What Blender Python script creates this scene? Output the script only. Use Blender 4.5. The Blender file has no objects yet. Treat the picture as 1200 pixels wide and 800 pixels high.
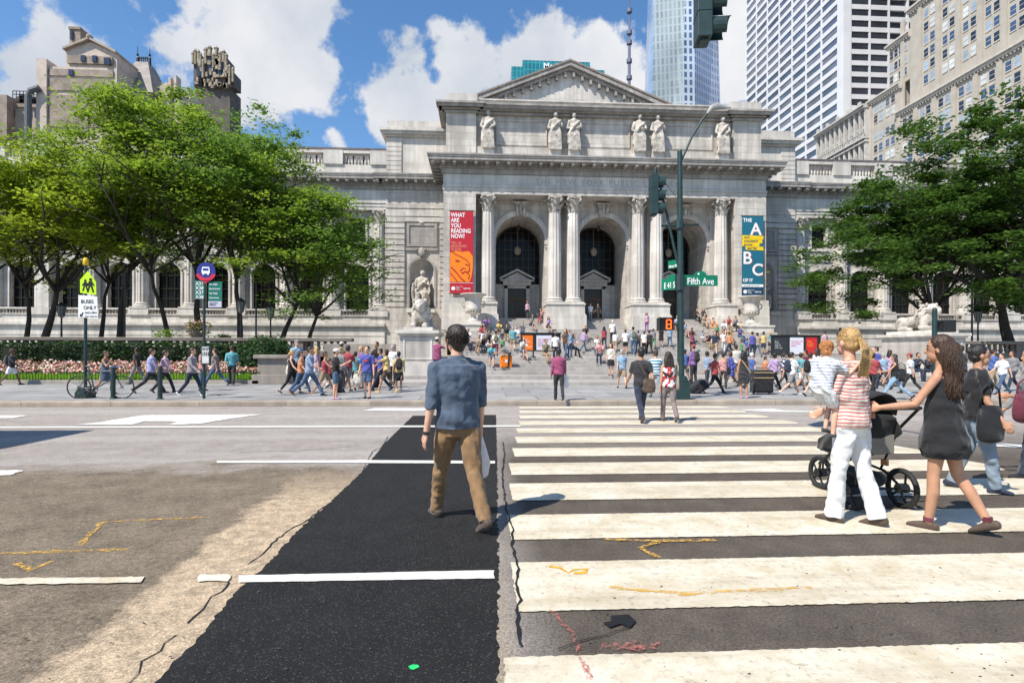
import bpy, bmesh, math, random
from math import radians as R, sin, cos, tan, atan, atan2, pi, sqrt
from mathutils import Vector, Matrix, noise
random.seed(7)
S = bpy.context.scene
COL = S.collection
# ------------------------------------------------------------------ camera
PSI, ROLL, FPX, HOR, EYE = R(3.37), .003, 655.0, 413.0, 1.55
cam_d = bpy.data.cameras.new('camera'); cam = bpy.data.objects.new('camera', cam_d); COL.objects.link(cam)
cam_d.sensor_width = 36; cam_d.lens = FPX/1200*36; cam_d.shift_y = 13/1200
cam_d.clip_start = .05; cam_d.clip_end = 6000
cam.matrix_world = Matrix.Translation((0, 0, EYE)) @ Matrix.Rotation(-PSI, 4, 'Z') @ Matrix.Rotation(pi/2, 4, 'X') @ Matrix.Rotation(ROLL, 4, 'Z')
S.camera = cam
# ------------------------------------------------------------------ light
SUN_EL, SUN_AZ = R(52), R(40)         # azimuth of the shadow direction, measured from +X towards +Y
sdir = Vector((-cos(SUN_AZ)*cos(SUN_EL), -sin(SUN_AZ)*cos(SUN_EL), sin(SUN_EL)))
sl = bpy.data.lights.new('sun', 'SUN'); sl.energy = 5.0; sl.angle = R(.5); sl.color = (1, .94, .84)
so = bpy.data.objects.new('sun', sl); COL.objects.link(so)
so.rotation_euler = sdir.to_track_quat('Z', 'Y').to_euler(); so.location = sdir*200
S.view_settings.view_transform = 'Standard'; S.view_settings.look = 'None'
S.view_settings.exposure = .42; S.view_settings.gamma = 1; S.view_settings.use_curve_mapping = False
S.cycles.max_bounces = 6; S.cycles.diffuse_bounces = 3; S.cycles.glossy_bounces = 3; S.cycles.transparent_max_bounces = 8
S.cycles.use_adaptive_sampling = True

W = bpy.data.worlds.new('World'); S.world = W; W.use_nodes = True
def build_world():
    nt = W.node_tree; N = nt.nodes; L = nt.links; N.clear()
    out = N.new('ShaderNodeOutputWorld'); bg = N.new('ShaderNodeBackground'); L.new(bg.outputs[0], out.inputs[0])
    bg.inputs[1].default_value = .125
    sky = N.new('ShaderNodeTexSky'); sky.sky_type = 'NISHITA'; sky.sun_disc = False
    sky.sun_elevation = SUN_EL; sky.sun_rotation = atan2(sdir.x, sdir.y)
    sky.air_density = 1.0; sky.dust_density = .3; sky.ozone_density = 2.0
    tc = N.new('ShaderNodeTexCoord')
    def math_(op, a, b=None, c=None, clamp=False):
        n = N.new('ShaderNodeMath'); n.operation = op; n.use_clamp = clamp
        for i, v in enumerate((a, b, c)):
            if v is None: continue
            if isinstance(v, (int, float)): n.inputs[i].default_value = v
            else: L.new(v, n.inputs[i])
        return n.outputs[0]
    # clouds: banks standing in given compass directions, broken up by noise
    banks = [  # px, py of bank centre on the reference frame, half angle (deg), weight
        (300, 50, 9, 1.0), (340, 80, 6, .95), (235, 25, 8, .8), (180, 70, 5, .5), (85, 80, 6, .9), (45, 55, 4, .5), (330, 125, 4, .7), (150, 15, 4, .6),
        (480, 95, 6, .95), (545, 85, 7, 1.0), (620, 75, 7.5, 1.0), (690, 85, 6.5, .9), (470, 135, 5, .8), (545, 135, 6, .9), (590,50,4,.5),
        (740, 40, 3.0, .5), (860, 60, 6.5, 1.0), (865, 10, 8, 1.0), (20, 60, 3.5, .6), (0, 10, 6, .55), (140, -5, 6, .7), (70, 8, 3.5, .4),
        (388, 163, 2.5, .6), (740, 110, 5, .7), (880, 150, 5, .3)]
    acc = None
    for (px, py, ha, w) in banks:
        xn = (px-600)/FPX; zn = (HOR-py)/FPX
        c, s = cos(PSI), sin(PSI)
        v = Vector((c*xn + s, -s*xn + c, zn)).normalized()
        d = N.new('ShaderNodeVectorMath'); d.operation = 'DOT_PRODUCT'
        L.new(tc.outputs['Generated'], d.inputs[0]); d.inputs[1].default_value = v
        k = 1.0/(1-cos(R(ha)))
        g = math_('MULTIPLY', math_('SUBTRACT', 1, d.outputs['Value']), -k)
        g = math_('MULTIPLY', math_('EXPONENT', g), w)
        acc = g if acc is None else math_('MAXIMUM', acc, g)
    nz = N.new('ShaderNodeTexNoise'); nz.inputs['Scale'].default_value = 8.5; nz.inputs['Detail'].default_value = 13; nz.inputs['Roughness'].default_value = .58
    nz.inputs['Distortion'].default_value = .0
    L.new(tc.outputs['Generated'], nz.inputs['Vector'])
    nb = N.new('ShaderNodeTexNoise'); nb.inputs['Scale'].default_value = 3.2; nb.inputs['Detail'].default_value = 7; nb.inputs['Roughness'].default_value = .55
    L.new(tc.outputs['Generated'], nb.inputs['Vector'])
    m = math_('ADD', acc, math_('MULTIPLY', math_('SUBTRACT', nz.outputs['Fac'], .5), 1.55))
    mr = N.new('ShaderNodeMapRange'); mr.interpolation_type = 'SMOOTHSTEP'
    mr.inputs['From Min'].default_value = .55; mr.inputs['From Max'].default_value = .70
    L.new(m, mr.inputs['Value'])
    # cloud shading: bright tops, greyer thick bases
    sh = N.new('ShaderNodeMapRange'); sh.inputs['From Min'].default_value = .35; sh.inputs['From Max'].default_value = .68
    sh.inputs['To Min'].default_value = 1.0; sh.inputs['To Max'].default_value = 0.0
    L.new(nb.outputs['Fac'], sh.inputs['Value'])
    cm = N.new('ShaderNodeMix'); cm.data_type = 'RGBA'
    cm.inputs[6].default_value = (3.0, 3.4, 4.0, 1); cm.inputs[7].default_value = (5.6, 5.6, 5.7, 1)
    L.new(sh.outputs[0], cm.inputs[0])
    # deepen the clear blue a little
    hs = N.new('ShaderNodeHueSaturation'); hs.inputs['Saturation'].default_value = 1.2; hs.inputs['Value'].default_value = 1.12
    L.new(sky.outputs[0], hs.inputs['Color'])
    mx = N.new('ShaderNodeMix'); mx.data_type = 'RGBA'
    L.new(mr.outputs[0], mx.inputs[0]); L.new(hs.outputs[0], mx.inputs[6]); L.new(cm.outputs[2], mx.inputs[7])
    L.new(mx.outputs[2], bg.inputs[0])
build_world()

# ------------------------------------------------------------------ photograph geometry -> ground
def _ray(px, py):
    px, py = px + ROLL*(py-400), py - ROLL*(px-600)
    xn = (px-600)/FPX; zn = (HOR-py)/FPX; c, s = cos(PSI), sin(PSI)
    return Vector((c*xn + s, -s*xn + c, zn))     # per unit optical depth
def G(px, py, z=0.0):
    r = _ray(px, py); t = (z-EYE)/r.z
    return Vector((r.x*t, r.y*t, z))
def WP(px, py, Y):
    r = _ray(px, py); t = Y/r.y
    return r.x*t, EYE + r.z*t
def depth(x, y): return x*sin(PSI) + y*cos(PSI)
SW = .14                                          # pavement height
def ground_z(x, y):
    if y < 16.3: return 0.0
    if x < -7.2 or x > 30.5 : return SW
    if y < 23.8: return SW
    if y < 26.6: return .29
    if y < 28.0: return .45
    if y < 30.0: return min(1.30, .45 + .17*(int((y-28.0)/.5)+1))
    if y < 38.5: return 1.30
    if y < 43.0: return 1.30 + .1708*(int((y-38.5)/.375)+1)
    if y < 46.2: return 3.35
    if y < 48.0: return min(4.5, 3.35 + .1643*(int((y-46.2)/.3)+1))
    return 4.5
def hit(px, py):
    r = _ray(px, py); y = 2.0
    while y < 60:
        t = y/r.y; x = r.x*t; z = EYE + r.z*t
        g = ground_z(x, y)
        if z <= g: return Vector((x, y+.04, g))
        y += .02
    return Vector((r.x*50/r.y, 50, 1.3))

# ------------------------------------------------------------------ materials
_m = {}
def mat(name, col, rough=.6, var=.12, scale=8.0, bump=0.0, bscale=40.0, metal=0.0, spec=.4, emit=0.0, detail=6, coord='Object', sheen=0, trans=0):
    if name in _m: return _m[name]
    m = bpy.data.materials.new(name); m.use_nodes = True; nt = m.node_tree; N = nt.nodes; L = nt.links
    b = N['Principled BSDF']; b.inputs['Roughness'].default_value = rough; b.inputs['Metallic'].default_value = metal
    b.inputs['Specular IOR Level'].default_value = spec
    if sheen: b.inputs['Sheen Weight'].default_value = sheen
    if emit:
        b.inputs['Emission Color'].default_value = (*col, 1); b.inputs['Emission Strength'].default_value = emit
    tc = N.new('ShaderNodeTexCoord')
    nz = N.new('ShaderNodeTexNoise'); nz.inputs['Scale'].default_value = scale; nz.inputs['Detail'].default_value = detail
    L.new(tc.outputs[coord], nz.inputs['Vector'])
    cr = N.new('ShaderNodeValToRGB')
    cr.color_ramp.elements[0].position = .3; cr.color_ramp.elements[1].position = .72
    cr.color_ramp.elements[0].color = (*[max(0, c*(1-var)) for c in col], 1)
    cr.color_ramp.elements[1].color = (*[min(1, c*(1+var)) for c in col], 1)
    L.new(nz.outputs['Fac'], cr.inputs[0]); L.new(cr.outputs[0], b.inputs['Base Color'])
    if bump:
        n2 = N.new('ShaderNodeTexNoise'); n2.inputs['Scale'].default_value = bscale; n2.inputs['Detail'].default_value = 5
        L.new(tc.outputs[coord], n2.inputs['Vector'])
        bp = N.new('ShaderNodeBump'); bp.inputs['Strength'].default_value = bump; bp.inputs['Distance'].default_value = .02
        L.new(n2.outputs['Fac'], bp.inputs['Height']); L.new(bp.outputs[0], b.inputs['Normal'])
    _m[name] = m; return m

def stone(name, col, bw=1.3, bh=.55, joint=.012, dirt=.35, jdark=.45, rough=.75):
    """dressed stone: courses of blocks, veining, rain streaks and soot"""
    if name in _m: return _m[name]
    m = bpy.data.materials.new(name); m.use_nodes = True; nt = m.node_tree; N = nt.nodes; L = nt.links
    b = N['Principled BSDF']; b.inputs['Roughness'].default_value = rough; b.inputs['Specular IOR Level'].default_value = .3
    g = N.new('ShaderNodeNewGeometry'); sp = N.new('ShaderNodeSeparateXYZ'); L.new(g.outputs['Position'], sp.inputs[0])
    ad = N.new('ShaderNodeMath'); ad.operation = 'ADD'; L.new(sp.outputs[0], ad.inputs[0]); L.new(sp.outputs[1], ad.inputs[1])
    cb = N.new('ShaderNodeCombineXYZ'); L.new(ad.outputs[0], cb.inputs[0]); L.new(sp.outputs[2], cb.inputs[1])
    br = N.new('ShaderNodeTexBrick'); L.new(cb.outputs[0], br.inputs['Vector'])
    br.inputs['Scale'].default_value = 1; br.inputs['Brick Width'].default_value = bw; br.inputs['Row Height'].default_value = bh
    br.inputs['Mortar Size'].default_value = joint; br.inputs['Mortar Smooth'].default_value = .3
    br.inputs['Color1'].default_value = (*[c*1.06 for c in col], 1); br.inputs['Color2'].default_value = (*[c*.86 for c in col], 1)
    br.inputs['Mortar'].default_value = (*[c*jdark for c in col], 1); br.inputs['Bias'].default_value = -.1
    n1 = N.new('ShaderNodeTexNoise'); n1.inputs['Scale'].default_value = .55; n1.inputs['Detail'].default_value = 9; n1.inputs['Roughness'].default_value = .65
    L.new(g.outputs['Position'], n1.inputs['Vector'])
    mp = N.new('ShaderNodeMapping'); mp.inputs['Scale'].default_value = (1.6, 1.6, .12); L.new(g.outputs['Position'], mp.inputs[0])
    n2 = N.new('ShaderNodeTexNoise'); n2.inputs['Scale'].default_value = 1.6; n2.inputs['Detail'].default_value = 8; L.new(mp.outputs[0], n2.inputs['Vector'])
    mul = N.new('ShaderNodeMath'); mul.operation = 'MULTIPLY'; L.new(n1.outputs['Fac'], mul.inputs[0]); L.new(n2.outputs['Fac'], mul.inputs[1])
    mr = N.new('ShaderNodeMapRange'); mr.inputs['From Min'].default_value = .16; mr.inputs['From Max'].default_value = .34
    mr.inputs['To Min'].default_value = dirt; mr.inputs['To Max'].default_value = 0; L.new(mul.outputs[0], mr.inputs['Value'])
    mx = N.new('ShaderNodeMix'); mx.data_type = 'RGBA'; L.new(mr.outputs[0], mx.inputs[0]); L.new(br.outputs['Color'], mx.inputs[6])
    mx.inputs[7].default_value = (col[0]*.42, col[1]*.41, col[2]*.40, 1); L.new(mx.outputs[2], b.inputs['Base Color'])
    n3 = N.new('ShaderNodeTexNoise'); n3.inputs['Scale'].default_value = 14; n3.inputs['Detail'].default_value = 6; L.new(g.outputs['Position'], n3.inputs['Vector'])
    sm = N.new('ShaderNodeMath'); sm.operation = 'SUBTRACT'; L.new(n3.outputs['Fac'], sm.inputs[0]); L.new(br.outputs['Fac'], sm.inputs[1])
    bp = N.new('ShaderNodeBump'); bp.inputs['Strength'].default_value = .35; bp.inputs['Distance'].default_value = .03
    L.new(sm.outputs[0], bp.inputs['Height']); L.new(bp.outputs[0], b.inputs['Normal'])
    _m[name] = m; return m

def glass_mat(name, col=(.02, .025, .03), rough=.06, spec=.6, var=.3, scale=.25):
    return mat(name, col, rough, var, scale, bump=.02, bscale=.6, spec=spec)

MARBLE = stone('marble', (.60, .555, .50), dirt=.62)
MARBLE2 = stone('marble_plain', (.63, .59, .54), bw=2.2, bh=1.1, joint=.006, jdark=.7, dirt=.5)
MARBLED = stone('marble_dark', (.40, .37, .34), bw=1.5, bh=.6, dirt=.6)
GRANITE = stone('granite_steps', (.42, .39, .36), bw=1.9, bh=5, joint=.008, dirt=.4)
CARVED = mat('carved_marble', (.44, .40, .35), .8, .45, 3, bump=.5, bscale=14, coord='Object')
BRONZE = mat('bronze_dark', (.05, .038, .03), .35, .3, 3, metal=.6)
GLASS = glass_mat('window_glass', (.008, .009, .010), .12, .12)
GREENM = mat('pole_green', (.012, .036, .036), .5, .25, 6, spec=.5)
BLACKM = mat('black_metal', (.018, .018, .02), .4, .2, 6)
WHITEP = mat('sign_white', (.78, .78, .78), .5, .04, 3)

# ------------------------------------------------------------------ mesh helpers
def box(bm, x0, x1, y0, y1, z0, z1):
    vs = [bm.verts.new(c) for c in ((x0,y0,z0),(x1,y0,z0),(x1,y1,z0),(x0,y1,z0),(x0,y0,z1),(x1,y0,z1),(x1,y1,z1),(x0,y1,z1))]
    for f in ((0,3,2,1),(4,5,6,7),(0,1,5,4),(1,2,6,5),(2,3,7,6),(3,0,4,7)): bm.faces.new([vs[i] for i in f])
    return vs
def prism(bm, poly, y0, y1, axis='y'):
    """extrude a polygon given in (x,z) along y (or (x,y) along z, or (y,z) along x)"""
    def P(a, b, c):
        return (a, c, b) if axis == 'y' else ((a, b, c) if axis == 'z' else (c, a, b))
    A = [bm.verts.new(P(a, b, y0)) for a, b in poly]; B = [bm.verts.new(P(a, b, y1)) for a, b in poly]
    n = len(poly)
    bm.faces.new(A); bm.faces.new(B[::-1])
    for i in range(n): bm.faces.new((A[i], B[i], B[(i+1) % n], A[(i+1) % n]))
def frame_of(d):
    d = d.normalized(); up = Vector((0, 0, 1)) if abs(d.z) < .95 else Vector((0, 1, 0))
    a = d.cross(up).normalized(); return a, a.cross(d).normalized()
def tube(bm, pts, rad, seg=10, ax=None, cap=True, rnd=False):
    """swept tube; rad entries are r or (ra, rb); ax = fixed side axis; rnd adds rounded ends"""
    pts = [Vector(p) for p in pts]; rad = [(r, r) if not isinstance(r, (tuple, list)) else r for r in rad]
    if rnd:
        d0 = (pts[0]-pts[1]).normalized(); d1 = (pts[-1]-pts[-2]).normalized()
        r0, r1 = rad[0], rad[-1]; m0, m1 = min(r0), min(r1)
        pre = [(pts[0]+d0*m0*.95, (r0[0]*.25, r0[1]*.25)), (pts[0]+d0*m0*.7, (r0[0]*.7, r0[1]*.7)), (pts[0]+d0*m0*.35, (r0[0]*.92, r0[1]*.92))]
        post = [(pts[-1]+d1*m1*.35, (r1[0]*.92, r1[1]*.92)), (pts[-1]+d1*m1*.7, (r1[0]*.7, r1[1]*.7)), (pts[-1]+d1*m1*.95, (r1[0]*.25, r1[1]*.25))]
        pts = [p for p, _ in pre]+pts+[p for p, _ in post]; rad = [r for _, r in pre]+rad+[r for _, r in post]
    rings = []; n = len(pts); a = None
    for i, p in enumerate(pts):
        d = (pts[min(i+1, n-1)]-pts[max(i-1, 0)])
        if d.length < 1e-9: d = Vector((0, 0, 1))
        d.normalize()
        if ax is not None:
            a = Vector(ax); a = (a - d*a.dot(d)); a = a.normalized() if a.length > 1e-4 else frame_of(d)[0]
        elif a is None: a = frame_of(d)[0]
        else:
            a = (a - d*a.dot(d)); a = a.normalized() if a.length > 1e-4 else frame_of(d)[0]
        b = d.cross(a)
        rings.append([bm.verts.new(p + a*(cos(2*pi*k/seg)*rad[i][0]) + b*(sin(2*pi*k/seg)*rad[i][1])) for k in range(seg)])
    for i in range(n-1):
        for k in range(seg):
            bm.faces.new((rings[i][k], rings[i][(k+1) % seg], rings[i+1][(k+1) % seg], rings[i+1][k]))
    if cap:
        bm.faces.new(rings[0][::-1]); bm.faces.new(rings[-1])
def lathe(bm, cx, cy, prof, seg=20, flute=0):
    """prof: list of (r, z)"""
    rings = []
    for r, z in prof:
        rings.append([bm.verts.new((cx + cos(2*pi*k/seg)*(r*(1-flute*(k % 2))), cy + sin(2*pi*k/seg)*(r*(1-flute*(k % 2))), z)) for k in range(seg)])
    for i in range(len(rings)-1):
        for k in range(seg): bm.faces.new((rings[i][k], rings[i][(k+1) % seg], rings[i+1][(k+1) % seg], rings[i+1][k]))
    bm.faces.new(rings[0][::-1]); bm.faces.new(rings[-1])
def ball(bm, c, r, seg=12, rings=8, rot=None):
    if not isinstance(r, (tuple, list)): r = (r, r, r)
    mt = Matrix.Translation(c) @ (rot.to_4x4() if rot is not None else Matrix()) @ Matrix.Diagonal((*r, 1))
    bmesh.ops.create_uvsphere(bm, u_segments=seg, v_segments=rings, radius=1, matrix=mt)
def disc(bm, c, r, normal_y=-1, seg=24, th=.01, sx=1.0):
    poly = [(c[0]+cos(2*pi*k/seg)*r*sx, c[2]+sin(2*pi*k/seg)*r) for k in range(seg)]
    prism(bm, poly, c[1]-th/2, c[1]+th/2)
def mk(name, bm, m=None, parent=None, smooth=False, bevel=0, fix=True):
    me = bpy.data.meshes.new(name)
    if fix: bmesh.ops.recalc_face_normals(bm, faces=bm.faces)
    bm.to_mesh(me); bm.free()
    if smooth: me.polygons.foreach_set('use_smooth', [True]*len(me.polygons))
    o = bpy.data.objects.new(name, me); COL.objects.link(o)
    if m is not None:
        for q in (m if isinstance(m, (list, tuple)) else [m]): me.materials.append(q)
    if parent is not None: setp(o, parent)
    if bevel:
        b = o.modifiers.new('b', 'BEVEL'); b.width = bevel; b.segments = 2; b.limit_method = 'ANGLE'
    return o
WS = set()      # names of things whose parts are modelled in world coordinates
def setp(o, parent):
    o.parent = parent
    if parent.name in WS: o.matrix_parent_inverse = (Matrix.Translation(parent.location) @ Matrix.Rotation(parent.rotation_euler.z, 4, 'Z')).inverted()
def wempty(name, loc, label, cat, group=None):
    o = empty(name, loc, 0, label, cat, group); WS.add(o.name); return o
def BM(): return bmesh.new()
def tag(o, label=None, cat=None, group=None, kind=None):
    if label: o['label'] = label
    if cat: o['category'] = cat
    if group: o['group'] = group
    if kind: o['kind'] = kind
    return o
def empty(name, loc=(0, 0, 0), rz=0, label=None, cat=None, group=None):
    o = bpy.data.objects.new(name, None); COL.objects.link(o); o.location = loc; o.rotation_euler = (0, 0, rz)
    o.empty_display_size = .2
    return tag(o, label, cat, group)
CH = {}
def copy_tree(root, loc, rz=None, label=None, sc=None):
    kids = {}
    for o in bpy.data.objects:
        if o.parent: kids.setdefault(o.parent, []).append(o)
    def cp(o, par):
        c = o.copy(); COL.objects.link(c); c.parent = par
        for k in kids.get(o, []): cp(k, c)
        return c
    r = cp(root, None); r.location = loc
    if rz is not None: r.rotation_euler = (0, 0, rz)
    if sc is not None: r.scale = (sc,)*3
    if label: r['label'] = label
    return r
def text(name, body, loc, size, m, parent=None, rot=(pi/2, 0, 0), align='LEFT', ext=.003, sx=1.0, bold=0.0, spacing=1.0):
    cu = bpy.data.curves.new(name, 'FONT'); cu.body = body; cu.size = size; cu.extrude = ext; cu.align_x = align; cu.offset = bold; cu.space_character = spacing
    cu.space_line = .92
    o = bpy.data.objects.new(name, cu); COL.objects.link(o); o.location = loc; o.rotation_euler = rot; o.scale = (sx, 1, 1)
    cu.materials.append(m)
    if parent is not None: setp(o, parent)
    TEXTS.append(o); return o
TEXTS = []; REMESH = []
def skin(name, bm, m, parent, vox, smooth=2, disp=0.0, dscale=.1, keep=True):
    """turn overlapping closed volumes into one continuous surface"""
    o = mk(name, bm, m, parent)
    r = o.modifiers.new('r', 'REMESH'); r.mode = 'VOXEL'; r.voxel_size = vox; r.use_smooth_shade = True
    if smooth:
        s = o.modifiers.new('s', 'SMOOTH'); s.iterations = smooth; s.factor = .5
    if disp:
        t = bpy.data.textures.new('folds', 'CLOUDS'); t.noise_scale = dscale; t.noise_depth = 2
        d = o.modifiers.new('d', 'DISPLACE'); d.texture = t; d.strength = disp; d.mid_level = .5; d.texture_coords = 'LOCAL'
        if vox < .0105 and name in ('shirt', 'trousers', 'dress'):      # long creases in the cloth of the near figures
            t2 = bpy.data.textures.new('creases', 'WOOD'); t2.wood_type = 'BANDNOISE'; t2.noise_basis_2 = 'SIN'; t2.noise_scale = .11; t2.turbulence = 9.0; t2.intensity = 1.0
            d2 = o.modifiers.new('c', 'DISPLACE'); d2.texture = t2; d2.strength = .007; d2.mid_level = .5; d2.texture_coords = 'LOCAL'
    REMESH.append(o); return o
def finalize():
    dg = bpy.context.evaluated_depsgraph_get(); dg.update()
    new = {}
    for o in REMESH + TEXTS:
        e = o.evaluated_get(dg); new[o] = bpy.data.meshes.new_from_object(e, depsgraph=dg)
    for o in REMESH: o.modifiers.clear(); o.data = new[o]
    for o in TEXTS:
        me = new[o]; n = bpy.data.objects.new(o.name, me); nm = o.name
        COL.objects.link(n); n.parent = o.parent; n.matrix_parent_inverse = o.matrix_parent_inverse.copy(); n.location = o.location; n.rotation_euler = o.rotation_euler; n.scale = o.scale
        for k in o.keys(): n[k] = o[k]
        bpy.data.objects.remove(o); n.name = nm
# ================================================================== GROUND
XC = 10.65
def ground_mat():
    m = bpy.data.materials.new('asphalt_old'); m.use_nodes = True; nt = m.node_tree; N = nt.nodes; L = nt.links
    b = N['Principled BSDF']; b.inputs['Roughness'].default_value = .85; b.inputs['Specular IOR Level'].default_value = .25
    g = N.new('ShaderNodeNewGeometry')
    def noi(sc, det=8, ro=.6, mp=None):
        n = N.new('ShaderNodeTexNoise'); n.inputs['Scale'].default_value = sc; n.inputs['Detail'].default_value = det; n.inputs['Roughness'].default_value = ro
        if mp:
            q = N.new('ShaderNodeMapping'); q.inputs['Scale'].default_value = mp; L.new(g.outputs['Position'], q.inputs[0]); L.new(q.outputs[0], n.inputs['Vector'])
        else: L.new(g.outputs['Position'], n.inputs['Vector'])
        return n.outputs['Fac']
    def ramp(f, a, c, pa=.35, pb=.65):
        r = N.new('ShaderNodeValToRGB'); r.color_ramp.elements[0].position = pa; r.color_ramp.elements[1].position = pb
        r.color_ramp.elements[0].color = (*a, 1); r.color_ramp.elements[1].color = (*c, 1); L.new(f, r.inputs[0]); return r.outputs[0]
    def mr(v, a, c, d=0, e=1):
        r = N.new('ShaderNodeMapRange'); r.inputs['From Min'].default_value = a; r.inputs['From Max'].default_value = c
        r.inputs['To Min'].default_value = d; r.inputs['To Max'].default_value = e; L.new(v, r.inputs['Value']); return r.outputs[0]
    def ma(op, a, c):
        n = N.new('ShaderNodeMath'); n.operation = op
        for i, v in enumerate((a, c)):
            if isinstance(v, (int, float)): n.inputs[i].default_value = v
            else: L.new(v, n.inputs[i])
        return n.outputs[0]
    def mix(f, a, c, bt='MIX'):
        n = N.new('ShaderNodeMix'); n.data_type = 'RGBA'; n.blend_type = bt
        for i, v in ((0, f), (6, a), (7, c)):
            if isinstance(v, tuple): n.inputs[i].default_value = (*v, 1)
            elif isinstance(v, (int, float)): n.inputs[i].default_value = v
            else: L.new(v, n.inputs[i])
        return n.outputs[2]
    sp = N.new('ShaderNodeSeparateXYZ'); L.new(g.outputs['Position'], sp.inputs[0]); X, Y = sp.outputs[0], sp.outputs[1]
    big = noi(.35); med = noi(2.2, 9, .7); fine = noi(60, 3, .7); agg = noi(170, 2, .8)
    base = ramp(med, (.30, .262, .235), (.40, .36, .325))
    lane = noi(.9, 5, .5, (.08, 1, 1))                      # worn strips along the travel direction
    base = mix(mr(lane, .4, .65), base, (.42, .38, .345))
    # worn, sandy aggregate in the near left of the road
    edge = ma('ADD', ma('SUBTRACT', 8.4, Y), ma('MULTIPLY', ma('SUBTRACT', noi(.9, 10, .75), .5), 5.0))
    worn = mr(edge, 0, 1.2)
    left = mr(X, -.3, -1.0)
    sandy = ramp(ma('ADD', ma('MULTIPLY', med, .35), ma('MULTIPLY', noi(22, 9, .85), .65)), (.10, .077, .054), (.31, .25, .18), .40, .60)
    base = mix(ma('MULTIPLY', worn, left), base, sandy)
    # dark asphalt of the crossing
    rightd = ma('MULTIPLY', mr(X, .0, .5), mr(Y, 12, 8))
    base = mix(ma('MULTIPLY', rightd, .9), base, ramp(med, (.055, .042, .030), (.105, .083, .062)))
    # pale concrete rubble band left of the fresh patch: distance from the trench edge line
    ln = ma('ADD', ma('MULTIPLY', X, 1.0), ma('MULTIPLY', ma('SUBTRACT', Y, 2.4), .035))
    wob = ma('ADD', ln, ma('MULTIPLY', ma('SUBTRACT', noi(1.3, 9, .75), .5), .9))
    band = ma('MULTIPLY', ma('MULTIPLY', mr(wob, -2.16, -2.04), mr(wob, -1.0, -1.3)), mr(Y, 7.6, 5.9))
    base = mix(ma('MULTIPLY', band, mr(noi(9, 8, .8), .35, .60, .35, .95)), base, (.60, .46, .31))
    rb = ma('MULTIPLY', ma('MULTIPLY', mr(X, -.22, -.1), mr(X, .22, .1)), mr(Y, 6.2, 3.6))
    base = mix(ma('MULTIPLY', rb, .7), base, (.36, .29, .2))
    blot = mr(noi(9, 9, .85), .35, .65, .80, 1.18)
    spk = ma('MULTIPLY', blot, mr(fine, .35, .72, .6, 1.45)); sp2 = mr(agg, .3, .75, .55, 1.5)
    base = mix(1.0, base, spk, 'MULTIPLY') if False else base
    vm = N.new('ShaderNodeVectorMath'); vm.operation = 'SCALE'; L.new(base, vm.inputs[0]); L.new(ma('MULTIPLY', spk, sp2), vm.inputs['Scale'])
    L.new(vm.outputs[0], b.inputs['Base Color'])
    bp = N.new('ShaderNodeBump'); bp.inputs['Strength'].default_value = .6; bp.inputs['Distance'].default_value = .012
    L.new(ma('ADD', agg, ma('MULTIPLY', fine, .8)), bp.inputs['Height']); L.new(bp.outputs[0], b.inputs['Normal'])
    return m
ASPH = ground_mat()
bm = BM(); box(bm, -1500, 1500, -600, 2500, -1.0, -.02); tag(mk('ground', bm, mat('ground_far', (.2, .19, .18), .9)), kind='structure')
bm = BM(); box(bm, -120, 160, -2.2, 16.3, -.3, 0); tag(mk('road', bm, ASPH), kind='structure')

def pavement_mat(name, col, bw, bh):
    m = bpy.data.materials.new(name); m.use_nodes = True; nt = m.node_tree; N = nt.nodes; L = nt.links
    b = N['Principled BSDF']; b.inputs['Roughness'].default_value = .8; b.inputs['Specular IOR Level'].default_value = .3
    g = N.new('ShaderNodeNewGeometry'); br = N.new('ShaderNodeTexBrick'); L.new(g.outputs['Position'], br.inputs['Vector'])
    br.inputs['Scale'].default_value = 1; br.inputs['Brick Width'].default_value = bw; br.inputs['Row Height'].default_value = bh
    br.inputs['Mortar Size'].default_value = .02; br.inputs['Color1'].default_value = (*[c*1.1 for c in col], 1)
    br.inputs['Color2'].default_value = (*[c*.85 for c in col], 1); br.inputs['Mortar'].default_value = (*[c*.45 for c in col], 1)
    n = N.new('ShaderNodeTexNoise'); n.inputs['Scale'].default_value = 1.1; n.inputs['Detail'].default_value = 9; n.inputs['Roughness'].default_value = .7
    L.new(g.outputs['Position'], n.inputs['Vector'])
    mr = N.new('ShaderNodeMapRange'); mr.inputs['From Min'].default_value = .3; mr.inputs['From Max'].default_value = .7
    mr.inputs['To Min'].default_value = .72; mr.inputs['To Max'].default_value = 1.2; L.new(n.outputs['Fac'], mr.inputs['Value'])
    vm = N.new('ShaderNodeVectorMath'); vm.operation = 'SCALE'; L.new(br.outputs['Color'], vm.inputs[0]); L.new(mr.outputs[0], vm.inputs['Scale'])
    L.new(vm.outputs[0], b.inputs['Base Color']); return m
PAVE = pavement_mat('flagstone', (.30, .295, .29), 1.8, 1.5)
KERB = stone('kerb_granite', (.38, .32, .26), bw=2.4, bh=5, joint=.01, dirt=.5)
bm = BM(); box(bm, -120, 160, 16.75, 62, -.2, SW); tag(mk('pavement', bm, PAVE), kind='structure')
bm = BM(); box(bm, -120, 160, 16.3, 16.75, -.2, SW+.004); tag(mk('kerb', bm, KERB, bevel=.03), kind='structure')
bm = BM(); box(bm, -120, 160, -9, -2.2, -.2, SW); tag(mk('near_pavement', bm, PAVE), kind='structure')
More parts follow.
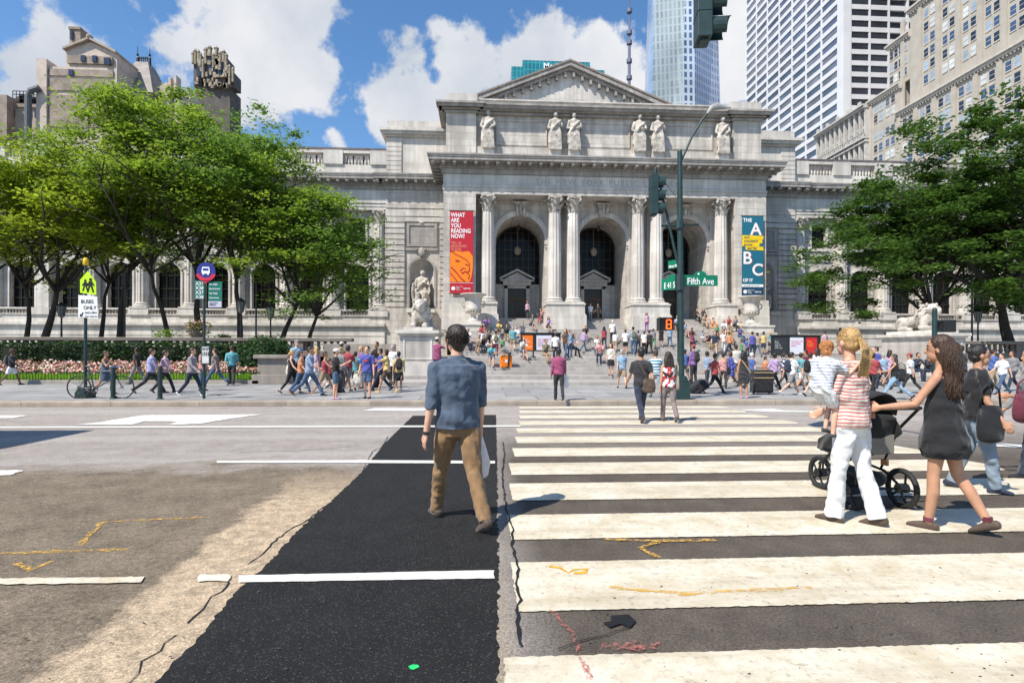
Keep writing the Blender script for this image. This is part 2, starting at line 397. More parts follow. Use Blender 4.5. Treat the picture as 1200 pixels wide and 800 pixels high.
# library terrace and steps
bm = BM()
xs0, xs1 = -7.2, 30.5
for (y, z) in [(23.8, .29), (26.6, .45)]: box(bm, xs0, xs1, y, 58, SW-.1 if z < .3 else .29, z)
for i in range(5): box(bm, xs0+.0, xs1, 28.0+.5*i, 58, .45+.17*i, .45+.17*(i+1))
tag(mk('lower_steps', bm, GRANITE, bevel=.012), kind='structure')
bm = BM()
for i in range(12): box(bm, -1.9, 23.2, 38.5+.375*i, 58, 1.30+.1708*i, 1.30+.1708*(i+1))
tag(mk('main_steps', bm, GRANITE, bevel=.012), kind='structure')
bm = BM()
for i in range(7): box(bm, XC-13.2, XC+13.2, 46.2+.3*i, 58, 3.35+.1643*i, 3.35+.1643*(i+1))
tag(mk('portico_steps', bm, GRANITE), kind='structure')
# terraces left and right of the steps
for a, b_ in ((-90, xs0), (xs1, 110)):
    bm = BM(); box(bm, a, b_, 31.3, 58, .14, 1.3)
    tag(mk('terrace', bm, PAVE), kind='structure')

# ---- fresh asphalt patch
def ragged(pts, amp=.03, step=.07, seed=1):
    rnd = random.Random(seed); out = []
    for i, p in enumerate(pts):
        q = pts[(i+1) % len(pts)]; n = max(1, int((q-p).length/step))
        for k in range(n):
            v = p.lerp(q, k/n); out.append(Vector((v.x + rnd.uniform(-amp, amp), v.y + rnd.uniform(-amp, amp)*.8, v.z)))
    return out
def sheet(name, pts, z, m, rag=0, seed=1, st=0):
    if rag: pts = ragged(pts, rag, st or max(.05, rag*1.6), seed)
    bm = BM(); A = [bm.verts.new((p.x, p.y, z)) for p in pts]
    f = bm.faces.new(A); bmesh.ops.triangulate(bm, faces=[f])
    o = mk(name, bm, m, fix=False)
    # faces up
    if o.data.polygons and o.data.polygons[0].normal.z < 0: o.data.flip_normals()
    return tag(o, kind='structure')
BLK = mat('asphalt_new', (.0125, .012, .012), .7, .35, 3.5, bump=1.0, bscale=150, spec=.35)
def add_specks(m, scale=240, thr=.80, col=(.22, .21, .2)):
    nt = m.node_tree; N = nt.nodes; L = nt.links; b = N['Principled BSDF']
    src = b.inputs['Base Color'].links[0].from_socket
    g = N.new('ShaderNodeNewGeometry'); v = N.new('ShaderNodeTexVoronoi'); v.inputs['Scale'].default_value = scale; L.new(g.outputs['Position'], v.inputs['Vector'])
    sc = N.new('ShaderNodeSeparateColor'); L.new(v.outputs['Color'], sc.inputs[0])
    r = N.new('ShaderNodeMapRange'); r.inputs['From Min'].default_value = thr; r.inputs['From Max'].default_value = thr+.04; L.new(sc.outputs[0], r.inputs['Value'])
    x = N.new('ShaderNodeMix'); x.data_type = 'RGBA'; L.new(r.outputs[0], x.inputs[0]); L.new(src, x.inputs[6]); x.inputs[7].default_value = (*col, 1)
    L.new(x.outputs[2], b.inputs['Base Color'])
add_specks(BLK, 120, .9, (.06, .058, .055))
pp = [(484,487),(581,486),(582,520),(583,600),(584,700),(583,830),(150,830),(185,795),(235,745),(270,700),(310,665),(350,620),(385,590),(425,552),(450,520)]
sheet('fresh_asphalt', [G(*p) for p in pp], .004, BLK, .014, 3, .035)
CRK = mat('crack_tar', (.012, .011, .010), .8)
def ribbon(name, pix, w, z, m, seed=1, jit=.01, kind='structure'):
    rnd = random.Random(seed); P = [G(*p) for p in pix]; Q = []
    for i in range(len(P)-1):
        n = max(1, int((P[i+1]-P[i]).length/.06))
        for k in range(n): Q.append(P[i].lerp(P[i+1], k/n))
    Q.append(P[-1]); Q = [q + Vector((rnd.uniform(-jit, jit), rnd.uniform(-jit, jit), 0)) for q in Q]
    bm = BM(); pr = None
    for i, q in enumerate(Q):
        d = (Q[min(i+1, len(Q)-1)]-Q[max(i-1, 0)]).normalized(); nn = Vector((-d.y, d.x, 0))*(w*rnd.uniform(.4, 1.3)/2)
        a, b = bm.verts.new((q.x+nn.x, q.y+nn.y, z)), bm.verts.new((q.x-nn.x, q.y-nn.y, z))
        if pr: bm.faces.new((pr[0], a, b, pr[1]))
        pr = (a, b)
    o = mk(name, bm, m, fix=False)
    if o.data.polygons[0].normal.z < 0: o.data.flip_normals()
    return tag(o, kind=kind)
ribbon('road_crack', [(589,518),(591,532),(588,555),(590,570),(593,600),(601,618),(600,640),(607,665),(605,690),(609,705),(606,725),(611,760)], .016, .0165, CRK, 2)
ribbon('road_crack', [(455,511),(447,524),(436,529),(426,550),(420,560),(408,570),(400,586),(378,594),(360,610),(340,620),(318,637),(305,652),(290,661)], .013, .0045, CRK, 3)
ribbon('road_crack', [(270,682),(262,693),(245,700),(238,714),(220,731)], .012, .0045, CRK, 4)
ribbon('road_crack', [(205,745),(190,755),(186,764),(168,775),(160,790),(150,800)], .010, .0045, CRK, 5)
ribbon('road_crack', [(280,530),(350,528),(430,522)], .012, .0045, CRK, 6)
# ---- painted markings
def paint_mat(name, col, wear=.45, dirt=.3):
    m = bpy.data.materials.new(name); m.use_nodes = True; nt = m.node_tree; N = nt.nodes; L = nt.links
    b = N['Principled BSDF']; b.inputs['Roughness'].default_value = .7; b.inputs['Specular IOR Level'].default_value = .3
    g = N.new('ShaderNodeNewGeometry')
    def noi(sc, det, ro=.6, mp=(1, 1, 1)):
        q = N.new('ShaderNodeMapping'); q.inputs['Scale'].default_value = mp; L.new(g.outputs['Position'], q.inputs[0])
        n = N.new('ShaderNodeTexNoise'); n.inputs['Scale'].default_value = sc; n.inputs['Detail'].default_value = det; n.inputs['Roughness'].default_value = ro
        L.new(q.outputs[0], n.inputs['Vector']); return n.outputs['Fac']
    def mr(v, a, c, d=0, e=1):
        r = N.new('ShaderNodeMapRange'); r.inputs['From Min'].default_value = a; r.inputs['From Max'].default_value = c
        r.inputs['To Min'].default_value = d; r.inputs['To Max'].default_value = e; L.new(v, r.inputs['Value']); return r.outputs[0]
    def mix(f, a, c):
        n = N.new('ShaderNodeMix'); n.data_type = 'RGBA'
        for i, v in ((0, f), (6, a), (7, c)):
            if isinstance(v, tuple): n.inputs[i].default_value = (*v, 1)
            else: L.new(v, n.inputs[i])
        return n.outputs[2]
    f = mix(mr(noi(2.5, 9, .75), .42, .68, 0, dirt), tuple(col), (col[0]*.66, col[1]*.58, col[2]*.42)); f = mix(mr(noi(1.5, 7, .7, (.16, 1.5, 1)), .50, .66, 0, dirt*.8), f, (col[0]*.60, col[1]*.54, col[2]*.44)); f = mix(mr(noi(7, 9, .8, (.5, 1, 1)), .60, .64, 0, dirt*.8), f, (.17, .15, .125))
    f = mix(mr(noi(26, 8, .8, (1, .8, 1)), .62-.08*wear, .70, 0, .85), f, (.20, .175, .15))
    f = mix(mr(noi(90, 3, .8), .60, .72, 0, .5), f, (.35, .30, .24))
    L.new(f, b.inputs['Base Color'])
    bp = N.new('ShaderNodeBump'); bp.inputs['Strength'].default_value = .4; bp.inputs['Distance'].default_value = .006
    L.new(noi(150, 3), bp.inputs['Height']); L.new(bp.outputs[0], b.inputs['Normal'])
    return m
PNT = paint_mat('crossing_paint', (.64, .59, .48), 1.1, .8)
PNTN = paint_mat('fresh_paint', (.66, .65, .61), .5, .35)
PNTF = paint_mat('lane_paint', (.72, .70, .66), .35, .2)
bars = [(1.0,1.55,588),(2.08,2.83,596),(3.33,4.11,603),(4.61,5.31,597),(5.83,6.59,599),(7.05,7.80,598),(8.29,9.03,602),(9.52,10.25,605),(10.7,11.4,606),(11.88,12.6,609),(13.05,13.75,609),(14.2,14.9,609),(15.35,15.95,609)]
tanp = tan(PSI)
for i, (d0, d1, px) in enumerate(bars):
    xn = (px-600)/FPX
    xl = (sin(PSI)+xn*cos(PSI))*(d0+d1)/2; xr = 6.95 + .15*random.random()
    y0, y1 = d0/cos(PSI)-xl*tanp, d1/cos(PSI)-xl*tanp
    P = [Vector((xl, y0, 0)), Vector((xr if d1 > 2 else 6, y0, 0)), Vector((xr+.12, (y0+y1)/2, 0)), Vector((xr, y1, 0)), Vector((xl, y1, 0))]
    sheet('crossing_bar', P, .009, PNT, .007, 20+i, .022)
def pxsheet(name, pix, z, m, rag=0, seed=1): return sheet(name, [G(*p) for p in pix], z, m, rag, seed)
pxsheet('lane_line', [(-40,500.2),(610,498.6),(610,500.4),(-40,502.2)], .011, PNTN, 0)
pxsheet('lane_line', [(254,540.2),(425,539.6),(580,540.6),(580,543.6),(425,543),(254,543)], .011, PNTN, .004)
pxsheet('lane_line', [(280,675.5),(579,669.3),(579,679),(280,683.5)], .011, PNTN, .005)
pxsheet('lane_line', [(235,674.5),(272,674),(266,682),(231,682.5)], .011, PNT, .012)
pxsheet('lane_line', [(-30,679),(168,677),(163,684),(-30,686.5)], .011, PNT, .012)
pxsheet('lane_line', [(-20,551.5),(28,551.5),(14,557),(-20,558)], .011, PNTF, .02)
pxsheet('bus_lane_letters', [(89,497.6),(118,495),(140,491),(168,486.8),(308,485.7),(272,490.5),(235,496.6),(204,498),(200,497),(208,494),(170,493.8),(155,497.4),(140,498)], .011, PNTF, .03)
pxsheet('bus_lane_letters', [(-30,486.5),(34,487),(14,490.2),(-30,490.6)], .011, PNTF, .03)
pxsheet('bus_lane_letters', [(424,481.5),(440,478.4),(500,478.6),(497,481.8)], .011, PNTF, .03)
pxsheet('lane_arrow', [(862,480.5),(905,479),(918,481),(1000,483),(905,483)], .011, PNTF, .03)
pxsheet('lane_arrow', [(1130,517),(1215,523),(1215,526),(1130,521)], .011, PNTF, .02)
YEL = mat('survey_paint_orange', (.75, .36, .03), .7, .35, 20)
RED = mat('survey_paint_red', (.42, .16, .13), .8, .4, 12)
GRN = mat('survey_paint_green', (.02, .55, .14), .6)
ribbon('survey_mark', [(643,665),(655,667),(666,673),(672,669),(688,668),(684,672),(672,673)], .035, .013, YEL, 5, .006)
def faded(name, col, thr=.5):
    m = mat(name, col, .8, .2, 12); nt = m.node_tree; N = nt.nodes; L = nt.links; b = N['Principled BSDF']
    g = N.new('ShaderNodeNewGeometry'); n = N.new('ShaderNodeTexNoise'); n.inputs['Scale'].default_value = 28; n.inputs['Detail'].default_value = 6; n.inputs['Roughness'].default_value = .8
    L.new(g.outputs['Position'], n.inputs['Vector']); r = N.new('ShaderNodeMapRange'); r.inputs['From Min'].default_value = thr-.06; r.inputs['From Max'].default_value = thr+.08
    L.new(n.outputs['Fac'], r.inputs['Value']); L.new(r.outputs[0], b.inputs['Alpha']); return m
FY = faded('faded_orange', (.62, .36, .07), .5); FR = faded('faded_red', (.45, .14, .12), .54)
ribbon('survey_mark', [(708,633),(760,635),(842,634)], .05, .013, FY, 6)
ribbon('survey_mark', [(774,634),(752,643),(762,650),(775,655)], .05, .0135, FY, 7)
ribbon('survey_mark', [(715,690),(800,697),(950,690)], .05, .013, FY, 8)
ribbon('survey_mark', [(0,649),(70,646),(150,644)], .06, .0048, FY, 9)
ribbon('survey_mark', [(20,660),(35,668),(62,658)], .05, .005, FY, 10)
ribbon('survey_mark', [(92,640),(120,612),(240,606)], .05, .005, FY, 11)
ribbon('survey_mark', [(705,758),(775,760)], .09, .013, FR, 12)
ribbon('survey_mark', [(645,716),(672,745),(690,800)], .03, .013, FR, 13)
pxsheet('survey_dot', [(479,782),(483,779.5),(490,780),(491,783),(485,785.5),(480,785)], .0075, GRN, .004)
TAR = mat('tar_blot', (.01, .01, .01), .5)
pxsheet('tar_blot', [(707,731),(716,729),(718,723),(735,722),(744,729),(738,737),(728,732),(716,738)], .0125, TAR, .01, 4)
ribbon('tar_crack', [(738,737),(712,745),(690,750),(655,762)], .008, .0125, TAR, 14)
rnd = random.Random(5)
bm = BM()
for i in range(170):     # loose chippings, gum and grit on the road
    p = G(rnd.uniform(0, 1200), 520+280*rnd.random()**.6)
    r = rnd.uniform(.002, .007)
    bmesh.ops.create_icosphere(bm, subdivisions=1, radius=r, matrix=Matrix.Translation((p.x, p.y, .012)) @ Matrix.Diagonal((1.6, 1, .35, 1)))
tag(mk('grit', bm, mat('grit', (.06, .05, .045), .8, .6, 9)), 'dark grit and gum specks scattered over the near roadway', 'grit', kind='stuff')

# ================================================================== LIBRARY
LIB = wempty('library_building', (XC, 46, 3.35), 'white marble columned library with three arched doorways behind wide steps', 'building')
def cornice(bm, x0, x1, y, z0, z1, ov, back=2.0, mod=.62, sides=True, yb=None):
    """a projecting cornice: mouldings, modillions and dentils along the front (and returns)"""
    h = z1-z0; sx = 1 if sides else 0
    lay = [(0.00, .30, .10), (.30, .42, .22), (.62, .80, .92), (.80, .90, .96), (.90, 1.0, 1.0)]
    yb = yb if yb is not None else y+back
    for a, b, o in lay: box(bm, x0-ov*o*sx, x1+ov*o*sx, y-ov*o, yb, z0+h*a, z0+h*b - .002)
    box(bm, x0-ov*.25*sx, x1+ov*.25*sx, y-ov*.25, yb, z0+h*.42, z0+h*.62)
    n = int((x1-x0+2*ov*sx*.7)/mod); 
    xa = x0-ov*.75*sx+.1; xb = x1+ov*.75*sx-.1
    for i in range(n+1):
        x = xa + (xb-xa)*i/n; box(bm, x-.13, x+.13, y-ov*.86, y-ov*.25-.003, z0+h*.45, z0+h*.62-.003)
    n = int((x1-x0)/.27)
    for i in range(n):
        x = x0 + (i+.5)*(x1-x0)/n; box(bm, x-.07, x+.07, y-ov*.22-.12, y-ov*.22+.02, z0+h*.31, z0+h*.41)
    if sides:
        m = int((yb-y)/mod)
        for i in range(m):
            yy = y + (i+.3)*mod
            for sgn, xx in ((-1, x0), (1, x1)):
                a, b = sorted((xx+sgn*ov*.86, xx+sgn*(ov*.25+.003))); box(bm, a, b, yy-.13, yy+.13, z0+h*.45, z0+h*.62-.003)
def arch_wall(bm, x0, x1, y0, y1, z0, z1, ops, seg=20):
    """wall with arched openings ops=[(cx, r, zb, zs)]; the openings run through the full depth"""
    x = x0
    for cx, r, zb, zs in sorted(ops):
        box(bm, x, cx-r, y0, y1, z0, z1)
        if zb > z0: box(bm, cx-r, cx+r, y0, y1, z0, zb)
        arc = [(cx-r*cos(pi*k/seg), zs+r*sin(pi*k/seg)) for k in range(seg+1)]
        for k in range(seg):
            (xa, za), (xb, zb2) = arc[k], arc[k+1]
            prism(bm, [(xa, za), (xb, zb2), (xb, z1), (xa, z1)], y0, y1)
        x = cx+r
    box(bm, x, x1, y0, y1, z0, z1)
def archivolt(bm, cx, zs, r0, r1, y0, y1, seg=24, a0=0, a1=pi):
    for k in range(seg):
        a, b = a0+(a1-a0)*k/seg, a0+(a1-a0)*(k+1)/seg
        prism(bm, [(cx-r0*cos(a), zs+r0*sin(a)), (cx-r0*cos(b), zs+r0*sin(b)), (cx-r1*cos(b), zs+r1*sin(b)), (cx-r1*cos(a), zs+r1*sin(a))], y0, y1)
def leaf(bm, p, d, h, w, curl):
    """acanthus leaf: p base, d outward"""
    s = Vector((-d.y, d.x, 0)); prev = None
    for t, o, ww in ((0, 0, .8), (.35, .02, 1), (.7, .06, .95), (.92, .16, .7), (1.0, .26, .4), (.9, .30, .15)):
        c = p + d*(o*curl*3.2) + Vector((0, 0, h*t)); a, m_, b = c-s*w*ww/2, c+d*.03*ww, c+s*w*ww/2
        cur = [bm.verts.new(v) for v in (a, m_, b)]
        if prev: bm.faces.new((prev[0], prev[1], cur[1], cur[0])); bm.faces.new((prev[1], prev[2], cur[2], cur[1]))
        prev = cur
def capital(bm, cx, cy, z0, z1, r):
    h = z1-z0
    lathe(bm, cx, cy, [(r, z0), (r*1.08, z0+.03), (r*1.08, z0+.08), (r*.98, z0+.1), (r*1.0, z0+h*.5), (r*1.2, z0+h*.8), (r*1.4, z0+h*.88)], 20)
    c = r*1.62
    # concave abacus
    pts = []
    for q in range(4):
        a = pi/4+q*pi/2
        for dd in (-.07, .07): pts.append((cx+cos(a+dd)*c*1.0, cy+sin(a+dd)*c*1.0))
        am = a+pi/4; pts.append((cx+cos(am)*c*.62*1.12, cy+sin(am)*c*.62*1.12))
    prism(bm, pts, z1-h*.11, z1, 'z')
    for k in range(8):
        a = 2*pi*k/8; d = Vector((cos(a), sin(a), 0)); leaf(bm, Vector((cx, cy, z0+.1))+d*r*1.02, d, h*.36, r*.72, r)
        a += pi/8; d = Vector((cos(a), sin(a), 0)); leaf(bm, Vector((cx, cy, z0+.1))+d*r*1.0, d, h*.62, r*.62, r*1.1)
    for q in range(4):
        a = pi/4+q*pi/2; d = Vector((cos(a), sin(a), 0)); s = Vector((-d.y, d.x, 0))
        for sg in (-1, 1):
            ctr = Vector((cx, cy, z1-h*.26))+d*r*1.32+s*sg*.05
            pts = [ctr + (d*cos(t) + Vector((0, 0, 1))*sin(t))*(h*.13*(1-t/14)) for t in [i*.55 for i in range(14)]]
            tube(bm, pts, [.05]*14, 5)
        ball(bm, Vector((cx, cy, z1-h*.16))+Vector((cos(a+pi/4), sin(a+pi/4), 0))*r*1.28, h*.07, 6, 5)
def column(cx, cy, z0, z1, r, parent, full=True, name='column'):
    """Corinthian column: base, fluted shaft with entasis, capital"""
    zb = z0+r*1.0; zc = z1-r*2.35
    bm = BM(); n = 48
    prof = [(r*1.0, zb), (r*1.0, zb+(zc-zb)*.33), (r*.955, zb+(zc-zb)*.66), (r*.86, zc)]
    rings = []
    for rr, z in prof:
        rings.append([bm.verts.new((cx+cos(2*pi*k/n)*rr*(1 if k % 4 in (0, 1) else .93), cy+sin(2*pi*k/n)*rr*(1 if k % 4 in (0, 1) else .93), z)) for k in range(n)])
    for i in range(3):
        for k in range(n): bm.faces.new((rings[i][k], rings[i][(k+1) % n], rings[i+1][(k+1) % n], rings[i+1][k]))
    bm.faces.new(rings[0][::-1]); bm.faces.new(rings[-1])
    o = mk(name, bm, MARBLE2, parent)
    bm = BM(); lathe(bm, cx, cy, [(r*1.34, z0), (r*1.34, z0+r*.28), (r*1.30, z0+r*.30), (r*1.36, z0+r*.42), (r*1.25, z0+r*.56), (r*1.12, z0+r*.6), (r*1.12, z0+r*.68), (r*1.2, z0+r*.78), (r*1.15, z0+r*.9), (r*1.02, z0+r*1.0)], 28)
    box(bm, cx-r*1.42, cx+r*1.42, cy-r*1.42, cy+r*1.42, z0-.02, z0+r*.26)
    mk('base', bm, MARBLE2, o, smooth=False)
    bm = BM(); capital(bm, cx, cy, zc, z1, r*.86); mk('capital', bm, CARVED, o, fix=False)
    return o

YF = 46.0
# --- pavilion body
bm = BM()
for s in (-1, 1):
    a, b = sorted((XC+s*10.95, XC+s*13.6))
    box(bm, a, b, YF+.02, 60, 4.7, 14.6)                                       # banner piers
    a, b = sorted((XC+s*10.95, XC+s*10.6)); 
arch_wall(bm, XC-10.94, XC+10.94, 48.0, 52.0, 4.52, 14.6, [(XC-7.15, 2.1, 4.52, 11.2), (XC, 2.1, 4.52, 11.2), (XC+7.15, 2.1, 4.52, 11.2)], 28)
box(bm, XC-10.94, XC+10.94, 52.0, 60, 13.35, 14.6)
mk('portico_wall', bm, MARBLE, LIB)
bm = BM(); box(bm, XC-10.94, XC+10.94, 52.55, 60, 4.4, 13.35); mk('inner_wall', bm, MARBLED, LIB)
bm = BM()
for c in (-7.15, 0, 7.15):
    archivolt(bm, XC+c, 11.2, 2.1, 2.32, 47.86, 48.05); archivolt(bm, XC+c, 11.2, 2.32, 2.5, 47.80, 48.05)
    for s in (-1, 1):
        a, b = sorted((XC+c+s*2.08, XC+c+s*2.75)); box(bm, a, b, 47.78, 51.9, 10.85, 11.2); box(bm, a+.04*s*(s > 0), b-.04*(s < 0), 47.86, 51.9, 10.62, 10.85)
mk('archivolt', bm, MARBLE2, LIB)
for c in (-7.15, 0, 7.15):
    bm = BM(); X_ = XC+c
    prism(bm, [(X_-.32, 13.2), (X_+.32, 13.2), (X_+.48, 14.25), (X_-.48, 14.25)], 47.5, 48.0)
    box(bm, X_-.6, X_+.6, 47.42, 48, 14.25, 14.4)
    for dx in (-.25, 0, .25): tube(bm, [(X_+dx, 47.48, 13.3), (X_+dx*1.3, 47.4, 13.8), (X_+dx*1.5, 47.45, 14.2)], [.08, .13, .07], 6)
    mk('keystone', bm, CARVED, LIB)
    # lantern hanging in the vault
    bm = BM(); tube(bm, [(X_, 49.6, 13.25), (X_, 49.6, 12.9)], [.02, .02], 5); lathe(bm, X_, 49.6, [(.05, 12.9), (.16, 12.8), (.14, 12.5), (.04, 12.4)], 8); mk('lantern', bm, BRONZE, LIB)
# niches and panels on the inner reveals
# --- pedestals
def pedestal(x0, x1):
    bm = BM()
    box(bm, x0-.12, x1+.12, 45.2, 48.1, 3.36, 4.62); box(bm, x0-.05, x1+.05, 45.27, 48.05, 4.62, 4.74)
    box(bm, x0, x1, 45.36, 48.02, 4.74, 5.46); box(bm, x0-.06, x1+.06, 45.28, 48.03, 5.46, 5.6)
    mk('column_pedestal', bm, MARBLE2, LIB, bevel=.02)
for s in (-1, 1):
    a, b = sorted((XC+s*2.0, XC+s*5.1)); pedestal(a, b)
    a, b = sorted((XC+s*9.2, XC+s*10.9)); pedestal(a, b)
    a, b = sorted((XC+s*11.15, XC+s*13.7))
    bm = BM(); box(bm, a, b, 45.56, 60, 3.36, 4.66); box(bm, a+.0, b, 45.6, 60, 4.66, 5.5); box(bm, a, b, 45.7, 60, 5.5, 6.0)
    mk('corner_base', bm, MARBLE2, LIB, bevel=.02)
for off in (-9.95, -4.35, -2.75, 2.75, 4.35, 9.95): column(XC+off, 46.65, 5.6, 14.6, .56, LIB)
for off in (-9.95, -4.35, -2.75, 2.75, 4.35, 9.95):
    bm = BM(); box(bm, XC+off-.5, XC+off+.5, 47.7, 48.02, 5.6, 14.6); mk('pilaster', bm, MARBLE2, LIB)
# --- entablature and cornice
bm = BM()
for (z0, z1, y) in ((14.6, 14.86, 46.08), (14.86, 15.12, 46.03), (15.12, 15.3, 45.95), (15.3, 16.2, 46.09)):
    box(bm, XC-13.62-(.05 if y < 46.05 else 0), XC+13.62+(.05 if y < 46.05 else 0), y, 60, z0, z1-.002)
mk('entablature', bm, MARBLE2, LIB)
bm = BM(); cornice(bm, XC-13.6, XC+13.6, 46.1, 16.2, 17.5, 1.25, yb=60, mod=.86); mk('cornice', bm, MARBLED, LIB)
t = text('inscription', 'THE NEW YORK PUBLIC LIBRARY', (XC, 46.085, 15.5), .62, mat('cut_letters', (.34, .315, .285), .8), LIB, align='CENTER', ext=.006, spacing=1.35)
# --- attic
bm = BM()
box(bm, XC-13.4, XC+13.4, 46.95, 60, 17.5, 21.4)
for s in (-1, 1):
    a, b = sorted((XC+s*10.95, XC+s*13.45)); box(bm, a, b, 46.6, 60.1, 17.5, 21.4)
box(bm, XC-10.95, XC+10.95, 46.7, 47.0, 17.5, 18.75)
for a, b in ((-9.3, -5.0), (-2.1, 2.1), (5.0, 9.3)):                       # raised inscription panel frames
    for (x0, x1, z0, z1) in ((a, b, 20.95, 21.1), (a, b, 18.95, 19.1), (a, a+.12, 19.1, 20.95), (b-.12, b, 19.1, 20.95)): box(bm, XC+x0, XC+x1, 46.86, 46.96, z0, z1)
mk('attic', bm, MARBLE, LIB)
bm = BM()
for (z0, z1, o) in ((21.4, 21.6, .12), (21.6, 21.75, .3), (21.75, 21.95, .62), (21.95, 22.12, .75)):
    box(bm, XC-13.4-o, XC+13.4+o, 46.75-o, 60, z0, z1-.002)
    for s in (-1, 1):
        a, b = sorted((XC+s*(10.95-o), XC+s*(13.48+o))); box(bm, a, b, 46.55-o, 47, z0, z1-.001)
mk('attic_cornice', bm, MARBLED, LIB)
bm = BM()
for s in (-1, 1):
    a, b = sorted((XC+s*10.85, XC+s*13.45)); box(bm, a, b, 46.6, 60, 22.12, 23.05)
box(bm, XC-10.85, XC+10.85, 46.75, 47.6, 22.12, 22.25); box(bm, XC-10.85, XC+10.85, 46.85, 47.5, 22.25, 22.62); box(bm, XC-10.85, XC+10.85, 46.7, 47.6, 22.62, 22.72)
for i in range(62):
    x = XC-10.7+i*.35; ball(bm, Vector((x, 46.84, 22.43)), (.12, .05, .13), 6, 4)
mk('carved_parapet', bm, MARBLE2, LIB)
# --- side blocks with channelled rustication, niche, tablet
def side_block(s):
    Yb = 51.0; xi, xo = XC+s*13.6, XC+s*19.1; a, b = sorted((xi, xo)); nc = XC+s*15.85
    bm = BM()
    # core with niche (half-round recess)
    arch_wall(bm, a, b, Yb+.12, Yb+1.5, 1.3, 14.6, [(nc, 1.1, 5.3, 8.9)], 20); box(bm, a, b, Yb+1.5, 62, 1.3, 14.6)
    box(bm, a, b, Yb+.06, 62, 14.6, 16.2)
    for q in range(2):       # courses on both flanks of the niche bay
        qa, qb = ((XC+s*17.4, XC+s*19.15), (XC+s*13.6, XC+s*14.25))[q]; qa, qb = sorted((qa, qb))
        for i in range(17):
            z = 5.6+i*.51; box(bm, qa, qb, Yb-.06, Yb+.13, z+.05, z+.47)
    for i in range(2):
        z = 13.3+i*.5; box(bm, a, b, Yb-.05, Yb+.13, z+.05, z+.47)
    box(bm, a-.05, b+.05, Yb-.2, 62, 1.3, 4.0); box(bm, a-.02, b+.02, Yb-.1, Yb+.13, 4.0, 5.55)
    mk('side_block', bm, MARBLE, LIB)
    bm = BM()
    lathe_pts = []
    for k in range(13):
        th = pi*k/12; lathe_pts.append((nc-1.1*cos(th), Yb+.12+1.1*sin(th)))
    for k in range(12):
        (x0, y0), (x1, y1) = lathe_pts[k], lathe_pts[k+1]
        f = [bm.verts.new(v) for v in ((x0, y0, 5.3), (x1, y1, 5.3), (x1, y1, 8.9), (x0, y0, 8.9))]; bm.faces.new(f)
        for j in range(8):
            p0, p1 = (pi/2)*j/8, (pi/2)*(j+1)/8
            def sp(kk, p): t_ = pi*kk/12; return (nc-1.1*cos(t_)*cos(p), Yb+.12+1.1*sin(t_)*cos(p), 8.9+1.1*sin(p))
            bm.faces.new([bm.verts.new(v) for v in (sp(k, p0), sp(k+1, p0), sp(k+1, p1), sp(k, p1))])
    mk('niche', bm, MARBLE2, LIB, fix=False)
    bm = BM(); archivolt(bm, nc, 8.9, 1.1, 1.3, Yb+.02, Yb+.14, 20)
    for sg in (-1, 1):
        x0, x1 = sorted((nc+sg*1.1, nc+sg*1.3)); box(bm, x0, x1, Yb+.02, Yb+.14, 5.6, 8.9)
    box(bm, nc-1.45, nc+1.45, Yb-.03, Yb+.13, 10.75, 11.0)
    box(bm, nc-1.1, nc+1.1, Yb+.0, Yb+.13, 11.3, 13.0)
    for (x0, x1, z0, z1) in ((-1.35, 1.35, 13.0, 13.2), (-1.35, 1.35, 11.1, 11.3), (-1.35, -1.12, 11.3, 13.0), (1.12, 1.35, 11.3, 13.0)): box(bm, nc+x0, nc+x1, Yb-.08, Yb+.13, z0, z1)
    ball(bm, Vector((nc, Yb-.05, 10.6)), (.35, .2, .45), 8, 6); ball(bm, Vector((nc, Yb-.02, 13.25)), (.25, .15, .18), 8, 6)
    for sg in (-1, 1): tube(bm, [(nc, Yb, 10.5), (nc+sg*.4, Yb-.05, 10.9), (nc+sg*.55, Yb, 10.6)], [.1, .09, .04], 6)
    mk('tablet', bm, MARBLED, LIB)
    bm = BM(); cornice(bm, a if s > 0 else a, b, Yb+.05, 16.2, 17.45, 1.0, yb=62, mod=.8); mk('cornice', bm, MARBLED, LIB)
    bm = BM(); box(bm, a+.1, b-.1, Yb+.15, 62, 17.45, 21.0)
    for i in range(8): 
        q = sorted((XC+s*17.7, XC+s*19.06)); box(bm, q[0], q[1], Yb+.05, Yb+.16, 17.6+i*.42, 17.97+i*.42)
    for (z0, z1, o) in ((21.0, 21.2, .1), (21.2, 21.45, .35), (21.45, 21.7, .5)): box(bm, a-o, b+o, Yb+.1-o, 62, z0, z1-.002)
    box(bm, a+.1, b-.1, Yb+.1, 62, 21.7, 22.5)
    mk('block_attic', bm, MARBLE2, LIB)
for s in (-1, 1): side_block(s)
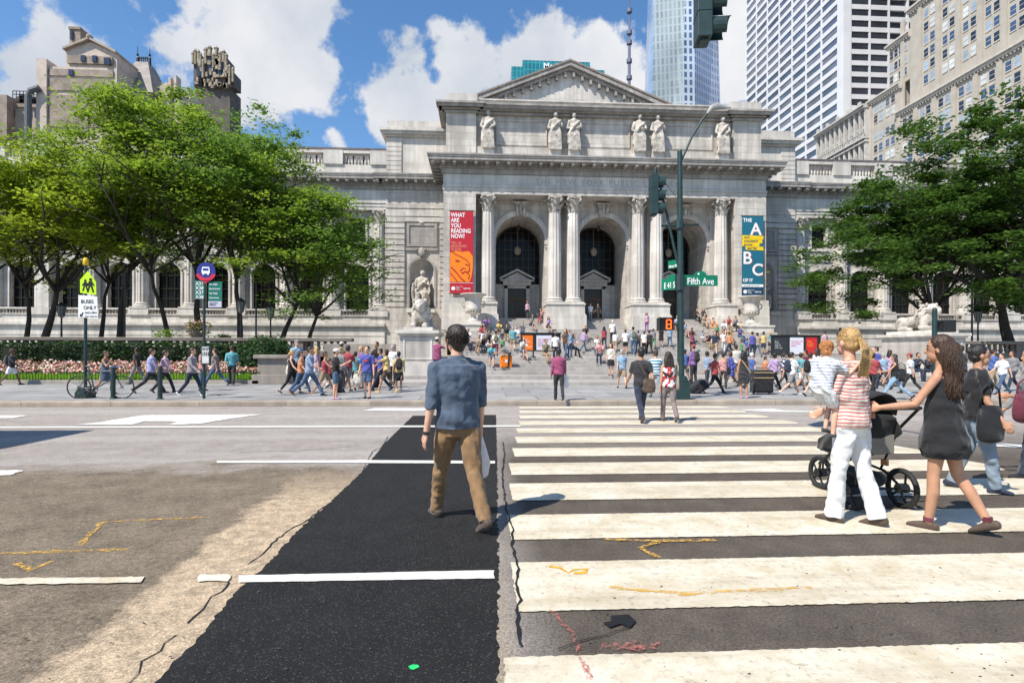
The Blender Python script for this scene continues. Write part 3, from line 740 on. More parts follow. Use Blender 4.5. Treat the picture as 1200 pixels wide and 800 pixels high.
# --- doors and great windows in the back wall of the porches
WOOD = mat('door_wood', (.09, .045, .02), .45, .3, 6)
for c in (-7.15, 0, 7.15):
    X_ = XC+c
    bm = BM()
    box(bm, X_-2.3, X_-.95, 52, 52.5, 4.5, 7.9); box(bm, X_+.95, X_+2.3, 52, 52.5, 4.5, 7.9); box(bm, X_-.95, X_+.95, 52, 52.5, 7.5, 7.9)
    mk('door_wall', bm, MARBLE, LIB)
    bm = BM()
    for s in (-1, 1):
        a, b = sorted((X_+s*.86, X_+s*1.16)); box(bm, a, b, 51.8, 52.05, 4.5, 7.75)
    box(bm, X_-1.16, X_+1.16, 51.8, 52.05, 7.5, 7.8); box(bm, X_-1.3, X_+1.3, 51.7, 52.05, 7.8, 8.15); box(bm, X_-1.55, X_+1.55, 51.5, 52.05, 8.15, 8.3)
    prism(bm, [(X_-1.3, 8.3), (X_+1.3, 8.3), (X_, 9.0)], 51.75, 52.05)
    for s in (-1, 1): prism(bm, [(X_+s*1.62, 8.3), (X_, 9.1), (X_, 9.3), (X_+s*1.62, 8.46)], 51.5, 52.05)
    mk('door_surround', bm, MARBLE2, LIB)
    d = BM(); box(d, X_-.86, X_+.86, 52.12, 52.2, 4.5, 7.5)
    dr = mk('door', d, mat('dark_doorway', (.012, .01, .009), .3), LIB)
    bm = BM()
    for s in (-1, 1):
        a, b = sorted((X_+s*.03, X_+s*.84))
        for (x0, x1, z0, z1) in ((a, b, 4.5, 4.85), (a, b, 6.35, 6.5), (a, a+.1, 4.85, 6.35), (b-.1, b, 4.85, 6.35)): box(bm, x0, x1, 52.04, 52.12, z0, z1)
    box(bm, X_-.86, X_+.86, 51.98, 52.14, 6.5, 6.68)
    mk('door_leaf', bm, WOOD if c < 1 else WOOD, dr)
    bm = BM(); archivolt(bm, X_, 11.2, .001, 2.04, 52.2, 52.25, 24); box(bm, X_-2.04, X_+2.04, 52.2, 52.25, 7.9, 11.2)
    w = mk('window', bm, GLASS, LIB)
    bm = BM()
    for i in range(-3, 4):
        x = X_+i*.55; zt = 11.2+sqrt(max(0, 2.04**2-(i*.55)**2)); box(bm, x-.03, x+.03, 52.12, 52.2, 7.9, zt)
    for z in (8.7, 9.5, 10.3, 11.15, 12.0, 12.7):
        hw = 2.04 if z < 11.2 else sqrt(2.04**2-(z-11.2)**2); box(bm, X_-hw, X_+hw, 52.13, 52.19, z-.03, z+.03)
    archivolt(bm, X_, 11.2, 1.95, 2.1, 52.05, 52.21, 24)
    mk('frame', bm, BRONZE, w)
    bm = BM(); ball(bm, Vector((X_+.05, 51.9, 11.0)), (.34, .2, .42), 10, 8); tube(bm, [(X_+.05, 51.9, 11.3), (X_+.05, 51.9, 13.2)], [.02, .02], 5)
    mk('lantern', bm, mat('lantern_glass', (.32, .27, .2), .3), LIB)
# --- wings
YW = 51.7
def wing(s):
    off0 = 19.1; x_end = 59.0
    wo = [21.75+4.15*k for k in range(9)]; co = [19.72+4.15*k for k in range(10)]
    a, b = sorted((XC+s*off0, XC+s*x_end))
    bm = BM()
    arch_wall(bm, a, b, YW, YW+.6, 5.3, 10.6, [(XC+s*o, 1.05, 5.4, 8.45) for o in wo], 16)
    # upper storey with square openings
    x = a
    for o in sorted(XC+s*o for o in wo):
        box(bm, x, o-.74, YW, YW+.6, 10.6, 14.4); box(bm, o-.74, o+.74, YW, YW+.6, 10.6, 11.6); box(bm, o-.74, o+.74, YW, YW+.6, 13.7, 14.4); x = o+.74
    box(bm, x, b, YW, YW+.6, 10.6, 14.4)
    box(bm, a, b, YW+.6, 62, 1.3, 19)
    mk('wing_wall', bm, MARBLE, LIB)
    bm = BM()
    box(bm, a, b, YW-1.0, YW+.6, 1.3, 3.7); box(bm, a, b, YW-1.12, YW+.6, 3.7, 3.86); box(bm, a, b, YW-1.3, YW+.6, 3.86, 4.1); box(bm, a, b, YW-.8, YW+.6, 4.1, 4.75)
    for i in range(3): box(bm, a, b, YW-1.05, YW-.99, 1.5+.75*i, 2.15+.75*i)
    mk('wing_base', bm, MARBLE2, LIB)
    bm = BM()
    for z0, z1, y in ((14.4, 14.7, YW-.5), (14.7, 15.0, YW-.55), (15.0, 15.2, YW-.62), (15.2, 16.2, YW-.5)): box(bm, a, b, y, YW+.6, z0, z1-.002)
    mk('entablature', bm, MARBLE2, LIB)
    bm = BM(); cornice(bm, a, b, YW-.45, 16.2, 17.45, 1.0, mod=.8, sides=False, yb=YW+.6); mk('cornice', bm, MARBLED, LIB)
    bm = BM(); box(bm, a, b, YW-.2, YW+.6, 17.45, 18.55); box(bm, a, b, YW-.3, YW+.4, 19.55, 19.8)
    for o in co: X_ = XC+s*o; box(bm, X_-.85, X_+.85, YW-.35, YW+.4, 18.55, 19.82)
    for i in range(int((b-a)/.3)):
        x = a+.15+i*.3; lathe(bm, x, YW+.0, [(.05, 18.55), (.10, 18.8), (.05, 19.15), (.07, 19.3), (.07, 19.55)], 6)
    mk('roof_balustrade', bm, MARBLE2, LIB)
    bm = BM(); prism(bm, [(YW+2.4, 18.6), (YW+3.6, 21.1), (YW+10, 21.1), (YW+10, 18.6)], a, b, 'x')
    for i in range(int((b-a)/.5)): x = a+i*.5; prism(bm, [(YW+2.2, 18.7), (YW+2.32, 18.7), (YW+3.62, 21.2), (YW+3.5, 21.22)], x, x+.12, 'x')
    box(bm, a, b, YW+3.2, YW+3.9, 21.1, 21.3)
    mk('roof', bm, mat('roof_copper', (.12, .10, .10), .6, .3, 2), LIB)
    for o in co:
        X_ = XC+s*o
        if abs(o) < 45: column(X_, YW-.25, 4.75+.6, 14.4, .52, LIB, name='pilaster_column')
        else:
            bm = BM(); box(bm, X_-.5, X_+.5, YW-.5, YW, 5.3, 14.4); mk('pilaster_column', bm, MARBLE2, LIB)
        bm = BM(); box(bm, X_-.85, X_+.85, YW-.95, YW+.02, 4.75, 5.36); mk('pedestal', bm, MARBLE2, LIB)
    for o in wo:
        X_ = XC+s*o
        bm = BM(); archivolt(bm, X_, 8.45, .001, 1.05, YW+.4, YW+.45, 16); box(bm, X_-1.05, X_+1.05, YW+.4, YW+.45, 5.4, 8.45)
        w = mk('arched_window', bm, GLASS, LIB)
        bm = BM()
        for dx in (-.35, .35): box(bm, X_+dx-.03, X_+dx+.03, YW+.3, YW+.4, 5.4, 9.3)
        for z in (6.3, 7.2, 8.4): box(bm, X_-1.05, X_+1.05, YW+.3, YW+.38, z-.04, z+.04)
        mk('frame', bm, BRONZE, w)
        bm = BM(); box(bm, X_-.74, X_+.74, YW+.4, YW+.45, 11.6, 13.7); w = mk('window', bm, GLASS, LIB)
        bm = BM(); box(bm, X_-.03, X_+.03, YW+.3, YW+.4, 11.6, 13.7); box(bm, X_-.74, X_+.74, YW+.3, YW+.38, 12.9, 12.96); mk('frame', bm, BRONZE, w)
        bm = BM(); archivolt(bm, X_, 8.45, 1.05, 1.22, YW-.12, YW+.02, 16)
        for (x0, x1, z0, z1) in ((-.95, .95, 13.7, 13.88), (-.92, -.74, 11.5, 13.7), (.74, .92, 11.5, 13.7), (-1.05, 1.05, 11.3, 11.5), (-1.3, 1.3, 10.3, 10.6)): box(bm, X_+x0, X_+x1, YW-.12, YW+.02, z0, z1)
        for sg in (-1, 1):
            x0, x1 = sorted((X_+sg*1.05, X_+sg*1.22)); box(bm, x0, x1, YW-.12, YW+.02, 5.4, 8.45)
        mk('window_surround', bm, MARBLE2, LIB)
        bm = BM(); box(bm, X_-1.2, X_+1.2, YW-.9, YW-.5, 4.76, 4.84); box(bm, X_-1.2, X_+1.2, YW-.9, YW-.5, 5.22, 5.36)
        for i in range(9): lathe(bm, X_-1.04+i*.26, YW-.7, [(.04, 4.84), (.08, 4.95), (.04, 5.12), (.05, 5.22)], 6)
        mk('balustrade', bm, MARBLE2, LIB)
for s in (-1, 1): wing(s)
# --- gable of the great hall behind
Yg = 66.0; hw = 14.2; zb = 29.9; zp = 35.6
bm = BM(); prism(bm, [(XC-hw+1, 17), (XC+hw-1, 17), (XC+hw-1, zb), (XC, zp-.3), (XC-hw+1, zb)], Yg+.4, Yg+40); mk('hall_wall', bm, MARBLE2, LIB)
bm = BM()
for s in (-1, 1):
    prism(bm, [(XC+s*hw, zb-.2), (XC, zp-.1), (XC, zp+.35), (XC+s*hw, zb+.3)], Yg-.5, Yg+40)
    prism(bm, [(XC+s*(hw-.3), zb-.55), (XC, zp-.45), (XC, zp-.1), (XC+s*(hw-.3), zb-.2)], Yg-.1, Yg+.5)
    for i in range(14):
        t = (i+.5)/14; x = XC+s*hw*(1-t); z = zb+(zp-zb)*t-.75; box(bm, x-.14, x+.14, Yg-.15, Yg+.4, z-.35, z+.2)
mk('pediment', bm, MARBLED, LIB)
bm = BM()
for s in (-1, 1): prism(bm, [(XC+s*(hw+.1), zb+.32), (XC, zp+.37), (XC, zp+.6), (XC+s*(hw+.1), zb+.55)], Yg-.6, Yg+40)
mk('roof', bm, mat('roof_slate', (.22, .18, .15), .7, .3, 3), LIB)
# ================================================================== BUILDINGS BEYOND
def wwin(name, x0, x1, y0, y1, z0, z1, m, parent):
    bm = BM(); box(bm, x0, x1, y0, y1, z0, z1); return mk(name, bm, m, parent)
DARKG = glass_mat('tower_glass', (.03, .035, .05), .05, .9, .5, .05)
TRAV = mat('white_travertine', (.62, .62, .64), .6, .06, .2)
# white gridded tower
E = wempty('office_tower', (130, 180, 0), 'white gridded tower with bands of dark glass behind the right wing of the library', 'tower')
ex, ey0, ey1, ez0, ez1 = 120.0, 178.0, 246.0, 30.0, 175.0
bm = BM(); box(bm, ex+.7, 175, ey0+.7, ey1-.7, 0, ez1-1); mk('core', bm, DARKG, E)
nb = 7; fl = 3.72; nfl = int((ez1-ez0)/fl)
bm = BM()
L_ = (ey1-ey0-3.0)/nb
for i in range(nb+1):
    y = ey0+3.0+i*L_; box(bm, ex-.0, ex+.72, y-.35, y+.35, 0, ez1)
box(bm, ex-.15, ex+2.4, ey0-.15, ey0+3.2, 0, ez1)
mk('pier', bm, TRAV, E)
bm = BM()
for k in range(nfl): z = ez0+k*fl; box(bm, ex+.05, ex+.71, ey0+2.8, ey1, z, z+1.55)
box(bm, ex+.02, ex+.71, ey0, ey1, ez1-5, ez1)
for k in range(nfl): z = ez0+k*fl; box(bm, ex+2.2, 175, ey0+.05, ey0+.71, z, z+1.55)
for i in range(9): x = ex+2.4+.0+i*6.6; box(bm, x-.3, x+.3, ey0-.02, ey0+.72, 0, ez1)
box(bm, ex+2.3, 175, ey0+.02, ey0+.71, ez1-5, ez1)
mk('spandrel', bm, TRAV, E)
TINT = [glass_mat('pane_a', (.10, .12, .17), .05, .9, .4, .08), glass_mat('pane_b', (.18, .18, .215), .1, .9, .4, .1), glass_mat('pane_c', (.015, .03, .04), .05, .6, .4, .1)]
def cap100(root, items, m_rest):
    """first 100 openings are parts of their own, the others one mesh"""
    for i, (nm, b, m) in enumerate(items[:92]):
        wwin(nm, *b, m, root)
    if len(items) > 92:
        bms = {}
        for nm, b, m in items[92:]: bms.setdefault(m, BM()); box(bms[m], *b)
        ms = list(bms)
        bm = BM(); out = []
        for idx, m in enumerate(ms):
            n0 = len(bm.faces); tmp = bpy.data.meshes.new('t'); bms[m].to_mesh(tmp); bm.from_mesh(tmp); bm.faces.ensure_lookup_table()
            for f in bm.faces[n0:]: f.material_index = idx
            bms[m].free(); bpy.data.meshes.remove(tmp)
        tag(mk(items[0][0]+'s', bm, ms, root), kind='stuff')
items = []
for k in range(nfl-1):
    z = ez0+k*fl+1.55
    for i in range(nb):
        y = ey0+3.0+i*L_; dk = z < 62+random.uniform(-2, 2)+ (8 if i > 3 else 0) - (6 if i < 1 else 0)
        items.append(('window', (ex+.3, ex+.705, y+.36, y+L_-.36, z+.01, z+fl-1.56), TINT[2] if dk else TINT[(i+k) % 2]))
    for i in range(2):
        x = ex+2.4+i*6.6; items.append(('window', (x+.31, x+6.29, ey0+.3, ey0+.705, z+.01, z+fl-1.56), DARKG))
items.sort(key=lambda t: abs((t[1][4]+t[1][5])/2-80))
cap100(E, items, DARKG)

# beige brick block on the right
BEI = mat('buff_brick', (.42, .38, .325), .8, .12, .35, detail=8); BEI2 = mat('buff_trim', (.50, .455, .40), .8, .15, 1.2)
WGL = [glass_mat('sash_glass_a', (.05, .09, .17), .05, .9), glass_mat('sash_glass_b', (.30, .38, .46), .1, .6), glass_mat('sash_glass_c', (.55, .58, .58), .3, .4), glass_mat('sash_glass_d', (.02, .03, .05), .05, .8)]
F = wempty('apartment_block', (130, 120, 0), 'buff brick office block with paired sash windows rising behind the right trees', 'building')
fx = 117.0
bm = BM()
box(bm, fx, 175, 90, 149.5, 0, 69)                 # lower mass with ledge
box(bm, fx+.9, 175, 90, 146.8, 69, 96)             # step 1
box(bm, fx+2.2, 175, 90, 142.5, 96, 165)           # main tower
box(bm, fx, 175, 149.4, 161, 0, 77)                # lower annex
box(bm, fx+.9, 170, 146.9, 154.5, 77, 90)
mk('wall', bm, BEI, F)
bm = BM()
for (x, y0, y1, z) in ((fx, 90, 150.2, 68.6), (fx, 148.9, 161.4, 76.6), (fx+.9, 146.5, 155, 89.6), (fx+.9, 90, 147.2, 95.4)):
    box(bm, x-1.1, x+.3, y0, y1+.3, z, z+.5); box(bm, x-.7, x+.3, y0, y1, z-.7, z)
    n = int((y1-y0)/.9)
    for i in range(n): box(bm, x-.55, x+.2, y0+i*.9, y0+i*.9+.35, z-1.15, z-.7)
mk('ledge', bm, BEI2, F)
bm = BM()
for i in range(10):
    y = 149.5-6.05*i; 
    box(bm, fx-.45, fx+.05, y-.75, y+.55, 0, 67.4); box(bm, fx+.45, fx+.95, y-.75-.2, y+.55-.2, 69.2, 94.2)
    if y < 143: box(bm, fx+1.75, fx+2.25, y-.95, y+.35, 96, 165)
box(bm, fx-.4, fx+.05, 160.2, 161.2, 0, 75.4)
mk('brick_pier', bm, BEI, F)
items = []; bmt = BM(); rnd = random.Random(11)
def fwin(x, y, z, w=1.45, h=2.05):
    items.append(('window', (x-.08, x+.02, y-w/2, y+w/2, z, z+h), rnd.choice(WGL)))
    box(bmt, x-.14, x+.02, y-w/2-.1, y+w/2+.1, z-.28, z-.02); box(bmt, x-.13, x-.03, y-w/2, y+w/2, z+h*.5-.05, z+h*.5+.05)
    box(bmt, x-.13, x-.03, y-w/2-.08, y-w/2, z, z+h); box(bmt, x-.13, x-.03, y+w/2, y+w/2+.08, z, z+h)
for k in range(16):
    z = 64.3-3.5*k
    if z < 20: break
    for i in range(9):
        yc = 149.5-6.05*i-3.1
        for d in (-1.05, 1.05):
            fwin(fx, yc+d, z)
            if k in (1,):
                for q in range(4): box(bmt, fx-.2, fx+.02, yc+d-.7+q*.4, yc+d-.5+q*.4, z+2.2, z+2.6)
    for y in (151.8, 153.9, 156.6, 158.7): fwin(fx, y, z+.2)
for z in (73.0-.3, 70.0-.2): 
    for y in (151.8, 153.9, 156.6, 158.7): fwin(fx, y, z)
for z in (85.7, 82.2, 78.8):
    for y in (148.4, 150.2, 151.9, 153.6): fwin(fx+.9, y, z, 1.25)
for k in range(7):
    z = 90.6-3.5*k
    if z < 70: break
    for i in range(9):
        yc = 149.3-6.05*i-3.1
        if yc > 146: continue
        for d in (-1.05, 1.05): fwin(fx+.9, yc+d, z)
for k in range(14):
    z = 98.2+3.5*k
    for i in range(1, 9):
        yc = 149.3-6.05*i-3.1
        if yc > 142: continue
        for d in (-1.05, 1.05): fwin(fx+2.2, yc+d, z)
def vis(b):
    x, y, z = b[0], (b[2]+b[3])/2, (b[4]+b[5])/2; Z = depth(x, y); c, s = cos(PSI), sin(PSI)
    px = 600+FPX*(x*c-y*s)/Z; py = HOR-FPX*(z-EYE)/Z; return 0 if (px < 1200 and 0 < py < 170) else 1
items.sort(key=lambda t: (vis(t[1]), t[1][2]))
cap100(F, items, WGL[0]); mk('window_trim', bmt, BEI2, F)

# lower classical block beside it
Gb = wempty('classical_block', (118, 165, 0), 'low stone block with a column loggia between the gridded tower and the buff block', 'building')
gx = 115.5
bm = BM(); box(bm, gx+1.2, 160, 161.2, 186, 0, 75); mk('wall', bm, mat('grey_stone', (.42, .40, .37), .8, .2, .5), Gb)
STG = mat('grey_trim', (.46, .44, .41), .8, .2, .8)
bm = BM()
for z, o in ((76.0, 1.0), (75.4, .5), (66.2, .6), (65.2, .2)): box(bm, gx-o, gx+1.5, 161.2, 186.3, z, z+.5)
for i in range(11): y = 161.8+2.4*i; box(bm, gx+.2, gx+1.3, y-.35, y+.35, 0, 75.4)
for i in range(5): y = 163+5.2*i; box(bm, gx-.6, gx, y, y+.9, 76.5, 77.8)
for i in range(24): box(bm, gx-.4, gx-.2, 161.5+i, 161.8+i, 66.7, 67.9)
box(bm, gx-.5, gx-.1, 161.2, 186, 67.9, 68.1)
mk('loggia', bm, STG, Gb)
for i in range(10):
    y = 163+2.4*i
    for z in (70.8, 67.2, 58.5): wwin('window', gx+1.1, gx+1.25, y-.7, y+.7, z, z+(2.6 if z > 60 else 6), DARKG, Gb)

# faceted glass skyscraper
def curtain(name, c1, c2, fh, band, rough=.12, vert=1.6):
    m = bpy.data.materials.new(name); m.use_nodes = True; nt = m.node_tree; N = nt.nodes; L = nt.links
    b = N['Principled BSDF']; b.inputs['Roughness'].default_value = rough; b.inputs['Specular IOR Level'].default_value = .8
    g = N.new('ShaderNodeNewGeometry'); sp = N.new('ShaderNodeSeparateXYZ'); L.new(g.outputs['Position'], sp.inputs[0])
    cb = N.new('ShaderNodeCombineXYZ'); ad = N.new('ShaderNodeMath'); ad.operation = 'ADD'; L.new(sp.outputs[0], ad.inputs[0]); L.new(sp.outputs[1], ad.inputs[1])
    L.new(ad.outputs[0], cb.inputs[0]); L.new(sp.outputs[2], cb.inputs[1])
    br = N.new('ShaderNodeTexBrick'); br.offset = 0; L.new(cb.outputs[0], br.inputs['Vector']); br.inputs['Scale'].default_value = 1
    br.inputs['Brick Width'].default_value = vert; br.inputs['Row Height'].default_value = fh; br.inputs['Mortar Size'].default_value = band; br.inputs['Mortar Smooth'].default_value = .1
    br.inputs['Color1'].default_value = (*c2, 1); br.inputs['Color2'].default_value = (*[q*.7 for q in c2], 1); br.inputs['Mortar'].default_value = (*c1, 1)
    n = N.new('ShaderNodeTexNoise'); n.inputs['Scale'].default_value = .03; n.inputs['Detail'].default_value = 4; L.new(g.outputs['Position'], n.inputs['Vector'])
    r = N.new('ShaderNodeMapRange'); r.inputs['From Min'].default_value = .35; r.inputs['From Max'].default_value = .65; r.inputs['To Min'].default_value = .75; r.inputs['To Max'].default_value = 1.15
    L.new(n.outputs['Fac'], r.inputs['Value']); vm = N.new('ShaderNodeVectorMath'); vm.operation = 'SCALE'; L.new(br.outputs['Color'], vm.inputs[0]); L.new(r.outputs[0], vm.inputs['Scale'])
    L.new(vm.outputs[0], b.inputs['Base Color']); return m
Bt = wempty('glass_skyscraper', (145, 310, 0), 'faceted pale glass skyscraper tapering behind the right end of the library attic', 'skyscraper')
def px_at(px, Y): return WP(px, 200, Y)[0]
def quad(bm, pts): bm.faces.new([bm.verts.new(p) for p in pts])
zA, zB = 20, 215
def X_(px, Y): return px_at(px, Y)
fac = [  # facet px at z low / high : (left_low, right_low, left_high, right_high, material, Yl, Yr)
    ('facet', (747, 764, 760, 767), curtain('curtain_blue', (.35, .45, .60), (.30, .42, .62), 4.4, .25), 325, 308),
    ('facet', (764, 788, 767, 806), curtain('curtain_grey', (.38, .43, .44), (.30, .36, .38), 4.4, .4), 308, 303),
    ('facet', (788, 815, 806, 815), curtain('curtain_banded', (.52, .58, .66), (.10, .17, .28), 4.4, .75, vert=3), 303, 303),
    ('facet', (815, 852, 815, 841), curtain('curtain_pale', (.58, .60, .68), (.34, .38, .50), 4.4, .8, vert=3), 303, 316)]
for nm, (a, b, c, d), m, Yl, Yr in fac:
    bm = BM(); quad(bm, [(X_(a, Yl), Yl, zA), (X_(b, Yr), Yr, zA), (X_(d, Yr), Yr+2, zB), (X_(c, Yl), Yl+2, zB)]); mk(nm, bm, m, Bt, fix=False)
bm = BM()
lo = [(X_(747, 325), 325.1), (X_(764, 308), 308.1), (X_(815, 303), 303.1), (X_(852, 316), 316.1), (X_(852, 316)+8, 350), (X_(747, 325)+10, 355)]
hi = [(X_(760, 325), 327.1), (X_(767, 308), 310.1), (X_(815, 303), 305.1), (X_(841, 316), 318.1), (X_(841, 316)+6, 345), (X_(760, 325)+8, 350)]
A = [bm.verts.new((*p, zA-19)) for p in lo]; B = [bm.verts.new((*p, zB-.1)) for p in hi]
bm.faces.new(A); bm.faces.new(B[::-1])
for i in range(6): bm.faces.new((A[i], A[(i+1) % 6], B[(i+1) % 6], B[i]))
mk('core', bm, DARKG, Bt)
# teal glass tower top
TEALG = curtain('curtain_teal', (.05, .34, .36), (.03, .22, .27), 4.0, .3, vert=2.2)
T = wempty('teal_tower', (45, 330, 0), 'teal glass tower top showing just above the hall gable', 'tower')
def zat(px, py, Y): return WP(px, py, Y)[1]
for (a, b, py, Y) in ((599, 612, 78, 322), (612, 691, 70.5, 320), (691, 708, 82, 322)):
    bm = BM(); box(bm, px_at(a, Y), px_at(b, Y), Y, Y+40, 0, zat(a, py, Y)); mk('wall', bm, TEALG, T)
text('roof_sign', 'MetLife', (px_at(636.5, 319), 319.6, zat(640, 80.5, 319.6)), 4.6, mat('sign_letters_white', (.8, .85, .85), .5), T, ext=.15, bold=.08)
# mast
A_ = wempty('antenna_mast', (px_at(737, 330), 330, 60), 'thin steel antenna mast standing right of the hall gable', 'antenna')
ax_ = px_at(737, 330); bm = BM()
tube(bm, [(ax_, 330, 40), (ax_, 330, 185)], [1.0, .9], 8); tube(bm, [(ax_, 330, 185), (ax_, 330, 205)], [.55, .5], 8); tube(bm, [(ax_, 330, 205), (ax_, 330, 250)], [.35, .3], 6)
mk('pole', bm, mat('mast_steel', (.12, .14, .2), .5), A_)
for z in (165, 175, 186, 192, 205):
    bm = BM(); tube(bm, [(ax_, 330, z), (ax_, 330, z+2.2)], [1.7, 1.7], 8); mk('antenna_ring', bm, mat('mast_steel', (.12, .14, .2), .5), A_)

# ---- chateau-like block on the left
Hb = wempty('gabled_block', (-85, 125, 0), 'old buff stone block with a stepped gable, chimney and steep hipped roof at the left', 'building')
TAN = mat('tan_brick', (.38, .31, .25), .85, .22, .5, detail=9); TAN2 = mat('tan_trim', (.50, .42, .36), .8, .15, .8); TAN3 = mat('brown_brick', (.29, .235, .195), .9, .3, .7, detail=9)
SL = mat('slate_roof', (.26, .23, .21), .7, .25, .8)
YH = 120.0
def hx(px): return WP(px, 100, YH)[0]
def hz(py, px=105): return WP(px, py, YH)[1]
bm = BM()
prism(bm, [(hx(77), 20), (hx(137), 20), (hx(137), hz(62)), (hx(106), hz(49)), (hx(77), hz(60))], YH, YH+7)
box(bm, hx(57), hx(137)+.1, YH-.2, YH+7, 0, hz(80)); box(bm, hx(46), hx(58), YH-.8, YH+6, 0, hz(73))
mk('wall', bm, TAN2, Hb)
bm = BM()
for (a, b, c, d) in ((80, 133, 67, 76), (59, 134, 83, 91), (59, 134, 94, 108), (59, 134, 113, 150)): box(bm, hx(a), hx(b), YH-.45, YH-.1, hz(d), hz(c))
mk('brick_panel', bm, TAN3, Hb)
for (a, b, c, d) in ((97, 102, 67, 74), (110.5, 115.5, 67, 74), (124, 131, 69, 77), (83, 88, 84, 91)):
    wwin('window', hx(a), hx(b), YH-.7, YH-.3, hz(d), hz(c), DARKG, Hb)
bm = BM(); prism(bm, [(hx(76), hz(61)), (hx(106), hz(48)), (hx(138), hz(63)), (hx(138), hz(60.5)), (hx(106), hz(45.5)), (hx(76), hz(58.5))], YH-.8, YH+7); ball(bm, Vector((hx(106), YH-.5, hz(45))), (.5, .5, .7), 6, 5)
mk('roof', bm, TAN, Hb)
bm = BM(); box(bm, hx(79), hx(92), YH+.5, YH+4, hz(62), hz(33)); box(bm, hx(78.5), hx(92.5), YH+.3, YH+4.2, hz(34), hz(31)); mk('chimney', bm, TAN3, Hb)
wwin('chimney_opening', hx(81), hx(84), YH+.2, YH+.6, hz(46), hz(36), DARKG, Hb)
bm = BM()
rb = [(hx(117), YH+4), (hx(166), YH+4), (hx(160), YH+17), (hx(119), YH+17)]; rt = [(hx(127), YH+9), (hx(143), YH+9), (hx(142), YH+12), (hx(127), YH+12)]
A = [bm.verts.new((*p, hz(96))) for p in rb]; B = [bm.verts.new((*p, hz(45))) for p in rt]
bm.faces.new(A); bm.faces.new(B)
for i in range(4): bm.faces.new((A[i], A[(i+1) % 4], B[(i+1) % 4], B[i]))
box(bm, hx(119), hx(160), YH+4.2, YH+16, 0, hz(96)+.1)
mk('hipped_roof', bm, SL, Hb)
zt = hz(45)
for px in (126.5, 142):
    bm = BM(); x = hx(px); tube(bm, [(x, YH+10, zt-.5), (x, YH+10, zt+1.3), (x, YH+10, zt+1.6), (x, YH+10, zt+4.0)], [.35, .3, .12, .05], 6); ball(bm, Vector((x, YH+10, zt+2.0)), .28, 6, 5); mk('finial', bm, BLACKM, Hb)
bm = BM(); box(bm, hx(127), hx(142), YH+9.9, YH+10.1, zt+1.2, zt+1.4)
for i in range(6): box(bm, hx(128.5+i*2.4), hx(129.5+i*2.4), YH+9.9, YH+10.1, zt, zt+1.6)
mk('roof_cresting', bm, BLACKM, Hb)
bm = BM()
for (a, b, c, y) in ((161, 176, 72, 8), (176, 188, 68, 12), (186, 192, 84, 6)):
    prism(bm, [(hx(a), 0), (hx(b), 0), (hx(b), hz(c+12)), (hx(a+(b-a)*.6), hz(c)), (hx(a), hz(c+6))], YH+y, YH+y+4)
box(bm, hx(175), hx(178), YH+7, YH+9, hz(90), hz(69)); box(bm, hx(182), hx(185), YH+7, YH+9, hz(90), hz(66))
mk('side_gable', bm, TAN2, Hb)
for (a, b, c, d) in ((178, 181, 92, 104), (163, 166, 88, 96)): wwin('window', hx(a), hx(b), YH+7.4, YH+12.4, hz(d), hz(c), DARKG, Hb)
bm = BM(); x = hx(46); tube(bm, [(x-1, YH-1.5, 0), (x-1, YH-1.5, hz(119)), (x-.5, YH-1.5, hz(112)), (x+1.0, YH-1.3, hz(108))], [.6]*4, 10); mk('vent_duct', bm, mat('duct_steel', (.10, .11, .12), .6, .15, 2), Hb)
# low roof-top building far left
J = wempty('low_block', (-100, 130, 0), 'low tan block with roof plant at the far left edge behind the trees', 'building')
bm = BM(); box(bm, hx(-40), hx(44), YH+2, YH+25, 0, hz(121)); box(bm, hx(4), hx(40), YH+3, YH+22, 0, hz(108)); mk('wall', bm, TAN, J)
bm = BM(); box(bm, hx(-40), hx(8), YH, YH+10, 0, hz(114)); box(bm, hx(6), hx(44), YH+1.6, YH+2.2, hz(124), hz(120)); mk('parapet', bm, TAN3, J)
for (a, b, c, d) in ((21, 28, 127, 135), (32, 39, 127, 135), (3, 8, 127, 136)): wwin('window', hx(a), hx(b), YH+1.8, YH+2.05, hz(d), hz(c), DARKG, J)
bm = BM()
for i in range(9): x = hx(3+i*4.2); tube(bm, [(x, YH+2.5, hz(120)), (x, YH+2.5, hz(103))], [.09, .09], 4)
for py in (103, 107, 112): tube(bm, [(hx(3), YH+2.5, hz(py)), (hx(38), YH+2.5, hz(py))], [.09, .09], 4)
box(bm, hx(8), hx(18), YH+3, YH+6, hz(116), hz(105)); box(bm, hx(22), hx(30), YH+3, YH+6, hz(117), hz(109)); mk('roof_plant', bm, BLACKM, J)
# gothic tower
K = wempty('gothic_tower', (-98, 200, 0), 'dark gothic crowned tower rising behind the left trees', 'tower')
YK = 200.0
def kx(px): return WP(px, 80, YK)[0]
def kz(py): return WP(250, py, YK)[1]
KB = mat('gothic_brick', (.10, .085, .08), .8, .3, .5); KG = mat('gothic_gilded', (.29, .245, .18), .7, .5, .5, detail=8)
bm = BM(); box(bm, kx(226), kx(268), YK+1, YK+10, 0, kz(100)); box(bm, kx(239), kx(263), YK+.5, YK+8, kz(100), kz(64)); box(bm, kx(226), kx(235), YK+.5, YK+10, kz(100), kz(64)); box(bm, kx(266), kx(274), YK+.8, YK+6, kz(100), kz(84)); mk('wall', bm, KB, K)
bm = BM(); rnd = random.Random(3)
def pin(px, top, w, base=105):
    x = kx(px); base = top+rnd.uniform(12, 24); tube(bm, [(x, YK, kz(base)), (x, YK, kz(top+5)), (x, YK, kz(top+3)), (x, YK, kz(top))], [w*.2, w*.2, w*.27, w*.06], 6)
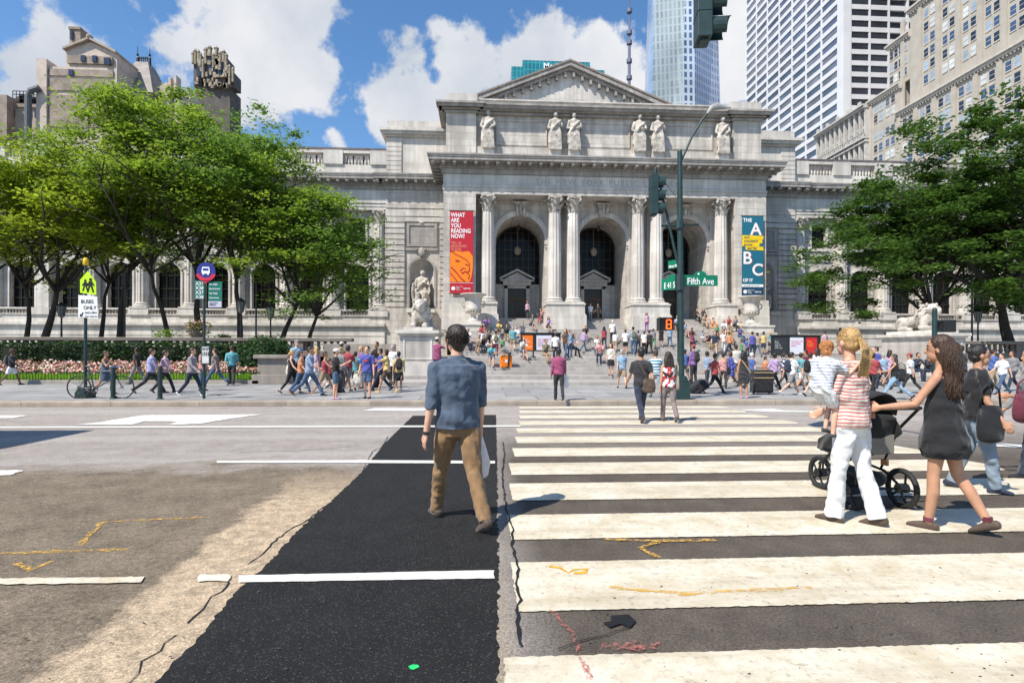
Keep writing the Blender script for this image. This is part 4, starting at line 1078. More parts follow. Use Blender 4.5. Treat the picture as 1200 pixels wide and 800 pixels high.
for px, top, w in ((226, 61, 2.4), (229, 58, 2.8), (232.5, 59, 2.8), (235, 62, 2.2), (241, 56, 3), (246, 54, 3.6), (253.5, 54, 3.6), (258, 60, 2.6), (262, 58, 3.2), (265, 62, 3), (269, 75, 2.4), (273, 78, 2.4), (238, 70, 2.6), (250, 62, 2.6)): pin(px, top, w)
for px, py in [(rnd.uniform(227, 268), rnd.uniform(72, 104)) for _ in range(45)]: box(bm, kx(px), kx(px)+rnd.uniform(.4, 1.2), YK-.5, YK+.8, kz(py), kz(py)+rnd.uniform(.6, 2.2))
box(bm, kx(239), kx(264), YK-.3, YK+1, kz(66), kz(63)); box(bm, kx(239), kx(264), YK-.2, YK+1, kz(73), kz(71.5))
mk('crown', bm, KG, K)
for px in (248, 261, 231, 244, 255):
    wwin('window', kx(px), kx(px)+1.3, YK-.1, YK+.7, kz(90), kz(68), DARKG, K)
# ---- the avenue beyond the frame, so that side steps still see a city edge
Q = wempty('corner_office', (-140, 60, 0), 'grey corner office block beyond the left end of the library', 'building')
bm = BM(); box(bm, -190, -112, 30, 90, 0, 45); mk('wall', bm, TAN, Q)
# ================================================================== PEOPLE
SKINS = {'l': (.62, .36, .25), 'm': (.47, .25, .155), 'd': (.16, .075, .045), 'p': (.66, .40, .30)}
def smat(k):
    m = mat('skin_'+k, SKINS[k], .5, .16, 9, bump=.12, bscale=160, spec=.4); b = m.node_tree.nodes['Principled BSDF']; b.inputs['Subsurface Weight'].default_value = .12; b.inputs['Subsurface Scale'].default_value = .02; return m
def cmat(name, col, rough=.85, pat=None, var=.16):
    """woven cloth; pat: stripes / plaid / blocks as real dye in the cloth"""
    if name in _m: return _m[name]
    m = mat(name, col, rough, min(var, .08), 14, bump=.9, bscale=7, spec=.15, sheen=.15)
    for n_ in m.node_tree.nodes:
        if n_.type == 'TEX_NOISE' and abs(n_.inputs['Scale'].default_value-7) < .01: n_.inputs['Distortion'].default_value = 1.6; n_.inputs['Detail'].default_value = 3
        if n_.type == 'BUMP':
            n_.inputs['Distance'].default_value = .03; n_.inputs['Strength'].default_value = .7
            w_ = m.node_tree.nodes.new('ShaderNodeTexWave'); w_.bands_direction = 'DIAGONAL'; w_.inputs['Scale'].default_value = 2.2; w_.inputs['Distortion'].default_value = 9; w_.inputs['Detail'].default_value = 2.5; w_.inputs['Detail Scale'].default_value = .9
            m.node_tree.links.new([q for q in m.node_tree.nodes if q.type == 'TEX_COORD'][0].outputs['Object'], w_.inputs['Vector']); m.node_tree.links.new(w_.outputs['Fac'], n_.inputs['Height'])
    if pat:
        nt = m.node_tree; N = nt.nodes; L = nt.links; b = N['Principled BSDF']; src = b.inputs['Base Color'].links[0].from_socket
        tc = N.new('ShaderNodeTexCoord'); sp = N.new('ShaderNodeSeparateXYZ'); L.new(tc.outputs['Object'], sp.inputs[0])
        kind, col2, per, duty = pat
        if kind == 'blocks':
            v = N.new('ShaderNodeTexVoronoi'); v.distance = 'CHEBYCHEV'; v.inputs['Scale'].default_value = per; L.new(tc.outputs['Object'], v.inputs['Vector'])
            sc = N.new('ShaderNodeSeparateColor'); L.new(v.outputs['Color'], sc.inputs[0])
            r = N.new('ShaderNodeValToRGB'); r.color_ramp.interpolation = 'CONSTANT'
            r.color_ramp.elements[0].color = (*col2, 1); r.color_ramp.elements[1].position = duty; r.color_ramp.elements[1].color = (*col, 1)
            e = r.color_ramp.elements.new(.8); e.color = (.03, .02, .02, 1); L.new(sc.outputs[0], r.inputs[0]); L.new(r.outputs[0], b.inputs['Base Color'])
        else:
            n = N.new('ShaderNodeTexNoise'); n.inputs['Scale'].default_value = 5; L.new(tc.outputs['Object'], n.inputs['Vector'])
            a = N.new('ShaderNodeMath'); a.operation = 'MULTIPLY_ADD'; L.new(n.outputs['Fac'], a.inputs[0]); a.inputs[1].default_value = .05; L.new(sp.outputs[2], a.inputs[2])
            d = N.new('ShaderNodeMath'); d.operation = 'DIVIDE'; L.new(a.outputs[0], d.inputs[0]); d.inputs[1].default_value = per
            f = N.new('ShaderNodeMath'); f.operation = 'FRACT'; L.new(d.outputs[0], f.inputs[0])
            g = N.new('ShaderNodeMath'); g.operation = 'LESS_THAN'; L.new(f.outputs[0], g.inputs[0]); g.inputs[1].default_value = duty
            x = N.new('ShaderNodeMix'); x.data_type = 'RGBA'; L.new(g.outputs[0], x.inputs[0]); L.new(src, x.inputs[6]); x.inputs[7].default_value = (*col2, 1); L.new(x.outputs[2], b.inputs['Base Color'])
    return m
HAIRC = {'black': (.012, .010, .009), 'brown': (.055, .028, .016), 'blonde': (.42, .26, .10), 'grey': (.35, .34, .33), 'ginger': (.42, .17, .05), 'white': (.6, .6, .58), 'dark': (.028, .017, .012)}
def hmat(k): return mat('hair_'+k, HAIRC[k], .42, .35, 60, bump=.5, bscale=90, spec=.5)
COLS = dict(white=(.72,.72,.72), black=(.02,.02,.022), navy=(.03,.045,.09), denim=(.075,.12,.20), lightdenim=(.22,.32,.42), khaki=(.33,.24,.15), grey=(.25,.25,.26),
  red=(.50,.03,.05), magenta=(.42,.04,.17), orange=(.78,.25,.03), yellow=(.78,.50,.05), teal=(.03,.40,.46), blue=(.05,.14,.50), royal=(.06,.08,.48), sky=(.22,.42,.62),
  lav=(.36,.38,.72), pink=(.62,.34,.52), tan=(.42,.31,.20), brown=(.12,.07,.045), darkgrey=(.07,.07,.075), green=(.05,.35,.12), purple=(.30,.10,.42), lilac=(.50,.30,.62),
  maroon=(.20,.02,.05), charcoal=(.045,.043,.05), mauve=(.27,.19,.18), shirtblue=(.25,.38,.62), stripegrey=(.36,.30,.34), salmon=(.70,.25,.25), cream=(.66,.60,.48), olive=(.18,.18,.09), slate=(.078,.104,.145), chino=(.23,.14,.07))
for _k, _c in list(COLS.items()):
    if _k in ('slate', 'chino', 'denim', 'khaki', 'white', 'black'): continue
    _l = .25*_c[0]+.6*_c[1]+.15*_c[2]; COLS[_k] = tuple((q*.66+_l*.34)*.84 for q in _c)
class P: pass
def person(label, loc, h, face, pose='stand', top=('tee', 'white'), bot=('trousers', 'navy'), hair=('short', 'black'), skin_='l', shoes='black', near=False,
           lean=0, arms=None, legs=None, female=False, head=(0, 0), group=None, build=1.0, sock=None, vox=None):
    s = h/1.75; root = empty('person', loc, face, label, 'person', group); root.scale = (s, s, s)
    # ---- joints, facing +Y, hips at the origin until the feet are found
    lr = {'stand': ((3, 4), (-2, 3)), 'walk': ((26, 8), (-18, 22)), 'walk2': ((-18, 24), (24, 6)), 'stride': ((32, 6), (-26, 26)), 'sit': ((82, 84), (86, 76)), 'sit2': ((78, 60), (90, 96)), 'bend': ((10, 6), (0, 4)), 'step': ((14, 6), (-12, 26))}[pose]
    if legs: lr = legs
    ar = {'stand': ((4, 8), (6, 14)), 'walk': ((-22, 12), (24, 25)), 'walk2': ((24, 22), (-22, 12)), 'stride': ((-28, 18), (30, 40)), 'sit': ((38, 60), (42, 70)), 'sit2': ((40, 50), (20, 95)), 'bend': ((55, 20), (50, 20)), 'step': ((-10, 12), (14, 20))}[pose]
    if arms: ar = arms
    le = R(lean if lean else {'sit': 14, 'sit2': 20, 'bend': 75}.get(pose, 2 if pose != 'stand' else 0))
    if pose == 'bend': le = R(70)
    up = Vector((0, sin(le), cos(le))); fw = Vector((0, cos(le), -sin(le)))
    O = Vector((0, 0, 0)); hipw = .085 if not female else .09
    shw = (.185 if not female else .155)*build
    J = {}
    feet = []
    for i, sx in enumerate((-1, 1)):
        a, b = R(lr[i][0]), R(lr[i][1])
        hp = Vector((sx*hipw, 0, 0)); kn = hp + Vector((sx*.01, sin(a), -cos(a)))*.43; an = kn + Vector((-sx*.008, sin(a-b), -cos(a-b)))*.41
        J['hp', i], J['kn', i], J['an', i] = hp, kn, an; J['fp', i] = (a-b)
        toe = -(a-b) if (a-b) < 0 else 0
        feet.append(an.z - .08 - (.0))
    gz = min(feet); 
    hz_ = -gz
    if pose.startswith('sit'): hz_ = -min(feet)
    off = Vector((0, 0, hz_))
    if pose.startswith('sit'): off = off + Vector((0, -(J['an', 0].y+J['an', 1].y)/2, 0))
    for k in list(J):
        if isinstance(J[k], Vector): J[k] = J[k]+off
    O = O+off
    sho = O + up*.49; neck = O + up*.53
    for i, sx in enumerate((-1, 1)):
        arr = ar[i]; a, b = R(arr[0]), R(arr[1]); o = R(arr[2] if len(arr) > 2 else 7); inw = R(arr[3] if len(arr) > 3 else 0)
        sh = sho + Vector((sx*shw, 0, 0)) - up*.042
        d1 = Vector((sx*sin(o), sin(a)*cos(o), -cos(a)*cos(o))); el = sh + d1*.29
        d2 = Vector((sx*sin(o-inw), sin(a+b)*cos(o-inw), -cos(a+b)*cos(o-inw))).normalized(); wr = el + d2*.25
        J['sh', i], J['el', i], J['wr', i], J['hd', i] = sh, el, wr, d2
    hc = neck + up*.02 + Vector((0, .02, .145)) + Vector((0, fw.y*.0, 0))
    vx = vox or (.007 if near else .019)
    hy, hpch = R(head[0]), R(head[1]); HR = Matrix.Rotation(hy, 3, 'Z') @ Matrix.Rotation(-hpch, 3, 'X')
    def hd(x, y, z): return hc + HR @ Vector((x, y, z))
    sk = smat(skin_)
    # ---- body
    bm = BM()
    def torso(bm, k=0.0, t0=-.10, t1=.53, wide=1.0, belly=0.0):
        if female: prof = [(-.10, .12, .085), (-.02, .165, .115), (.06, .150, .105), (.17, .118, .088), (.28, .130, .105), (.36, .142, .112), (.43, .150, .090), (.49, .125, .075), (.53, .06, .055)]
        else: prof = [(-.10, .12, .09), (-.02, .158, .112), (.08, .152, .106), (.18, .148, .102), (.30, .165, .115), (.41, .182, .115), (.48, .160, .092), (.53, .065, .06)]
        pts, rad = [], []
        for t, rx, ry in prof:
            if t0-.001 <= t <= t1+.001: pts.append(O+up*t + Vector((0, 0, 0))); rad.append((rx*build*wide+k, (ry*build+k)))
        tube(bm, pts, rad, 16, ax=(1, 0, 0), rnd=False)
    torso(bm, -.022)
    ball(bm, O+up*.465, (.12*build, .052, .040))
    for i in (0, 1): tube(bm, [neck+up*.0, (neck+J['sh', i])/2+up*.012, J['sh', i]+up*.01], [.040, .034, .036], 10, rnd=True)
    tube(bm, [neck-up*.03, hc+HR@Vector((0, -.02, -.06))], [.058 if not female else .050, .052 if not female else .046], 10, rnd=True)
    q = 14 if near else 9
    ball(bm, hd(0, -.005, .02), (.076, .096, .102), 16, 12, HR); ball(bm, hd(0, .028, -.052), (.056, .062, .066), 12, 8, HR)
    ball(bm, hd(0, .090, -.022), (.012, .018, .022), 8, 6, HR)
    if near:
        ball(bm, hd(0, .076, -.074), (.026, .014, .012), 8, 6, HR); ball(bm, hd(0, .066, -.100), (.026, .02, .018), 8, 6, HR)
        tube(bm, [hd(0, .084, .012), hd(0, .096, -.012), hd(0, .101, -.028)], [.008, .010, .013], 8, rnd=True)
    for sx in (-1, 1): ball(bm, hd(sx*.078, -.005, -.01), (.012, .02, .032), 8, 6, HR)
    for i in (0, 1):
        hp, kn, an = J['hp', i], J['kn', i], J['an', i]
        mid = hp.lerp(kn, .45); m2 = kn.lerp(an, .35) - Vector((0, .012, 0))
        cv = .80 if bot[0] in ('trousers', 'flare', 'leggings') else 1.0
        tube(bm, [hp, mid, kn, m2, an], [.080*build*cv, .070*build*cv, .050*cv, .050*cv, .035], 12, rnd=True)
        fdir = Vector((0, 1, 0)); pitch = J['fp', i]
        if pitch < -.15: fdir = Vector((0, cos(min(.9, -pitch*.8)), -sin(min(.9, -pitch*.8))))
        J['fd', i] = fdir
        tube(bm, [an+Vector((0, -.02, -.03)), an+fdir*.06+Vector((0, 0, -.05)), an+fdir*.115+Vector((0, 0, -.056))], [.030, (.030, .024), (.030, .014)], 10, rnd=True)
        sh, el, wr, d2 = J['sh', i], J['el', i], J['wr', i], J['hd', i]
        tube(bm, [sh, sh.lerp(el, .4), el, el.lerp(wr, .3), wr], [.047*build if not female else .040, .044*build if not female else .037, .036, .036, .025], 10, rnd=True)
        # hand
        side = Vector((-1 if i else 1, 0, 0)); side = (side - d2*side.dot(d2)).normalized(); fwd = d2.cross(side) ; 
        if fwd.y < 0: fwd = -fwd
        pc = wr + d2*.055
        tube(bm, [wr, pc, wr+d2*.085], [(.026, .02), (.018, .040), (.016, .040)], 10, ax=side, rnd=True)
        if near:
            for k, (off_, ln) in enumerate(((.030, .062), (.010, .072), (-.010, .068), (-.029, .052))):
                b0 = wr + d2*.085 + fwd*off_; b1 = b0 + d2*ln*.5 + side*.006; b2 = b1 + (d2*.8+side*.55).normalized()*ln*.5
                tube(bm, [b0, b1, b2], [.0092, .0088, .007], 8, rnd=True)
            t0_ = wr + d2*.03 + fwd*.03; tube(bm, [t0_, t0_+(d2*.6+fwd*.7).normalized()*.035, t0_+(d2*.9+fwd*.5).normalized()*.065], [.012, .0105, .008], 8, rnd=True)
        else: 
            tube(bm, [pc+d2*.03, pc+d2*.085+side*.015], [(.014, .034), (.010, .026)], 8, ax=side, rnd=True)
            tube(bm, [wr+d2*.03+fwd*.025, wr+d2*.075+fwd*.05], [.013, .01], 6, rnd=True)
    body = skin('body', bm, sk, root, vx, 2)
    if near:      # eyes and brows
        bm = BM()
        for sx in (-1, 1): ball(bm, hd(sx*.031, .078, .004), (.011, .008, .007), 8, 6, HR)
        mk('eyes', bm, mat('eye_dark', (.02, .015, .012), .2), root, smooth=True)
        bm = BM()
        for sx in (-1, 1): tube(bm, [hd(sx*.016, .086, .026), hd(sx*.034, .080, .032), hd(sx*.050, .066, .026)], [.003, .0045, .002], 6, rnd=True)
        mk('eyebrows', bm, hmat(hair[1] if hair[1] in HAIRC else 'black'), root, smooth=True)
        bm = BM(); tube(bm, [hd(-.022, .078, -.074), hd(0, .089, -.075), hd(.022, .078, -.074)], [.003, .006, .003], 6, rnd=True); mk('lips', bm, mat('lips', (.42, .14, .12), .5), root, smooth=True)
    vc = .010 if near else .021; dsp = .016 if near else .010
    def leg_cloth(bm, t_end, r0, r1, r2):
        for i in (0, 1):
            hp, kn, an = J['hp', i], J['kn', i], J['an', i]
            P_ = [hp + Vector((0, 0, .0)), hp.lerp(kn, .45), kn]; rr = [r0*1.02, r0*.95, r1]
            if t_end > 1: P_ += [kn.lerp(an, .5), kn.lerp(an, t_end-1)]; rr += [(r1+r2)/2, r2]
            else: P_ = [hp, hp.lerp(kn, .5), hp.lerp(kn, t_end)]; rr = [r0*1.02, r0*1.0, r1]
            tube(bm, P_, rr, 12)
            ball(bm, hp, r0*1.02)
            if t_end > 1: ball(bm, kn, r1)
    def arm_cloth(bm, t_end, r0, r1):
        for i in (0, 1):
            sh, el, wr = J['sh', i], J['el', i], J['wr', i]
            ball(bm, sh, r0)
            if t_end <= 1: tube(bm, [sh, sh.lerp(el, t_end)], [r0, r1], 10)
            else: tube(bm, [sh, el, el.lerp(wr, t_end-1)], [r0, (r0+r1)/2*.97, r1], 10); ball(bm, el, (r0+r1)/2*.97)
    def yoke(bm):
        ball(bm, O+up*.435, (.165*build, .092, .062)); tube(bm, [O+up*.36, O+up*.44, O+up*.49, O+up*.535], [(.165*build, .118), (.150*build, .110), (.115, .095), (.072, .072)], 16, ax=(1, 0, 0))
        for i in (0, 1): tube(bm, [neck-up*.022, (neck+J['sh', i])/2+up*.0, J['sh', i]+up*.004], [.052, .052, .052*build], 10, rnd=True)
    # ---- lower garment
    bk, bc = bot[0], bot[1]; bmt_ = cmat('cloth_'+bc+('_'+bk if bk in ('flare',) else ''), COLS[bc])
    if bk in ('trousers', 'shorts', 'flare', 'leggings'):
        bm = BM(); tube(bm, [O+up*.085, O+up*.0, O-Vector((0, 0, .06)) if not pose.startswith('sit') else O-up*.06, O-Vector((0, 0, .125)) if not pose.startswith('sit') else O-up*.11], [((.162 if female else .164)*build, .120), ((.176 if female else .172)*build, .128), (.158*build, .122), (.125*build, .108)], 16, ax=(1, 0, 0))
        if bk == 'shorts': leg_cloth(bm, .85, .098*build, .088, 0)
        elif bk == 'flare': leg_cloth(bm, 2.06, .094*build, .062, .080)
        elif bk == 'leggings': leg_cloth(bm, 1.9, .093*build, .060, .044)
        else: leg_cloth(bm, 2.06, .094*build, .064*build, .057)
        skin('trousers' if bk != 'shorts' else 'shorts', bm, bmt_, root, vc, 2, dsp, .09)
    elif bk == 'skirt':
        bm = BM(); kz_ = (J['kn', 0].z+J['kn', 1].z)/2; ym = (J['kn', 0].y+J['kn', 1].y)/2
        ln = bot[2] if len(bot) > 2 else .9
        e = O.lerp(Vector((0, ym, kz_)), ln)
        if pose.startswith('sit'): leg_cloth(bm, .9, .10, .09, 0); tube(bm, [O+up*.09, O, O-up*.06], [(.15, .11), (.175, .125), (.15, .11)], 14, ax=(1, 0, 0))
        else: tube(bm, [O+up*.12, O+up*.0, O.lerp(e, .5), e], [(.135, .10), (.178, .13), (.20, .17), (.21, .20)], 18, ax=(1, 0, 0))
        skin('skirt', bm, bmt_, root, vc, 2, dsp, .12)
    # ---- upper garment
    tk, tcn = top[0], top[1]; pat = top[2] if len(top) > 2 else None
    tm = cmat('cloth_'+tcn+('_'+pat[0]+str(pat[2]) if pat else ''), COLS[tcn], pat=pat)
    bm = BM()
    if tk == 'dress':
        e = O.lerp(Vector((0, (J['kn', 0].y+J['kn', 1].y)/2, (J['kn', 0].z+J['kn', 1].z)/2)), .88 if len(top) < 4 else top[3])
        torso(bm, .014, -.02, .48)
        if near: tube(bm, [O+up*.40, O+up*.22, O+up*.02, O.lerp(e, .4), O.lerp(e, .75), e], [(.125, .10), (.16, .125), (.195, .15), (.225, .185), (.225, .19), (.19, .165)], 20, ax=(1, 0, 0))
        else: tube(bm, [O+up*.18, O, e.lerp(O, .5), e], [(.14, .11), (.19, .14), (.20, .16), (.20, .17)], 18, ax=(1, 0, 0))
        skin('dress', bm, tm, root, vc, 2, dsp*1.3, .1)
    elif pose.startswith('sit'):
        torso(bm, .020, -.02, .48)
        if tk != 'tank': arm_cloth(bm, .8 if tk == 'tee' else 1.9, .062, .058 if tk == 'tee' else .042)
        yoke(bm); skin('shirt', bm, tm, root, vc, 2, dsp, .09)
    else:
        torso(bm, .024, -.02, .48, wide=1.0)
        tube(bm, [O+up*.30, O+up*.14, O+up*.03, O-up*.06], [(.170*build, .126), (.172*build, .130), (.182*build, .140), (.186*build, .146)], 16, ax=(1, 0, 0))
        if tk == 'tank': ball(bm, O+up*.42, (.135, .095, .07))
        else:
            yoke(bm)
            f = {'tee': .72, 'long': 1.93, 'rolled': 1.18, 'elbow': 1.15}[tk]
            arm_cloth(bm, f, .061*build if not female else .051, {'tee': .060, 'long': .038, 'rolled': .051, 'elbow': .047}[tk])
        if tk == 'rolled': tube(bm, [neck-up*.045, neck+up*.018], [(.078, .072), (.066, .066)], 14, ax=(1, 0, 0))
        skin('shirt', bm, tm, root, vc, 2, dsp*1.3, .085)
    # ---- shoes
    shm = cmat('shoe_'+shoes, COLS.get(shoes, (.02, .02, .02)), .5)
    for i in (0, 1):
        an = J['an', i]; fd = J['fd', i]; bm = BM(); u = Vector((0, -fd.z, fd.y))
        tube(bm, [an-fd*.05-u*.045, an+fd*.03-u*.045, an+fd*.11-u*.055, an+fd*.155-u*.060], [(.036, .042), (.040, .040), (.042, .030), (.034, .018)], 12, ax=(1, 0, 0), rnd=True)
        skin('shoe', bm, shm, root, .011 if near else .02, 2)
    # ---- hair and hats
    hk, hcn = hair[0], hair[1]
    if hk in ('cap', 'redcap'):
        bm = BM(); ball(bm, hd(0, -.008, .055), (.086, .104, .078), 14, 10, HR); mk('cap', bm, cmat('cloth_'+hcn, COLS[hcn]), root, smooth=True)
        bm = BM(); ball(bm, hd(0, .10, .045), (.065, .06, .010), 10, 6, HR); mk('cap_brim', bm, cmat('cloth_'+hcn, COLS[hcn]), root, smooth=True)
        bm = BM(); ball(bm, hd(0, -.03, .005), (.080, .085, .07), 12, 8, HR); mk('hair', bm, hmat('dark'), root, smooth=True)
    elif hk != 'bald':
        bm = BM(); hm = hmat(hcn)
        ball(bm, hd(0, -.022, .038), (.087, .098, .098), 18, 12, HR); ball(bm, hd(0, -.045, -.02), (.074, .070, .070), 14, 10, HR)
        if hk == 'short' and near:
            for sx in (-1, 1): ball(bm, hd(sx*.062, .0, .03), (.026, .055, .06), 10, 8, HR)
            ball(bm, hd(0, .04, .095), (.06, .05, .028), 10, 8, HR); ball(bm, hd(.0, -.05, -.07), (.052, .045, .04), 10, 8, HR)
        if hk == 'long':
            for sx in (-.055, 0, .055): tube(bm, [hd(sx, -.05, .02), hd(sx*1.3, -.085, -.10), hd(sx*1.5, -.09, -.24), hd(sx*1.4, -.085, -.34)], [(.05, .04), (.05, .035), (.05, .03), (.03, .018)], 10, ax=(1, 0, 0), rnd=True)
            for sx in (-1, 1): tube(bm, [hd(sx*.07, -.01, .03), hd(sx*.085, -.02, -.08), hd(sx*.10, -.03, -.20)], [.025, .028, .018], 8, rnd=True)
        if hk == 'bob':
            for sx in (-1, 1): tube(bm, [hd(sx*.072, -.01, .03), hd(sx*.078, -.01, -.10)], [.026, .024], 8, rnd=True)
            ball(bm, hd(0, -.06, -.06), (.08, .05, .07), 12, 8, HR)
        if hk == 'tail': ball(bm, hd(0, -.115, .03), (.03, .03, .03), 8, 6, HR); tube(bm, [hd(0, -.12, .03), hd(0, -.16, -.04), hd(0, -.15, -.15)], [.025, .034, .012], 8, rnd=True)
        if hk == 'bun': ball(bm, hd(0, -.11, .05), (.038, .036, .038), 8, 6, HR)
        skin('hair', bm, hm, root, .008 if near else .018, 1, .012 if near else 0, .03)
    root['_j'] = 0; del root['_j']
    info = {'root': root, 'J': J, 'O': O, 'up': up, 'neck': neck, 'hc': hc, 'HR': HR, 's': s, 'sho': sho}
    return info
def wpt(info, v):
    r = info['root']; return Matrix.Translation(r.location) @ Matrix.Rotation(r.rotation_euler.z, 4, 'Z') @ (Vector(v)*info['s'])
def backpack(info, col, label):
    """a bag carried on the back stays a thing of its own"""
    c = info['O'] + info['up']*.30 + Vector((0, -.17, 0)); w = wpt(info, c); s = info['s']
    root = empty('backpack', w, info['root'].rotation_euler.z, label, 'backpack'); root.scale = (s,)*3; m = cmat('bag_'+col, COLS[col], .7)
    bm = BM(); tube(bm, [(0, 0, -.2), (0, -.01, -.1), (0, -.01, .08), (0, 0, .19)], [(.12, .055), (.15, .085), (.145, .08), (.10, .05)], 14, ax=(1, 0, 0), rnd=True); mk('body', bm, m, root, smooth=True)
    bm = BM(); tube(bm, [(0, -.08, -.15), (0, -.085, -.05)], [(.10, .035), (.09, .03)], 12, ax=(1, 0, 0), rnd=True); mk('pocket', bm, m, root, smooth=True)
    for sx in (-1, 1):
        bm = BM(); tube(bm, [(sx*.08, .02, .18), (sx*.10, .12, .20), (sx*.11, .26, .12), (sx*.13, .22, -.05), (sx*.12, .05, -.15)], [.016]*5, 6); mk('strap', bm, m, root, smooth=True)
    return root
def handbag(loc, rz, col, label, w=.3, h=.24, d=.1, strap=.3, name='shoulder_bag', cat='bag', tilt=0):
    root = empty(name, loc, rz, label, cat); m = cmat('bag_'+col, COLS[col], .5)
    bm = BM(); tube(bm, [(0, 0, -h/2), (0, 0, -h*.2), (0, 0, h*.3), (0, 0, h/2)], [(w*.46, d*.5), (w*.5, d*.5), (w*.44, d*.4), (w*.38, d*.15)], 16, ax=(1, 0, 0), rnd=True); mk('body', bm, m, root, smooth=True)
    if strap:
        bm = BM(); tube(bm, [(-w*.36, 0, h*.45), (-w*.30, 0, h*.5+strap*.7), (0, 0, h*.5+strap), (w*.30, 0, h*.5+strap*.7), (w*.36, 0, h*.45)], [.012]*5, 6); mk('strap', bm, m, root, smooth=True)
    return root
CW = 0 
AW, TC, RT, LF = 0, pi, -pi/2, pi/2        # facing away / to camera / right / left
def sz(foot, headpx, loc): return (foot-headpx)*depth(loc.x, loc.y)/FPX
def walker(label, px, foot, headpx, face, pose, top, bot, hair=('short', 'dark'), skin_='l', shoes='black', bag=None, **kw):
    p = hit(px, foot); h = sz(foot, headpx, p); h = min(1.93, max(1.5 if not kw.get('child') else .9, h)); kw.pop('child', None)
    i = person(label, p, h, face, pose, top, bot, hair, skin_, shoes, **kw)
    return i
def sitter(label, px, foot, face, top, bot, hair=('short', 'dark'), skin_='l', h=1.7, pose='sit', **kw):
    return person(label, hit(px, foot), h, face, pose, top, bot, hair, skin_, **kw)

